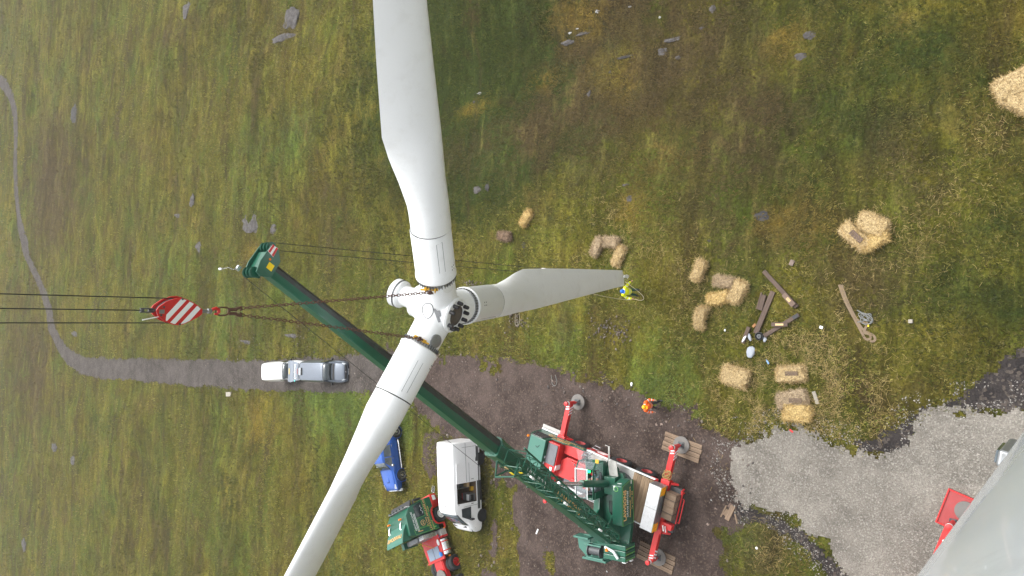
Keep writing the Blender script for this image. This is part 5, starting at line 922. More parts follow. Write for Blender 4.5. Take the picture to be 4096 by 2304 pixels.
# outriggers: box, beam, jack, foot
for x, s, ln in ((7.0, -1, 3.42), (7.0, 1, 2.55), (0.12, -1, 3.28), (-.05, 1, 3.08)):
    mb = MB(); mb.bx(x-.25, x+.25, min(s*.5, s*1.45), max(s*.5, s*1.45), .72, 1.14); mb.prism([(x-.25, .72), (x-.62, .72), (x-.30, 1.05)], s*1.28, s*1.40, 'y'); bxx = cp('outrigger_box', mb, 'red', bevel=.02)
    mb = MB(); mb.bx(x-.15, x+.15, min(s*1.3, s*ln), max(s*1.3, s*ln), .80, 1.10); bm_ = cp('outrigger_beam', mb, 'red', bevel=.015)
    mb = MB(); mb.lathe([(.05, .20), (.05, .5), (.11, .5), (.11, 1.30), (.125, 1.30), (.125, 1.42), (.05, 1.44)], (x+.0, s*ln, 0), n=18); jk = cp('jack', mb, 'red', None, True, 0)
    mb = MB(); mb.lathe([(.112, 1.14), (.118, 1.14), (.118, 1.26), (.112, 1.26)], (x, s*ln, 0), n=18, caps=False); cp('white_band', mb, 'wht', jk, True, 0)
    for j in range(3):
        mb = MB(); y0 = s*(ln-.22-.18*j); mb.add([(x-.151, y0, .80), (x-.151, y0+s*.09, .80), (x-.151, y0-s*.03, 1.10), (x-.151, y0-s*.12, 1.10), (x-.158, y0, .80), (x-.158, y0+s*.09, .80), (x-.158, y0-s*.03, 1.10), (x-.158, y0-s*.12, 1.10)], [(0, 1, 2, 3), (7, 6, 5, 4), (0, 4, 5, 1), (1, 5, 6, 2), (2, 6, 7, 3), (3, 7, 4, 0)]); cp('warning_stripe', mb, 'wht', bm_, bevel=0)
    for j in range(2): mb = MB(); y0 = s*(ln-.20-.14*j); mb.box((x, y0, 1.105), (.22, .06, .006), rz=.35); cp('warning_stripe', mb, 'wht', bm_, bevel=0)
    mb = MB(); mb.box((x, s*ln, .215), (.34, .34, .05), rz=.2); mb.box((x, s*ln, .26), (.30, .05, .06), rz=.95); mb.box((x, s*ln, .26), (.30, .05, .06), rz=-.6); cp('jack_foot', mb, 'dsteel', jk)
    pw = Mc @ Vector((x, s*ln, .11 if x > 3 else .165)); lab = {(7.0, -1): 'round grey pad on bare earth under the outrigger nearest the red crane grille', (7.0, 1): 'round grey pad under the crane outrigger on the boom side', (.12, -1): 'round grey pad on timber mat near the man in orange', (-.05, 1): 'round grey pad on timber mat at the crane rear, lower edge'}[(x, s)]
    mb = MB(); mb.lathe([(.02, -.06), (.44, -.06), (.46, -.03), (.46, .02), (.42, .03), (.02, .03)], n=40); pd = tag(obj('outrigger_pad', mb, K['padgrey'], None, True, M=Matrix.Translation(pw-Vector((0, 0, 0)))), lab, 'pad', 'outrigger pads')
# rear deck: planks, storage box, stacked timbers
for j in range(5): mb = MB(); mb.box((0, 0, 0), (.235, 2.5, .06)); cp('deck_plank', mb, 'plankY', dk, M=Matrix.Translation((.76+.245*j, .02*math.sin(j*3), 1.34+.008*(j % 2))), bevel=.008)
mb = MB(); mb.bx(-.12, .60, -1.24, 1.24, 1.20, 1.92); sb = cp('storage_box', mb, 'steel', bevel=.015)
for y0, y1 in ((-1.23, -.01), (.01, 1.23)): mb = MB(); mb.bx(-.11, .59, y0, y1, 1.925, 1.955); cp('box_lid', mb, 'alu', sb, bevel=.008)
text('LAWSONS CRANE SERVICES', .12, sb, (-.125, 0, 1.62), (0, -1, 0), (0, 0, 1), K['dsteel'], ext=.003)
for y in (-1.0, 1.0):
    mb = MB(); mb.bx(-.135, -.122, y-.23, y+.23, 1.40, 1.90); cv = cp('chevron_board', mb, 'yellow', sb, bevel=0)
    for j in range(3): mb = MB(); yy = y-.18+.16*j; mb.add([(-.137, yy-.09, 1.42), (-.137, yy, 1.42), (-.137, yy+.10, 1.88), (-.137, yy+.01, 1.88), (-.142, yy-.09, 1.42), (-.142, yy, 1.42), (-.142, yy+.10, 1.88), (-.142, yy+.01, 1.88)], [(0, 1, 2, 3), (7, 6, 5, 4), (0, 4, 5, 1), (1, 5, 6, 2), (2, 6, 7, 3), (3, 7, 4, 0)]); cp('chevron', mb, 'orange', cv, bevel=0)
mb = MB(); mb.bx(-.80, -.1, -1.2, 1.2, .58, .86); cp('rear_frame', mb, 'dsteel'); mb = MB(); mb.bx(-.92, -.86, -1.2, .62, .90, .98); cp('rear_bar', mb, 'red')
mb = MB(); mb.tube([(-.95, -1.12, .9), (-.98, -1.12, 1.25), (-.98, -1.28, 1.35), (-.9, -1.3, .9)], .05, 6); mb.tube([(-.98, .5, .95), (-1.08, .5, 1.0), (-1.08, -.8, 1.0), (-.98, -.8, .95)], .03, 6); mb.box((-.55, .82, 1.1), (.6, .30, .35)); cp('rear_rail', mb, 'red')
for j in range(4): mb = MB(); mb.box((-.62+.06*j, .98, 1.30), (.08, .30, .04), rz=.4); cp('striped_guard', mb, 'wht' if j % 2 else 'red', bevel=0)
tst = thing('timber_stack', 'stack of square timbers strapped on the rear of the crane', 'timber', M=Mc @ Matrix.Translation((-.52, -.30, .95)))
for i in range(4):
    for j in range(2):
        mb = MB(); mb.box((0, 0, 0), (.60, .345, .25)); obj('timber', mb, K['plank'], tst, bevel=.012, M=Matrix.Translation((.012*((i*7+j) % 3), -.53+.355*i, .13+.26*j)))
for y in (-.36, .36): mb = MB(); mb.tube([(-.33, y, .0), (-.33, y, .535), (.33, y, .535), (.33, y, .0)], .012, 5); obj('strap', mb, K['black'], tst)
rc_ = thing('rope_coil', 'loose coil of tan rope hung over the rear red outrigger beam', 'rope', M=Mc @ Matrix.Translation((.10, -1.75, 1.12)))
mb = MB(); mb.tube([(.20*math.sin(t*1.03)+.05*math.sin(t*.31), .20*math.cos(t*.93)+.06*math.sin(t*.47), .05+.05*math.sin(t*.7)) for t in np.linspace(0, 44, 160)], .015, 5); obj('coil', mb, K['coil'], rc_, True)
mb = MB(); mb.tube([(.15, -.1, .06), (-.1, -.22, .08), (-.2, -.15, -.1), (-.22, -.12, -.4)], .015, 5); obj('rope_end', mb, K['coil'], rc_, True)
# ---------------------------------------------------------------- superstructure
def up(name, mb, mat, par=None, smooth=False, bevel=.012, M=None): return obj(name, mb, K[mat] if isinstance(mat, str) else mat, par or cr, smooth, bevel, (Mu if par is None else None) if M is None else M)
mb = MB(); mb.lathe([(.9, 1.24), (.9, 1.5)], n=36); up('slew_ring', mb, 'dsteel', None, True, 0)
mb = MB(); mb.prism([(-3.3, -.75), (-3.3, 1.75), (-1.6, 1.45), (-.2, 1.30), (.9, 1.05), (.9, -.45), (-.3, -.85), (-1.8, -.95)], 1.50, 1.78); pf = up('turntable', mb, 'green', bevel=.02)
for y in (-.22, .80): mb = MB(); mb.prism([(-2.6, 1.78), (-2.35, 3.05), (-1.75, 3.10), (-1.1, 2.2), (.6, 1.95), (.8, 1.78)], y-.04, y+.04, 'y'); up('pivot_bracket', mb, 'green')
mb = MB(); mb.prism([(-1.70, 1.50), (-1.70, 2.55), (-1.62, 2.72), (.42, 2.72), (.66, 1.9), (.62, 1.50)], -.96, -.36, 'y'); ec = up('engine_housing', mb, 'green', bevel=.02)
text('LAWSONS', .40, ec, (-.62, -.967, 2.42), (1, 0, 0), (0, 0, 1), K['gold'], ext=.005, wx=.86, off=.006); text('CRANE SERVICES', .19, ec, (-.60, -.967, 2.14), (1, 0, 0), (0, 0, 1), K['wht'], ext=.005, wx=.95, shear=.2); text('Cockermouth   Cumbria', .17, ec, (-.52, -.967, 1.88), (1, 0, 0), (0, 0, 1), K['gold'], ext=.005, wx=.95); text('Tel  01900  823', .15, ec, (-.45, -.967, 1.65), (1, 0, 0), (0, 0, 1), K['gold'], ext=.005)
mb = MB(); mb.tube([(-1.64, -.968, 1.54), (-1.64, -.968, 2.66), (.38, -.968, 2.66), (.60, -.968, 1.9), (.57, -.968, 1.54)], .010, 5, closed=True); up('coach_line', mb, 'lime', ec, bevel=0)
mb = MB(); mb.box((.50, -.66, 2.35), (.02, .24, .24)); mb.box((.30, -.5, 2.725), (.24, .10, .01)); mb.box((.52, -.969, 1.75), (.2, .008, .09)); up('white_plate', mb, 'wht', ec, bevel=0)
mb = MB(); mb.lathe([(.13, 0), (.13, .01)], (.25, -.60, 2.724), n=24); r_e = up('green_emblem', mb, 'lime', ec, bevel=0); mb = MB(); mb.lathe([(.10, .004), (.10, .014)], (.25, -.60, 2.724), n=24); up('emblem_field', mb, 'green', r_e, bevel=0)
mb = MB(); mb.prism([(.75, -.30), (1.55, -.2), (1.62, .15), (1.4, .32), (.75, .22)], 1.95, 2.0); up('chequer_step', mb, 'chq')
mb = MB(); mb.bx(-.2, .74, -.30, .40, 1.78, 2.3); mb.lathe([(.30, 0), (.30, .5)], (.9, .0, 1.6), (0, 1, 0), 24); mb.lathe([(.24, 0), (.24, .7)], (-.5, -.3, 2.0), (1, 0, 0), 20); up('hydraulic_tank', mb, 'green', bevel=.03)
mb = MB()
for j in range(7): mb.tube([(-1.5+.02*j, -.25+.07*j, 1.85), (-1.2, -.22+.07*j, 2.05+.03*math.sin(j)), (-.6, -.2+.08*j, 1.95)], .025, 5)
up('hydraulic_hoses', mb, 'black', None, True, 0)
# operator cab
mb = MB(); mb.bx(-.40, 1.45, .52, 1.62, 1.62, 1.75); mb.bx(-.40, -.32, .52, 1.62, 1.75, 3.25); mb.prism([(-.40, 1.7), (1.42, 1.7), (1.55, 2.2), (1.1, 2.2), (.0, 2.2), (-.05, 3.0), (-.40, 3.0)], .50, .54, 'y'); mb.prism([(-.40, 1.7), (1.42, 1.7), (1.55, 2.2), (-.4, 2.2)], 1.60, 1.64, 'y'); mb.prism([(-.40, 3.0), (-.40, 3.25), (1.15, 3.25), (1.56, 2.95), (1.56, 2.15), (1.48, 2.15), (1.48, 2.88), (1.1, 3.12), (-.05, 3.12)], .50, .54, 'y'); mb.prism([(-.40, 2.2), (-.40, 3.25), (1.15, 3.25), (1.56, 2.95), (1.56, 2.15), (1.48, 2.15), (1.48, 2.88), (1.1, 3.12), (-.30, 3.12)], 1.60, 1.64, 'y'); oc = up('operator_cab', mb, 'green', bevel=.015)
mb = MB()
for p, q_ in (((-.40, .84, 3.28), (1.18, .84, 3.28)), ((-.40, 1.60, 3.28), (1.18, 1.60, 3.28)), ((1.18, .82, 3.28), (1.18, 1.62, 3.28))): mb.cyl(p, q_, .028, n=6)
up('roof_rail', mb, 'wht', oc, True, 0)
mb = MB(); mb.quad((-.38, .86, 3.25), (1.16, .86, 3.25), (1.16, 1.58, 3.25), (-.38, 1.58, 3.25), .01); up('roof_glass', mb, 'clear', oc, bevel=0)
mb = MB(); mb.quad((1.20, .56, 3.22), (1.54, .56, 2.90), (1.54, 1.58, 2.90), (1.20, 1.58, 3.22), .01) ; up('upper_windscreen', mb, 'clear', oc, bevel=0)
mb = MB(); mb.quad((1.50, .62, 3.02), (2.18, .62, 3.28), (2.18, 1.52, 3.28), (1.50, 1.52, 3.02), .012); sc2 = up('opened_windscreen', mb, 'clear', oc, bevel=0); mb = MB(); mb.tube([(1.6, .95, 3.10), (2.0, .85, 3.26)], .014, 5); up('wiper', mb, 'black', sc2, bevel=0)
mb = MB(); mb.quad((0, .522, 2.22), (1.46, .522, 2.22), (1.46, .522, 2.86), (0, .522, 3.05), .008); up('door_glass', mb, 'clear', oc, bevel=0)
mb = MB(); mb.bx(1.05, 1.17, .62, .78, 3.28, 3.36); up('green_beacon', mb, 'limelt', oc)
mb = MB(); mb.box((1.62, .42, 2.95), (.22, .22, .03)); up('work_lamp', mb, 'lug', oc)
mb = MB(); mb.bx(-.2, .35, .8, 1.35, 1.9, 2.02); mb.bx(-.28, -.15, .8, 1.35, 2.0, 2.75); up('seat', mb, 'black', oc, bevel=.04)
mb = MB(); mb.box((.7, .62, 2.3), (.4, .15, .1)); mb.cyl((.9, 1.05, 1.75), (.95, 1.05, 2.4), .03, n=8); up('controls', mb, 'black', oc)
mb = MB(); mb.tube([(1.5, .3, 2.2), (1.65, .15, 2.25), (2.35, .10, 2.2), (2.4, .35, 2.2)], .025, 6); mb.box((2.0, .12, 2.2), (.7, .10, .03)); up('cab_step', mb, 'chq', bevel=0)
# counterweight and winch
for j in range(3):
    mb = MB(); mb.bx(-3.62+.29*j, -3.35+.29*j, -.92, .42, 1.30, 2.38-.02*j); cw = up('counterweight_slab', mb, 'green', bevel=.03)
for j in range(3): mb = MB(); mb.bx(-3.55+.29*j, -3.52+.29*j, -.935, .2, 1.35, 2.3); up('slab_edge_line', mb, 'lime', bevel=0)
mb = MB(); mb.bx(-3.72, -3.64, -.9, -.5, 1.5, 1.7); mb.bx(-3.66, -3.63, -.92, -.70, 2.1, 2.36); up('white_marker', mb, 'wht', bevel=0)
for j in range(3): mb = MB(); mb.box((-3.655, -.35+.14*j, 1.5), (.012, .08, .2)); up('red_marker', mb, 'red', bevel=0)
mb = MB(); mb.prism([(-3.9, .5), (-3.95, 1.8), (-3.5, 2.35), (-2.9, 2.45), (-2.7, 1.9), (-2.7, 1.6), (-3.1, 1.6), (-3.1, .62), (-2.8, .5)], 1.70, 1.82); mb.bx(-3.95, -3.85, .4, 1.9, 1.4, 2.2); mb.bx(-2.85, -2.75, 1.45, 2.4, 1.6, 2.3); wf_ = up('winch_frame', mb, 'green_l', bevel=.015)
mb = MB(); mb.lathe([(.34, 0), (.34, .04), (.24, .05), (.24, .75), (.34, .76), (.34, .80)], (-3.42, .72, 2.02), (0, 1, 0), 28); up('winch_drum', mb, 'dsteel', None, True, 0)
mb = MB(); mb.cyl((-3.05, .55, 2.40), (-3.05, 1.6, 2.40), .05, n=10); up('drum_guard', mb, 'green_l', bevel=0); mb = MB(); mb.cyl((-3.80, .55, 2.20), (-3.80, 1.6, 2.20), .05, n=10); up('drum_guard', mb, 'green_l', bevel=0)
mb = MB(); mb.lathe([(.10, 0), (.10, .08), (.06, .16)], (-3.10, .12, 2.45), n=14); up('amber_beacon', mb, 'orange', None, True, 0)
mb = MB(); mb.tube([(-3.0, .3, 2.4), (-3.1, -.3, 2.55), (-3.45, -.55, 2.5)], .07, 8); up('exhaust_silencer', mb, 'reflect', None, True, 0)
# ---------------------------------------------------------------- telescopic boom
PIV = np.array([-12.62, 20.73, 2.70]); HEAD = D(1053, 1062, 24.7); bv = HEAD-PIV; BL = float(np.linalg.norm(bv)); Mboom = Mc.inverted() @ frame(PIV, bv)
def sect(w_, h_, zoff=0.0): return [(-w_*.5, -h_*.28), (-w_*.34, -h_*.46), (0, -h_*.5), (w_*.34, -h_*.46), (w_*.5, -h_*.28), (w_*.5, h_*.36), (w_*.42, h_*.48), (0, h_*.5), (-w_*.42, h_*.48), (-w_*.5, h_*.36)]
def bsect(name, s0, s1, w0, w1, h0, h1, mat):
    mb = MB(); mb.loft([[(s0, y, z) for y, z in sect(w0, h0)], [(s1, y, z) for y, z in sect(w1, h1)]]); return obj(name, mb, K[mat], cr, True, .01, Mboom, ang=30)
base = bsect('boom_base_section', -.7, 10.4, .76, .72, .94, .88, 'green')
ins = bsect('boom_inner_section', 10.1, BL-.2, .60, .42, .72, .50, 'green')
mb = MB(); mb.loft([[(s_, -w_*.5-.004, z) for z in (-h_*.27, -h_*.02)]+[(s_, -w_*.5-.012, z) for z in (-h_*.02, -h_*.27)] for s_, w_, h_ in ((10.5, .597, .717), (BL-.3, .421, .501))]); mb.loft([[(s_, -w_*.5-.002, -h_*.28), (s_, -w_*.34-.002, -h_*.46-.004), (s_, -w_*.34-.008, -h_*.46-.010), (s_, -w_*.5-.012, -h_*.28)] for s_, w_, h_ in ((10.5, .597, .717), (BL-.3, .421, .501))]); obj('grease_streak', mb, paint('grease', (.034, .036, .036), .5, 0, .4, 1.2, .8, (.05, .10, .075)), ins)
mb = MB(); mb.loft([[(10.3, y*1.06, z*1.05) for y, z in sect(.74, .90)], [(10.62, y*1.06, z*1.05) for y, z in sect(.74, .90)]]); obj('boom_collar', mb, K['green'], base, False, .02)
mb = MB()
for y in (-.28, -.05, .18): mb.box((10.75, .62, y), (.5, .05, .10))
obj('wear_pads', mb, K['steel'], base)
for s_ in (1.5, 4.2, 6.8, 9.2): mb = MB(); mb.box((s_, .385, .2), (.14, .06, .5)); obj('boom_rib', mb, K['green'], base, bevel=.01)
text('LAWSONS', .52, base, (4.2, -.385, .1), (-1, 0, 0), (0, 0, -1), K['gold'], ext=.004); text('LIEBHERR', .42, base, (7.4, -.385, .12), (-1, 0, 0), (0, 0, -1), K['wht'], ext=.004)
mb = MB(); mb.box((9.0, -.30, .58), (.24, .36, .02)); obj('yellow_sign', mb, K['yellow'], base)
# luffing cylinder
c0 = Mu @ Vector((.30, .25, 1.95)); c1 = Mboom @ Vector((5.0, 0, -.55)); cm = c0+(c1-c0)*.58
mb = MB(); mb.cyl(c0, cm, .19, n=20); lc = obj('luffing_cylinder', mb, K['green'], cr, True, .01); mb = MB(); mb.cyl(cm, c1, .11, n=18); obj('piston_rod', mb, K['alu_s'], lc, True)
# boom head with sheaves
mb = MB(); mb.prism([(-.45, -.42), (-.45, .38), (.0, .62), (.26, .58), (.34, .1), (.26, -.76), (-.06, -.82)], -.44, -.38, 'y'); mb.prism([(-.45, -.42), (-.45, .38), (.0, .62), (.26, .58), (.34, .1), (.26, -.76), (-.06, -.82)], .38, .44, 'y'); mb.box((-.05, 0, .34), (.55, .76, .08)); mb.box((-.08, 0, -.1), (.5, .76, .8)); Mh = Mboom @ Matrix.Translation((BL+.08, 0, 0)) @ Matrix.Scale(.80, 4); hd_ = obj('boom_head', mb, K['green'], cr, bevel=.015, M=Mh)
for y in (-.22, 0, .22):
    for xx, zz, rr in ((.22, .56, .22), (.12, -.74, .22)): mb = MB(); mb.lathe([(.05, -.05), (rr, -.05), (rr-.04, -.015), (rr-.04, .015), (rr, .05), (.05, .05)], (xx, y, zz), (0, 1, 0), 24); obj('sheave', mb, K['green'], hd_, True)
mb = MB(); mb.box((-.16, -.448, .04), (.28, .015, .28)); obj('yellow_sign', mb, K['yellow'], hd_)
mb = MB(); mb.add([(-.06, -.445, -.36), (.28, -.445, -.42), (.24, -.445, -.76), (-.05, -.445, -.80), (-.06, -.455, -.36), (.28, -.455, -.42), (.24, -.455, -.76), (-.05, -.455, -.80)], [(0, 1, 2, 3), (7, 6, 5, 4), (0, 4, 5, 1), (1, 5, 6, 2), (2, 6, 7, 3), (3, 7, 4, 0)]); obj('warning_panel', mb, K['wht'], hd_)
for a_, b_ in ((.0, .10), (.21, .32)): mb = MB(); mb.add([(-.05+a_, -.457, -.37-a_*.18), (-.05+b_, -.457, -.37-b_*.18), (-.05+b_*.9, -.457, -.78), (-.05+a_*.9, -.457, -.78), (-.05+a_, -.463, -.37-a_*.18), (-.05+b_, -.463, -.37-b_*.18), (-.05+b_*.9, -.463, -.78), (-.05+a_*.9, -.463, -.78)], [(0, 1, 2, 3), (7, 6, 5, 4), (0, 4, 5, 1), (1, 5, 6, 2), (2, 6, 7, 3), (3, 7, 4, 0)]); obj('red_stripe', mb, K['red'], hd_)
mb = MB(); mb.lathe([(.05, 0), (.05, .02)], (.02, -.447, -.20), (0, -1, 0), 12); obj('amber_reflector', mb, K['orange'], hd_)
mb = MB(); mb.tube([(.5, .3, .5), (.8, .3, .8), (1.0, .28, .85), (1.25, .25, 1.1)], .025, 6); mb.box((.62, .3, .62), (.14, .12, .2)); mb.tube([(1.25, .15, 1.1), (1.25, .35, 1.1)], .05, 6); obj('wind_gauge', mb, K['alu_s'], hd_, True)
text('JhL', .26, hd_, (.0, -.05, .445), (0, -1, 0), (1, 0, 0), K['gold'], ext=.003, shear=.2)
# lattice jib folded along the boom
jb0, jb1 = .2, 10.9
def jsec(s): 
    t = (s-jb0)/(jb1-jb0); w_ = .34+.74*min(1, max(0, t*1.25)); h_ = .34+.40*min(1, max(0, t*1.3)); return w_, h_
mb = MB(); joff = Vector((0, -1.30, .38))
def jp(s, a, b): w_, h_ = jsec(s); return Vector((s, joff.y+a*w_*.5, joff.z+b*h_*.5))
nodes = list(np.linspace(jb0+.4, jb1-.4, 12))
for a, b in ((-1, 1), (1, 1), (1, -1), (-1, -1)):
    mb.cyl(jp(jb0, a*.3, b*.4), jp(nodes[0], a, b), .045, n=7); mb.cyl(jp(nodes[0], a, b), jp(nodes[-1], a, b), .045, n=7); mb.cyl(jp(nodes[-1], a, b), jp(jb1, a*1.1, b), .045, n=7)
jib = obj('lattice_jib', mb, K['green'], cr, True, 0, Mboom)
fc = [((-1, 1), (1, 1)), ((1, 1), (1, -1)), ((1, -1), (-1, -1)), ((-1, -1), (-1, 1))]
for i in range(len(nodes)):
    for (a, b) in fc:
        mb = MB(); mb.cyl(jp(nodes[i], *a), jp(nodes[i], *b), .022, n=5); obj('cross_brace', mb, K['green'], jib)
        if i < len(nodes)-1: mb = MB(); p, q_ = (a, b) if i % 2 else (b, a); mb.cyl(jp(nodes[i], *p), jp(nodes[i+1], *q_), .024, n=5); obj('diagonal_brace', mb, K['green'], jib)
for s_ in (2.6, 6.4, 9.6): mb = MB(); mb.cyl(jp(s_, -.9, 1)+Vector((-.12, 0, .05)), jp(s_, -.9, 1)+Vector((.12, 0, .05)), .06, n=8); obj('white_sleeve', mb, K['wht'], jib)
mb = MB(); mb.tube([jp(jb1, -1.1, 1), jp(jb1+.15, -1.3, 2.6), jp(jb1-.2, 1.0, 2.7), jp(jb1, 1.1, 1)], .04, 6); mb.tube([jp(jb1-.9, -1, 1), jp(jb1+.1, -1.25, 2.5)], .035, 6); mb.tube([jp(jb1-.9, 1, 1), jp(jb1-.2, 1, 2.6)], .035, 6); obj('jib_foot_frame', mb, K['green'], jib, True)
mb = MB(); mb.box((jb1-1.3, -1.2, .70), (.26, .2, .03)); obj('yellow_sign', mb, K['yellow'], jib); mb = MB(); mb.box((jb1-.1, -1.25, .95), (.22, .09, .03)); obj('cream_sign', mb, K['pale_wood'], jib)
mb = MB(); mb.lathe([(.3, -.06), (.3, .06)], (8.6, .75, -.15), (0, 1, 0), 20); mb.box((8.6, .58, -.1), (.3, .3, .3)); obj('jib_winch', mb, K['green'], cr, True, 0, Mboom)
mb = MB(); mb.tube([(10.4, .60, -.2), (10.0, .95, -.3), (8.2, 1.0, -.4), (8.0, .6, -.3)], .05, 6); obj('tie_bar', mb, K['green'], cr, True, 0, Mboom)
# hoist rope over the head and the small hook behind the hanging blade
bpy.context.view_layer.update()
Mhw = Mc @ Mh
for (px_, py_), lab in (((1097, 971), 'upper thin rope dropping from the green boom head'), ((1117, 1003), 'lower thin rope dropping from the green boom head')):
    p = V3(D(px_, py_, 24.4)); q_ = Vector((p.x, p.y, 9.0)); mb = MB(); mb.cyl(p, q_, .011, n=6); tag(obj('crane_rope', mb, K['rope'], None, True), lab, 'rope', 'ropes of the green crane')
pm_ = V3((D(1097, 971, 24.4)+D(1117, 1003, 24.4))/2)
hs2 = .62
h2 = thing('small_hook_block', 'red and white striped hook block half hidden behind the hanging blade', 'hook block', M=Matrix.Translation((pm_.x-.04, pm_.y, 8.7)) @ Matrix.Scale(.62, 4))
mb = MB(); mb.prism([(-.22, .35), (.22, .35), (.30, .1), (.28, -.3), (.12, -.5), (-.12, -.5), (-.28, -.3), (-.30, .1)], -.16, .16, 'y'); bb_ = obj('cheek_plate', mb, K['red'], h2, bevel=.02)
for z in (.18, -.18): mb = MB(); mb.prism([(-.305, z-.07), (.305, z-.02), (.305, z+.1), (-.305, z+.05)], -.165, .165, 'y'); obj('white_stripe', mb, K['wht'], bb_)
mb = MB(); mb.tube([(0, 0, -.5), (.08, 0, -.62), (.06, 0, -.74), (-.06, 0, -.74)], [.04, .045, .04, .02], 8); obj('hook', mb, K['red'], h2, True)
mb = MB(); mb.cyl(Mhw @ Vector((.1, .35, .75)), Mc @ Mboom @ Vector((9.6, .55, .95)), .010, n=5); tag(obj('guide_wire', mb, K['rope'], None, True), 'thin wire running along the top of the green boom', 'wire')
# ================================================================ TIMBER MATS under the rear outriggers
for y0, lb in ((-3.66, 'brown timber mat under the outrigger near the man in orange'), (2.67, 'brown timber mat under the outrigger at the lower edge')):
    t = thing('timber_mat', lb, 'timber mat', M=Mc @ Matrix.Translation((.1, y0, .0)), group='outrigger timber mats')
    for j in range(4): mb = MB(); mb.box((0, 0, 0), (2.2, .225, .10)); obj('plank', mb, K['plank'], t, bevel=.01, M=Matrix.Translation((.03*math.sin(j*2.1+y0), .125+.258*j, .055)) @ Matrix.Rotation(.012*math.sin(j*3), 4, 'Z'))
# ================================================================ STRAW BALES
def bale_mesh(L, W_, H_, seed, loose=0.0, bend=0.0):
    r = np.random.default_rng(seed); nx_, ny_, nz_ = 10, 6, 5; mb = MB()
    bm = bmesh.new(); bmesh.ops.create_cube(bm, size=1); bmesh.ops.subdivide_edges(bm, edges=bm.edges[:], cuts=8, use_grid_fill=True)
    v = np.array([p.co[:] for p in bm.verts]); f = [tuple(q.index for q in p.verts) for p in bm.faces]; bm.free()
    rad = np.linalg.norm(v, axis=1, keepdims=True); sph = v/rad*0.62; k = .30+.30*loose; v = v*(1-k)+sph*k
    d = (fbm(v[:, 0]*2.6+seed, v[:, 1]*2.6+v[:, 2]*2, 4, seed)-.5)+.5*(fbm(v[:, 0]*9+seed, v[:, 1]*9+v[:, 2]*7, 2, seed)-.5); v = v*(1.05+(.42+.4*loose)*d[:, None])
    v = v*np.array([L, W_, H_]); v[:, 2] += H_/2; v[:, 1] += bend*(v[:, 0]/L)**2*2-bend*.25
    v[:, 2] += np.where(v[:, 2] > H_*.4, (fbm(v[:, 0]*6, v[:, 1]*6+seed, 2, seed+5)-.5)*(.05+.08*loose), 0)
    return v, f
def bale(px, py, dx, dy, label, tone=0, L=.98, W_=.47, H_=.37, loose=0.0, bend=0.0, seed=1, lift=0.0, up=None):
    p = G(px, py, H_*.7+lift); q = G(px+dx, py+dy, H_*.7+lift); d = q-p
    z0 = float(T(p[0], p[1]))+float(relief(np.array([p[0]]), np.array([p[1]]))[0])+lift
    t = thing('straw_bale', label, 'straw bale', M=frame((p[0], p[1], z0), (d[0], d[1], 0)), group='straw bales')
    v, f = bale_mesh(L, W_, H_, seed, loose, bend); mb = MB(); mb.add([tuple(a) for a in v], f)
    pal = [((0.36, 0.245, 0.10), (0.66, 0.50, 0.26)), ((0.30, 0.215, 0.125), (0.54, 0.42, 0.27)), ((0.42, 0.275, 0.085), (0.72, 0.53, 0.23)), ((0.20, 0.13, 0.085), (0.36, 0.26, 0.18))][tone]
    core = obj('core', mb, STRAWM[tone], t, True, ang=70)
    n = 2400; fi = rng.integers(0, len(f), n); P4 = np.array([[v[i] for i in f[k][:4]] for k in fi]); u = rng.uniform(0, 1, (n, 2, 1))
    pt = P4[:, 0]*(1-u[:, 0])*(1-u[:, 1])+P4[:, 1]*u[:, 0]*(1-u[:, 1])+P4[:, 2]*u[:, 0]*u[:, 1]+P4[:, 3]*(1-u[:, 0])*u[:, 1]
    nr = np.cross(P4[:, 1]-P4[:, 0], P4[:, 3]-P4[:, 0]); nr /= np.linalg.norm(nr, axis=1, keepdims=True)+1e-9
    out = np.sign((nr*(pt-np.array([0, 0, H_/2]))).sum(1))[:, None]; nr = nr*out
    dr = nr*rng.uniform(.1, .9, (n, 1))+rng.normal(0, .8, (n, 3)); dr /= np.linalg.norm(dr, axis=1, keepdims=True); ln = rng.uniform(.05, .22, (n, 1))
    sd = np.cross(dr, rng.normal(0, 1, (n, 3))); sd /= np.linalg.norm(sd, axis=1, keepdims=True); wdt = .0055
    V = np.stack([pt+nr*.002-sd*wdt, pt+nr*.002+sd*wdt, pt+dr*ln+nr*.012+sd*wdt*.6, pt+dr*ln+nr*.012-sd*wdt*.6], 1).reshape(-1, 3); V[:, 2] = np.maximum(V[:, 2], -.0)
    c = (np.array(pal[0])+(np.array(pal[1])-np.array(pal[0]))*rng.uniform(0, 1.35, (n, 1)))*rng.choice([.55, 1, 1, 1.1], (n, 1)); me = np_mesh('loose_ends', V, np.arange(4*n).reshape(-1, 4)); set_col(me, 'col', np.repeat(np.concatenate([c, np.ones((n, 1))], 1)[:, None], 4, 1).reshape(-1, 4))
    le = obj('loose_ends', me, M_straw, t); le['kind'] = 'stuff'
    if loose < .4:
        for y in (-.3, .3):
            mb = MB(); mb.tube([(-L*.5, W_*y, .05), (-L*.485, W_*y, H_*.97), (0, W_*y, H_*1.03), (L*.485, W_*y, H_*.97), (L*.5, W_*y, .05)], .004, 4); obj('twine', mb, K['coil'], t)
    return t
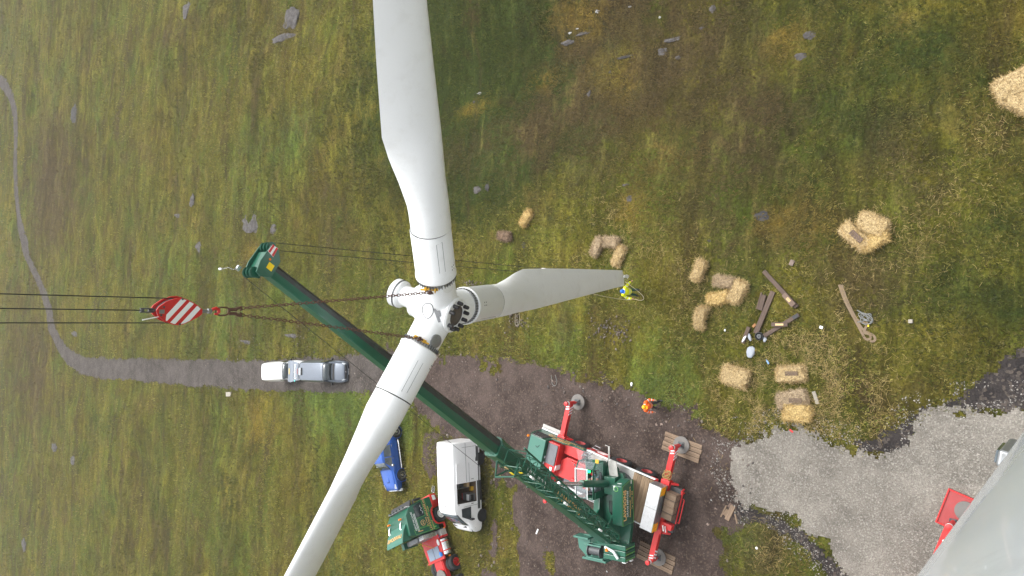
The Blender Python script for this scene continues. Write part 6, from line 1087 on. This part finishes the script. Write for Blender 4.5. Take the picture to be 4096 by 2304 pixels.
def straw_mat(name, c1, c2):
    m, t, b = nodes_of(name); L = t.links.new; tc = t.nodes.new('ShaderNodeTexCoord'); ns_ = []
    for i, sc in enumerate(((9, 34, 22), (34, 9, 22))):
        mp = t.nodes.new('ShaderNodeMapping'); mp.inputs['Scale'].default_value = sc; mp.inputs['Rotation'].default_value = (.3, .2, .5+i); L(tc.outputs['Object'], mp.inputs['Vector']); n = t.nodes.new('ShaderNodeTexNoise'); n.inputs['Scale'].default_value = 1; n.inputs['Detail'].default_value = 3; L(mp.outputs[0], n.inputs['Vector']); ns_.append(n)
    ad = t.nodes.new('ShaderNodeMath'); ad.operation = 'MAXIMUM'; L(ns_[0].outputs['Fac'], ad.inputs[0]); L(ns_[1].outputs['Fac'], ad.inputs[1])
    rp = t.nodes.new('ShaderNodeValToRGB'); rp.color_ramp.elements[0].position = .40; rp.color_ramp.elements[1].position = .66; rp.color_ramp.elements[0].color = (*[c*.38 for c in c1], 1); rp.color_ramp.elements[1].color = (*c2, 1); L(ad.outputs[0], rp.inputs['Fac']); L(rp.outputs[0], b.inputs['Base Color'])
    b.inputs['Roughness'].default_value = .95; bp = t.nodes.new('ShaderNodeBump'); bp.inputs['Strength'].default_value = 1; bp.inputs['Distance'].default_value = .03; L(ad.outputs[0], bp.inputs['Height']); L(bp.outputs[0], b.inputs['Normal']); return m
STRAWM = [straw_mat('straw_pale', (0.34, 0.235, 0.10), (0.62, 0.47, 0.25)), straw_mat('straw_dull', (0.28, 0.20, 0.12), (0.50, 0.385, 0.25)), straw_mat('straw_gold', (0.40, 0.265, 0.085), (0.68, 0.50, 0.22)), straw_mat('straw_grey', (0.20, 0.13, 0.085), (0.32, 0.22, 0.15))]
bale(2098, 872, 40, -62, 'bright golden bale lying alone just right of the upper blade root', 2, seed=1, H_=.42)
bale(2013, 944, 60, 5, 'small dull brown bale, farthest left of all bales', 3, .92, seed=2)
bale(2383, 985, 25, -60, 'dull left bale of the three set in a U', 1, seed=3)
bale(2437, 966, 62, 8, 'middle cross bale of the three set in a U', 1, seed=4, L=.92)
bale(2470, 1024, 30, -66, 'bright right bale of the three set in a U', 0, seed=5, L=1.08, W_=.5)
bale(2796, 1082, 25, -64, 'single upright bale between the man in yellow and the timbers', 0, seed=6)
bale(2896, 1126, 70, 12, 'brownish top bale of the zigzag row of four', 1, seed=7)
bale(2951, 1168, 40, -72, 'pale right bale of the zigzag row of four', 0, seed=8, L=1.1, W_=.62)
bale(2872, 1192, 74, -14, 'golden middle bale of the zigzag row of four', 2, seed=9, L=1.05, W_=.5, bend=.1)
bale(2803, 1270, 12, -70, 'bent lowest bale of the zigzag row of four', 0, seed=10, W_=.5, bend=-.25, L=1.1)
bale(2940, 1506, 60, 20, 'broken open rounded bale near the crane side of the grass', 0, seed=11, L=1.2, W_=.85, H_=.33, loose=.55)
bale(3162, 1494, 80, -4, 'flat bale with a brown board lying in its middle', 0, seed=12, L=1.28, W_=.70, H_=.34, loose=.15)
bale(3165, 1598, 80, -14, 'pale bale with a charred board on top, against another bale', 1, seed=13, L=1.35, W_=.72, H_=.34, loose=.15)
bale(3188, 1652, 80, 8, 'loose fluffed bale pushed against the board topped bale', 2, seed=14, L=1.2, W_=.7, H_=.36, loose=.5)
bale(3492, 900, 80, 30, 'upper bale of the big clump with a plank', 0, seed=15, L=1.2, W_=.8, H_=.42, loose=.25)
bale(3422, 946, 70, 62, 'lower left bale of the big clump, carrying a plank', 0, seed=16, L=1.35, W_=.62, H_=.36, loose=.15)
bale(3497, 958, 80, -42, 'lower right bale of the big clump with a plank', 2, seed=17, L=1.15, W_=.6, H_=.38, loose=.2)
bale(4062, 330, 70, -34, 'upper bale of the pair cut off by the right edge', 0, seed=18, L=1.5, W_=.95, H_=.45, loose=.2)
bale(4085, 402, 70, 34, 'lower bale of the pair cut off by the right edge', 0, seed=19, L=1.4, W_=.8, H_=.42, loose=.2)
# ================================================================ TIMBERS, BOARDS AND SITE LITTER
def gz(p): return float(T(p[0], p[1]))+float(relief(np.array([p[0]]), np.array([p[1]]))[0])
def bar(name, label, cat, a, b, wpx, h=.09, mat='sleeper', lift=.02, group=None, n_extra=None):
    A, B = G(*a, h+lift), G(*b, h+lift); m_ = (A+B)/2; d = B-A; L = float(np.hypot(d[0], d[1])); wd = wpx*float(np.linalg.norm(G(a[0], a[1])-G(a[0], a[1]+1)))
    M = frame((m_[0], m_[1], gz(m_)+lift), (d[0], d[1], 0)); mb = MB(); mb.box((0, 0, h/2), (L, wd, h)); o = tag(obj(name, mb, K[mat], None, bevel=.012, M=M), label, cat, group); return o, M, L, wd
o, M1, L1, w1 = bar('timber_sleeper', 'long brown beam lying diagonally, upper one of the scattered timbers', 'timber', (3054, 1084), (3186, 1228), 17, .12, group='scattered timbers')
o, M2, L2, w2 = bar('timber_block', 'thicker beam end piece with a pale worn spot on the diagonal beam', 'timber', (3134, 1176), (3174, 1222), 21, .11, lift=.14, group='scattered timbers'); mb = MB(); mb.box((.0, 0, .114), (L2*.32, w2*.55, .01)); obj('worn_patch', mb, K['pale_wood'], o, bevel=.003)
bar('timber_sleeper', 'longest brown beam running down to the round tin', 'timber', (3091, 1166), (3022, 1334), 20, .14, group='scattered timbers')
bar('timber_block', 'short beam lying left beside the longest beam', 'timber', (3057, 1180), (3040, 1240), 19, .12, group='scattered timbers')
bar('timber_batten', 'narrow batten leaning along the short beam', 'timber', (3047, 1170), (3028, 1236), 6, .08, group='scattered timbers')
o, M2, L2, w2 = bar('timber_sleeper', 'brown beam with a black end pointing away from the tin', 'timber', (3194, 1258), (3055, 1344), 16, .12, group='scattered timbers'); mb = MB(); mb.box((-L2*.41, 0, .122), (L2*.15, w2*.9, .012)); obj('black_end', mb, K['black'], o, bevel=.003)
o, M2, L2, w2 = bar('timber_block', 'short block with pale worn spot lying across the black ended beam', 'timber', (3085, 1298), (3150, 1298), 16, .11, lift=.15, group='scattered timbers'); mb = MB(); mb.box((0, 0, .114), (L2*.5, w2*.5, .01)); obj('worn_patch', mb, K['pale_wood'], o, bevel=.003)
bar('timber_sleeper', 'dark grey beam at the lower left of the scattered timbers', 'timber', (2996, 1308), (2971, 1372), 15, .12, group='scattered timbers')
bar('brick', 'orange brown brick beside the longest beam', 'brick', (3023, 1296), (3012, 1308), 10, .08, 'brick')
bar('concrete_block', 'small grey brown block alone on the grass above the timbers', 'block', (3174, 1041), (3164, 1062), 17, .09, 'rock_b')
bar('concrete_block', 'small pale cube lying alone right of the slings', 'block', (3633, 1285), (3650, 1285), 15, .16, 'concrete')
bar('grey_post', 'short grey post lying beside the board topped bale', 'post', (3253, 1566), (3270, 1616), 14, .07, 'concrete')
bar('plank', 'dark plank lying across the big clump of bales', 'plank', (3404, 926), (3448, 966), 22, .06, 'sleeper', lift=.36)
bar('plank', 'brown board on the flat bale', 'plank', (3140, 1494), (3190, 1494), 17, .05, 'plank', lift=.34)
bar('plank', 'charred brown board on the pale bale', 'plank', (3154, 1601), (3206, 1603), 18, .05, 'plank', lift=.34)
for i, (a, b, w_, mt, lb) in enumerate((((2932, 2024), (2906, 2080), 20, 'plank', 'long board at the edge of the pale gravel'), ((2912, 2040), (2897, 2062), 17, 'plank', 'short board beside the long board by the gravel'), ((2926, 2016), (2915, 2030), 16, 'sleeper', 'dark short board end by the gravel'), ((2905, 2022), (2882, 2068), 6, 'plank', 'thin batten beside the boards by the gravel'), ((2939, 2057), (2948, 2095), 7, 'plank', 'thin lath lying apart on the black peat'))):
    bar('board', lb, 'board', a, b, w_, .05, mt, .03, 'boards by the gravel')
bar('white_pipe', 'short white pipe lying on bare earth below the boom', 'pipe', (2151, 2117), (2144, 2136), 6, .05, 'wht')
bar('red_scrap', 'small red and grey scrap in the grass below the bales', 'scrap', (3158, 1718), (3172, 1730), 8, .03, 'red')
bar('sheet_of_paper', 'small white sheet lying on the grass between timbers and slings', 'paper', (3278, 1307), (3291, 1312), 11, .012, 'wht', .05)
bar('grey_sign', 'small grey slab standing in grass beside the track', 'slab', (906, 1577), (919, 1577), 17, .16, 'concrete')
t = thing('round_tin', 'round white rusty tin lid beside the beams', 'tin', loc=(lambda p: (p[0], p[1], gz(p)+.02))(G(3038, 1345, .1)))
mb = MB(); mb.lathe([(.20, 0), (.205, .16), (.19, .17), (.18, .15)], n=28); obj('rim', mb, K['dsteel'], t, True); mb = MB(); mb.lathe([(.185, .14), (.18, .15), (.12, .15), (.10, .13), (.04, .13), (.03, .15), (.005, .15)], n=28); obj('lid', mb, paint('rusty_white', (.62, .58, .52), .6, 0, .1, 6, .8, (.28, .16, .09)), t, True)
def at_px(px, py, h=.03): p = G(px, py, h); return Matrix.Translation((p[0], p[1], gz(p)+.02))
lump('grey_bag', 'crumpled blue grey bag on the grass below the timbers', 'bag', (0, 0, .06), (.30, .22, .09), K['cloth'], at_px(3005, 1408), 4, sub=3)
lump('cloth_strip', 'long blue grey cloth strip by the dark beam', 'cloth', (0, 0, .05), (.22, .09, .05), K['cloth'], at_px(3001, 1348) @ Matrix.Rotation(.4, 4, 'Z'), 6)
lump('cloth_strip', 'white cloth strip draped over the dark beam end', 'cloth', (0, 0, .16), (.20, .06, .05), K['wht'], at_px(2982, 1356) @ Matrix.Rotation(-.5, 4, 'Z'), 7)
lump('cloth_scrap', 'grey cloth scrap tucked beside the round tin', 'cloth', (0, 0, .04), (.13, .09, .04), K['cloth'], at_px(3060, 1358), 8)
lump('plastic_scrap', 'tiny white plastic scrap left of the timbers', 'litter', (0, 0, .03), (.07, .05, .03), K['wht'], at_px(2903, 1321), 9)
lump('plastic_scrap', 'white litter on the grass at the edge of the earth pad', 'litter', (0, 0, .04), (.12, .07, .04), K['wht'], at_px(2527, 1536), 10)
lump('plastic_scrap', 'white litter in the lower grass strip beside the gravel', 'litter', (0, 0, .03), (.08, .07, .03), K['wht'], at_px(3027, 2192), 12)
t = thing('water_bottle', 'small blue plastic bottle on straw near the grey bag', 'bottle', M=at_px(3072, 1447) @ Matrix.Rotation(.6, 4, 'Z')); mb = MB(); mb.lathe([(.005, -.12), (.04, -.12), (.045, -.1), (.045, .05), (.02, .09), (.018, .12)], (0, 0, .05), (1, 0, 0), 14); obj('body', mb, paint('blue_bottle', (.25, .42, .68), .2), t, True); mb = MB(); mb.lathe([(.022, .115), (.022, .14)], (0, 0, .05), (1, 0, 0), 12); obj('cap', mb, K['bluebag'], t)
t = thing('metal_frame', 'small white metal frame lying between blue pickup and green truck', 'frame', M=at_px(1736, 1956)); mb = MB(); mb.tube([(.24, -.10, .04), (.20, .12, .04), (-.22, .14, .04), (-.24, -.08, .04)], .025, 6, closed=True); obj('rim', mb, K['alu_s'], t, True); mb = MB(); mb.box((0, .02, .04), (.2, .08, .03)); obj('bar', mb, K['dsteel'], t)
def pathpx(pts, h=.03):
    out = []
    for a, b in pts: p = G(a, b, h); out.append(Vector((p[0], p[1], gz(p)+h)))
    def sm(o): return [o[0]]+[q for i in range(len(o)-1) for q in (o[i]*.75+o[i+1]*.25, o[i]*.25+o[i+1]*.75)]+[o[-1]]
    return sm(sm(out))
def z1(x, y): return (2900+x/3.622, 1000+y/3.622)
sl = [(1690, 505), (1720, 600), (1770, 740), (1840, 880), (1890, 985), (1960, 1100), (2040, 1190), (2150, 1230), (2185, 1290), (2150, 1330), (2100, 1310)], [(1655, 500), (1700, 640), (1760, 780), (1840, 930), (1900, 1040), (1980, 1190), (2030, 1290), (2090, 1300), (2120, 1250), (2080, 1210), (2010, 1205), (2040, 1120), (2075, 1050), (1990, 1060), (1900, 1000)]
for i, (q_, lb) in enumerate(zip(sl, ('brown webbing sling looped on the grass, outer strap', 'brown webbing sling looped on the grass, inner strap'))):
    pts = pathpx([z1(*p) for p in q_], .035+.012*i); mb = MB(); n = len(pts); vv = []; ff = []
    for j, p in enumerate(pts):
        d = (pts[min(j+1, n-1)]-pts[max(j-1, 0)]).normalized(); s_ = Vector((-d.y, d.x, 0))*.055; vv += [p-s_, p+s_, p+s_+Vector((0, 0, .012)), p-s_+Vector((0, 0, .012))]
        if j: b0 = 4*(j-1); ff += [(b0+a_, b0+(a_+1) % 4, b0+4+(a_+1) % 4, b0+4+a_) for a_ in range(4)]
    mb.add(vv, ff+[(0, 1, 2, 3), (4*n-1, 4*n-2, 4*n-3, 4*n-4)]); tag(obj('webbing_sling', mb, K['sling'], None, True, ang=60), lb, 'sling', 'webbing slings')
hp_ = pathpx([z1(2030+95*math.sin(t*1.13)+30*math.sin(t*.4), 975+75*math.cos(t*.97)+30*math.cos(t*.31)) for t in np.linspace(0, 26, 42)], .05); mb = MB(); mb.tube([p+Vector((0, 0, .03*math.sin(i*.9)+.03)) for i, p in enumerate(hp_)], .024, 6); rp_ = tag(obj('rope_heap', mb, K['greyrope'], None, True), 'tangled heap of grey rope beside the brown slings', 'rope')
mb = MB(); p = V3(G(*z1(2078, 1098), .08)); mb.box(p+Vector((0, 0, .03)), (.10, .06, .03)); tag(obj('yellow_tag', mb, K['yellow'], None), 'tiny yellow tag on the slings', 'tag')
mb = MB(); mb.tube(pathpx([(2205, 1500), (2207, 1525), (2209, 1538), (2220, 1546), (2229, 1530), (2224, 1512), (2222, 1500)], .03), .018, 6); tag(obj('rope_loop', mb, K['greyrope'], None, True), 'grey rope loop lying on the edge of the track', 'rope')
mb = MB(); pts = [V3(D(*q_, 29.5)) for q_ in ((2062, 1256), (2060, 1280), (2061, 1298), (2066, 1303), (2074, 1302), (2078, 1290), (2078, 1270), (2076, 1252))]; mb.tube(pts, .012, 6); tag(obj('hanging_line', mb, K['palerope'], None, True), 'pale rope loop hanging under the downward blade', 'rope')
# ================================================================ ROCKS
def rock(px, py, wpx, hpx, mat, label, seed, hz=.3, flat=True):
    p = G(px, py); sx = float(np.linalg.norm(G(px, py)-G(px, py+1)))*hpx/2; sy = float(np.linalg.norm(G(px, py)-G(px+1, py)))*wpx/2
    v, f = ico(1, 3); nn = fbm(v[:, 0]*2.1+seed, v[:, 1]*2.1+v[:, 2]*1.7, 4, seed); v = v*(.35+1.25*nn)[:, None]*np.array([sx*.95, sy*.95, hz*.5]); q_ = np.round(v[:, 2]/max(hz*.25, .03))*max(hz*.25, .03); v[:, 2] = v[:, 2]*.5+q_*.5
    zb = gz(p); v = v+np.array([p[0], p[1], zb]); mb = MB(); mb.add([tuple(a) for a in v], [tuple(int(i) for i in k) for k in f]); isr = mat != 'rock_k' or 'rock' in label or 'outcrop' in label; tag(obj('rock' if isr else 'peat_hollow', mb, K[mat], None, True, ang=28), label, 'rock' if isr else 'peat', 'rocks on the hillside' if isr else 'dark peat hollows')
RK = [(1021, 890, 78, 96, 'rock', 'large grey slab outcrop just above the green boom head', .35), (1104, 918, 26, 60, 'rock', 'narrow grey outcrop right of the big slab', .3), (776, 800, 16, 60, 'rock', 'slim grey rock far above the red hook', .4), (721, 862, 34, 22, 'rock', 'small pale rock left of the slim grey rock', .3), (800, 985, 26, 50, 'rock', 'dark rock patch left of the boom head', .2),
      (1172, 75, 50, 110, 'rock', 'long grey outcrop near the top edge left of the blade', .5), (1145, 158, 70, 34, 'rock', 'pale outcrop below the long top outcrop', .35), (750, 40, 24, 70, 'rock', 'thin grey outcrop at the top edge', .4), (300, 470, 22, 110, 'rock_k', 'dark peat cut standing above the brown knoll', .25),
      (2353, 24, 28, 22, 'rock_w', 'whitish boulder at the top edge beside yellow moss', .3), (2234, 107, 20, 14, 'rock_w', 'bright white stone left end of the mossy ridge', .2), (2228, 144, 60, 24, 'rock', 'grey ledge below the bright white stone', .3), (2290, 110, 60, 14, 'rock', 'thin grey ledge trailing right from the white stone', .2), (2265, 90, 18, 9, 'rock_w', 'small white stone above the grey ledge', .15), (2492, 8, 22, 12, 'rock_w', 'pale stone at the very top edge', .2), (2607, 48, 16, 14, 'rock_w', 'lone white stone near the top', .2),
      (2781, 93, 30, 14, 'rock', 'grey stone cluster right of the long ledge', .2), (2663, 137, 90, 22, 'rock', 'long grey ledge in the brown heather', .3), (2619, 184, 52, 40, 'rock', 'squat dark outcrop below the long ledge', .3), (2681, 211, 26, 18, 'rock', 'small dark rock right of squat outcrop', .2), (2460, 203, 90, 14, 'rock_k', 'dark broken rock line along the mossy bank', .2), (2399, 268, 12, 14, 'rock', 'small grey stone under the yellow moss', .2), (2321, 362, 20, 30, 'rock', 'grey stone in the middle of the slope', .2), (1886, 360, 28, 14, 'rock_w', 'pale stone in dark heather right of the blade', .2), (1863, 396, 12, 14, 'rock', 'small stone above the orange grass', .2), (1911, 758, 38, 40, 'rock', 'grey outcrop right of the upper blade root', .25), (1952, 748, 18, 40, 'rock_k', 'dark outcrop beside the grey one near the blade root', .2),
      (2501, 739, 30, 14, 'rock', 'flat purple grey stone above the U of bales', .12), (2515, 796, 28, 32, 'rock', 'stone in yellow grass above the U of bales', .15), (3235, 130, 60, 36, 'rock', 'upper grey outcrop in the top right pasture', .12), (3194, 216, 66, 38, 'rock', 'lower dark outcrop in the top right pasture', .12), (3048, 866, 70, 44, 'rock_k', 'black peat hole above the timbers', .06), (2831, 14, 34, 40, 'rock', 'grey outcrop on the top edge right of centre', .2), (2093, 980, 20, 26, 'rock_k', 'dark hole in the grass under the golden bale', .05), (2838, 965, 20, 12, 'rock_k', 'dark peat scrape in the grass above the zigzag bales', .04),
      (2627, 1697, 16, 18, 'rock_b', 'left of the flat brown stones near the timber mat', .06), (2647, 1697, 15, 20, 'rock_b', 'middle of the flat brown stones near the timber mat', .06), (2666, 1686, 17, 14, 'rock_b', 'upper of the flat brown stones near the timber mat', .06), (2690, 1709, 13, 13, 'rock_b', 'square brown stone just above the timber mat', .06), (2831, 2096, 15, 15, 'rock_b', 'brown stone right of the crane rear', .08), (2864, 2034, 16, 13, 'rock_b', 'tan stone left of the boards by the gravel', .08), (2845, 2000, 14, 10, 'rock_w', 'pale stone above the boards by the gravel', .07), (2429, 2286, 14, 13, 'rock_w', 'pale stone on bare earth at the bottom edge', .07), (365, 1290, 1, 1, 'rock', '', 0),
      (300, 1335, 26, 26, 'rock', 'dark stone heap inside the bend of the track', .3), (215, 1790, 18, 40, 'rock', 'grey wet rock far down the slope at left', .4), (305, 1840, 16, 36, 'rock', 'grey rock right of the wet rock at left', .3), (100, 2180, 16, 60, 'rock', 'pale rock in the lower left distance', .4), (1180, 1345, 60, 20, 'rock', 'low grey stone bank above the parked vans', .15), (1000, 1370, 50, 16, 'rock', 'broken stones beside the track left of the vans', .12), (2480, 1330, 34, 16, 'rock_k', 'dark muddy scrape above the track', .05), (2420, 1310, 24, 14, 'rock', 'grey stone near the muddy scrape', .06)]
for i, (a, b, w_, h_, mt, lb, hz_) in enumerate(RK):
    if lb: rock(a, b, w_*(.7 if mt == 'rock_w' else .9), h_*(.7 if mt == 'rock_w' else .9), mt, lb, 100+i, hz_*.7)
# ================================================================ PEOPLE
def person(name, label, M, J, trousers, jacket, hat, boots='trous_b', stripes=True, facing=None):
    """J: joint positions in metres, x forward, y left, z up"""
    t = thing(name, label, 'person', M=M); v = lambda k: Vector(J[k])
    b = MB()
    capsule(b, v('pelvis'), v('chest'), .135, .15, 14); capsule(b, v('chest'), v('neck'), .14, .07, 14); capsule(b, v('neck'), v('head')-Vector((0, 0, .06)), .055, .06, 12)
    for s in ('l', 'r'):
        capsule(b, v('hip_'+s), v('knee_'+s), .105, .085, 12); capsule(b, v('knee_'+s), v('foot_'+s)+Vector((0, 0, .07)), .082, .07, 12); f_ = v('foot_'+s); fd = Vector(J.get('toe_'+s, (1, 0, 0))); capsule(b, f_+Vector((0, 0, .045))-fd*.05, f_+Vector((0, 0, .04))+fd*.15, .045, .04, 10); capsule(b, v('pelvis'), v('hip_'+s), .12, .10, 12)
        capsule(b, v('sh_'+s), v('el_'+s), .052, .042, 12); capsule(b, v('el_'+s), v('wr_'+s), .042, .030, 12); capsule(b, v('chest')+Vector((0, 0, .12)), v('sh_'+s), .09, .06, 12)
        d = (v('wr_'+s)-v('el_'+s)).normalized(); sd = d.orthogonal().normalized(); up_ = d.cross(sd); palm = v('wr_'+s)+d*.07
        capsule(b, v('wr_'+s), palm, .028, .034, 8); capsule(b, v('wr_'+s)+sd*.02, palm+sd*.028, .02, .02, 6)
        for k, (o_, ln) in enumerate(((-.03, .065), (-.010, .08), (.010, .075), (.03, .058))):
            p0 = palm+sd*o_+d*.02; p1 = p0+d*ln*.55+up_*.012; p2 = p1+d*ln*.25+up_*.035; capsule(b, p0, p1, .011, .010, 6); capsule(b, p1, p2, .010, .009, 6)
        p0 = v('wr_'+s)+d*.03-sd*.03; p1 = p0-sd*.03+d*.03+up_*.02; capsule(b, p0, p1, .012, .011, 6); capsule(b, p1, p1+d*.025+up_*.02, .011, .009, 6)
    h = v('head'); fx = Vector(J.get('face', (1, 0, 0))).normalized(); fy = Vector((0, 0, 1)).cross(fx).normalized()
    capsule(b, h-Vector((0, 0, .02)), h+Vector((0, 0, .05)), .085, .092, 14); capsule(b, h-Vector((0, 0, .075))+fx*.035, h-Vector((0, 0, .06))+fx*.04, .055, .055, 10)
    capsule(b, h+fx*.085+Vector((0, 0, .02)), h+fx*.105-Vector((0, 0, .015)), .012, .017, 6)
    for s in (-1, 1): capsule(b, h+fy*s*.088+Vector((0, 0, .015)), h+fy*s*.092-Vector((0, 0, .02)), .018, .016, 6)
    me = remesh(b, .0125, 2); o = obj('body', me, K['skin'], t); me.materials.append(K[trousers]); me.materials.append(K[boots])
    zc = v('pelvis').z+.06
    for p in me.polygons:
        c = p.center; leg = min((c-(v('hip_'+s)+(v('foot_'+s)-v('hip_'+s))*max(0, min(1, ((c-v('hip_'+s)).dot(v('foot_'+s)-v('hip_'+s)))/(v('foot_'+s)-v('hip_'+s)).length_squared)))).length for s in 'lr')
        hand = min((c-v('wr_l')).length, (c-v('wr_r')).length)
        if c.z < zc and leg < .34 and hand > .19: p.material_index = 2 if min((c-v('foot_l')).length, (c-v('foot_r')).length) < .13 or c.z < min(v('foot_l').z, v('foot_r').z)+.10 else 1
    j = MB(); capsule(j, v('pelvis')-Vector((0, 0, .02)), v('chest'), .195, .215, 14); capsule(j, v('chest'), v('neck')-Vector((0, 0, .05)), .205, .11, 14)
    for s in ('l', 'r'):
        capsule(j, v('chest')+Vector((0, 0, .12)), v('sh_'+s), .125, .105, 12); capsule(j, v('sh_'+s), v('el_'+s), .092, .076, 12); capsule(j, v('el_'+s), v('el_'+s)+(v('wr_'+s)-v('el_'+s))*.90, .074, .058, 12)
    jm = remesh(j, .016, 2); jo = obj('jacket', jm, K[jacket], t); jm.materials.append(K['reflect'])
    if stripes:
        ax = v('chest')-v('pelvis')
        for p in jm.polygons:
            c = p.center; tt = (c-v('pelvis')).dot(ax)/ax.length_squared; arm = False
            for s in 'lr':
                for a_, b_, bands in (('sh_', 'el_', ((.55, .72),)), ('el_', 'wr_', ((.45, .62),))):
                    e = v(b_+s)-v(a_+s); u = (c-v(a_+s)).dot(e)/e.length_squared
                    if 0 < u < 1 and (c-v(a_+s)-e*u).length < .12 and (c-(v('pelvis')+ax*max(0, min(1, tt)))).length > .24:
                        arm = True
                        if any(q0 < u < q1 for q0, q1 in bands): p.material_index = 1
            if not arm:
                if .10 < tt < .24 or .50 < tt < .62: p.material_index = 1
                lat = abs((c-v('chest')).dot((v('sh_l')-v('sh_r')).normalized()))
                if tt > .62 and .10 < lat < .135 and c.x < v('chest').x+.05: p.material_index = 1
    if hat:
        mb = MB(); mb.lathe([(.112, -.005), (.115, .01), (.11, .05), (.09, .10), (.055, .125), (.005, .135)], n=20); ht = obj('helmet', mb, K[hat], t, True, M=Matrix.Translation(h+Vector((0, 0, .05)))); mb = MB(); mb.lathe([(.112, 0), (.125, -.006), (.125, .0), (.112, .01)], n=20, caps=False); mb.add([tuple(fx*.12+fy*.10), tuple(fx*.20+fy*.06+Vector((0, 0, -.012))), tuple(fx*.20-fy*.06+Vector((0, 0, -.012))), tuple(fx*.12-fy*.10), tuple(fx*.12+fy*.10+Vector((0, 0, .012))), tuple(fx*.20+fy*.06), tuple(fx*.20-fy*.06), tuple(fx*.12-fy*.10+Vector((0, 0, .012)))], [(3, 2, 1, 0), (4, 5, 6, 7), (0, 1, 5, 4), (1, 2, 6, 5), (2, 3, 7, 6), (3, 0, 4, 7)]); obj('brim', mb, K[hat], ht, True)
    for s in (-1, 1): mb = MB(); mb.lathe([(.010, 0), (.009, .006), (.003, .009)], h+fx*.083+fy*s*.034+Vector((0, 0, .025)), fx, 8); obj('eye', mb, K['black'], o)
    mb = MB(); mb.box((0, 0, 0), (.008, .045, .010)); obj('mouth', mb, paint('lips', (.35, .13, .11), .6), o, M=frame(h+fx*.093-Vector((0, 0, .062)), fx))
    return t
py = G(2484, 1164, 1.72); fwd = (-.25, -.97, 0)
J1 = dict(pelvis=(0, 0, .95), chest=(.0, 0, 1.28), neck=(.02, 0, 1.50), head=(.05, 0, 1.66), face=(.95, .1, .25), hip_l=(0, .10, .90), hip_r=(0, -.10, .90), knee_l=(.06, .13, .50), knee_r=(.04, -.14, .50), foot_l=(.02, .15, .0), foot_r=(.0, -.17, .0), toe_l=(1, .15, 0), toe_r=(1, -.2, 0), sh_l=(.0, .20, 1.43), sh_r=(.0, -.20, 1.43), el_l=(.10, .42, 1.46), wr_l=(.26, .62, 1.50), el_r=(.12, -.34, 1.17), wr_r=(.36, -.30, 1.05))
person('person', 'person in yellow hi-vis jacket, blue helmet and green trousers steadying the blade tip', frame((py[0], py[1], gz(py)+.02), fwd), J1, 'trous_g', 'hivis_y', 'hat_b')
po = G(2570, 1627, 1.72)
J2 = dict(pelvis=(0, 0, .95), chest=(.04, 0, 1.28), neck=(.07, 0, 1.50), head=(.10, -.01, 1.66), face=(1, -.1, -.1), hip_l=(0, .10, .90), hip_r=(0, -.10, .90), knee_l=(.14, .13, .52), knee_r=(.02, -.12, .50), foot_l=(.16, .18, .0), foot_r=(-.16, -.18, .04), toe_l=(1, .2, 0), toe_r=(1, -.1, -.1), sh_l=(.04, .20, 1.43), sh_r=(.04, -.20, 1.43), el_l=(.12, .34, 1.18), wr_l=(.33, .33, 1.06), el_r=(.06, -.33, 1.17), wr_r=(.26, -.32, 1.02))
person('person', 'person in orange hi-vis jacket and yellow helmet walking on the bare earth', frame((po[0], po[1], gz(po)+.02), (.06, -1, 0)), J2, 'trous_b', 'hivis_o', 'hat_y')
J3 = dict(pelvis=(.05, 1.08, 2.13), chest=(-.0, 1.08, 2.44), neck=(.0, 1.08, 2.66), head=(.03, 1.08, 2.82), face=(1, -.1, 0), hip_l=(.1, 1.18, 2.10), hip_r=(.1, .98, 2.10), knee_l=(.52, 1.24, 2.12), knee_r=(.52, .92, 2.12), foot_l=(.66, 1.25, 1.77), foot_r=(.66, .92, 1.77), sh_l=(.0, 1.28, 2.60), sh_r=(.0, .88, 2.60), el_l=(.18, 1.38, 2.36), wr_l=(.42, 1.30, 2.36), el_r=(.2, .80, 2.36), wr_r=(.48, .74, 2.38))
person('person', 'crane operator in pale shirt and jeans seated inside the glass cab', Mc @ Mu, J3, 'jeans', 'cloth', None, stripes=False)
# tag line held by the man in yellow
bpy.context.view_layer.update()
mb = MB(); PM = frame((py[0], py[1], gz(py)+.02), fwd)
tip = rot.matrix_world @ Matrix.Rotation(ang_of(RD[2]), 4, 'Z') @ Vector((18.2, -.05, 0)); hl = PM @ Vector((.44, -.29, 1.0))
loop = [tip, PM @ Vector((.55, .25, 1.1)), PM @ Vector((.95, -.05, .7)), PM @ Vector((.85, -.28, .75)), hl, PM @ Vector((.30, -.38, .92)), PM @ Vector((-.2, -.55, .7)), V3(D(2420, 1187, 41.0)), V3(D(2375, 1176, 39.5)), V3(D(2350, 1170, 38.5))]
def sm(o): return [o[0]]+[q_ for i in range(len(o)-1) for q_ in (o[i]*.75+o[i+1]*.25, o[i]*.25+o[i+1]*.75)]+[o[-1]]
mb.tube(sm(sm(loop)), .014, 6); tag(obj('tag_line', mb, K['palerope'], None, True), 'pale tag line looping from the blade tip through the hands in yellow sleeves', 'rope')
# ================================================================ HAZE: damp hill air
hz_m = bpy.data.materials.new('damp_air'); hz_m.use_nodes = True; hn = hz_m.node_tree; hn.nodes.remove(hn.nodes['Principled BSDF']); pv = hn.nodes.new('ShaderNodeVolumePrincipled'); pv.inputs['Color'].default_value = (.93, .96, 1.0, 1); pv.inputs['Density'].default_value = HAZE; pv.inputs['Anisotropy'].default_value = .2
hn.links.new(pv.outputs[0], hn.nodes['Material Output'].inputs['Volume'])
mb = MB(); mb.bx(-950, 950, -560, 1160, float(Zg.min())-1.5, 56); tag(obj('haze', mb, hz_m, None), 'thin damp haze over the hillside', 'haze', kind='stuff')
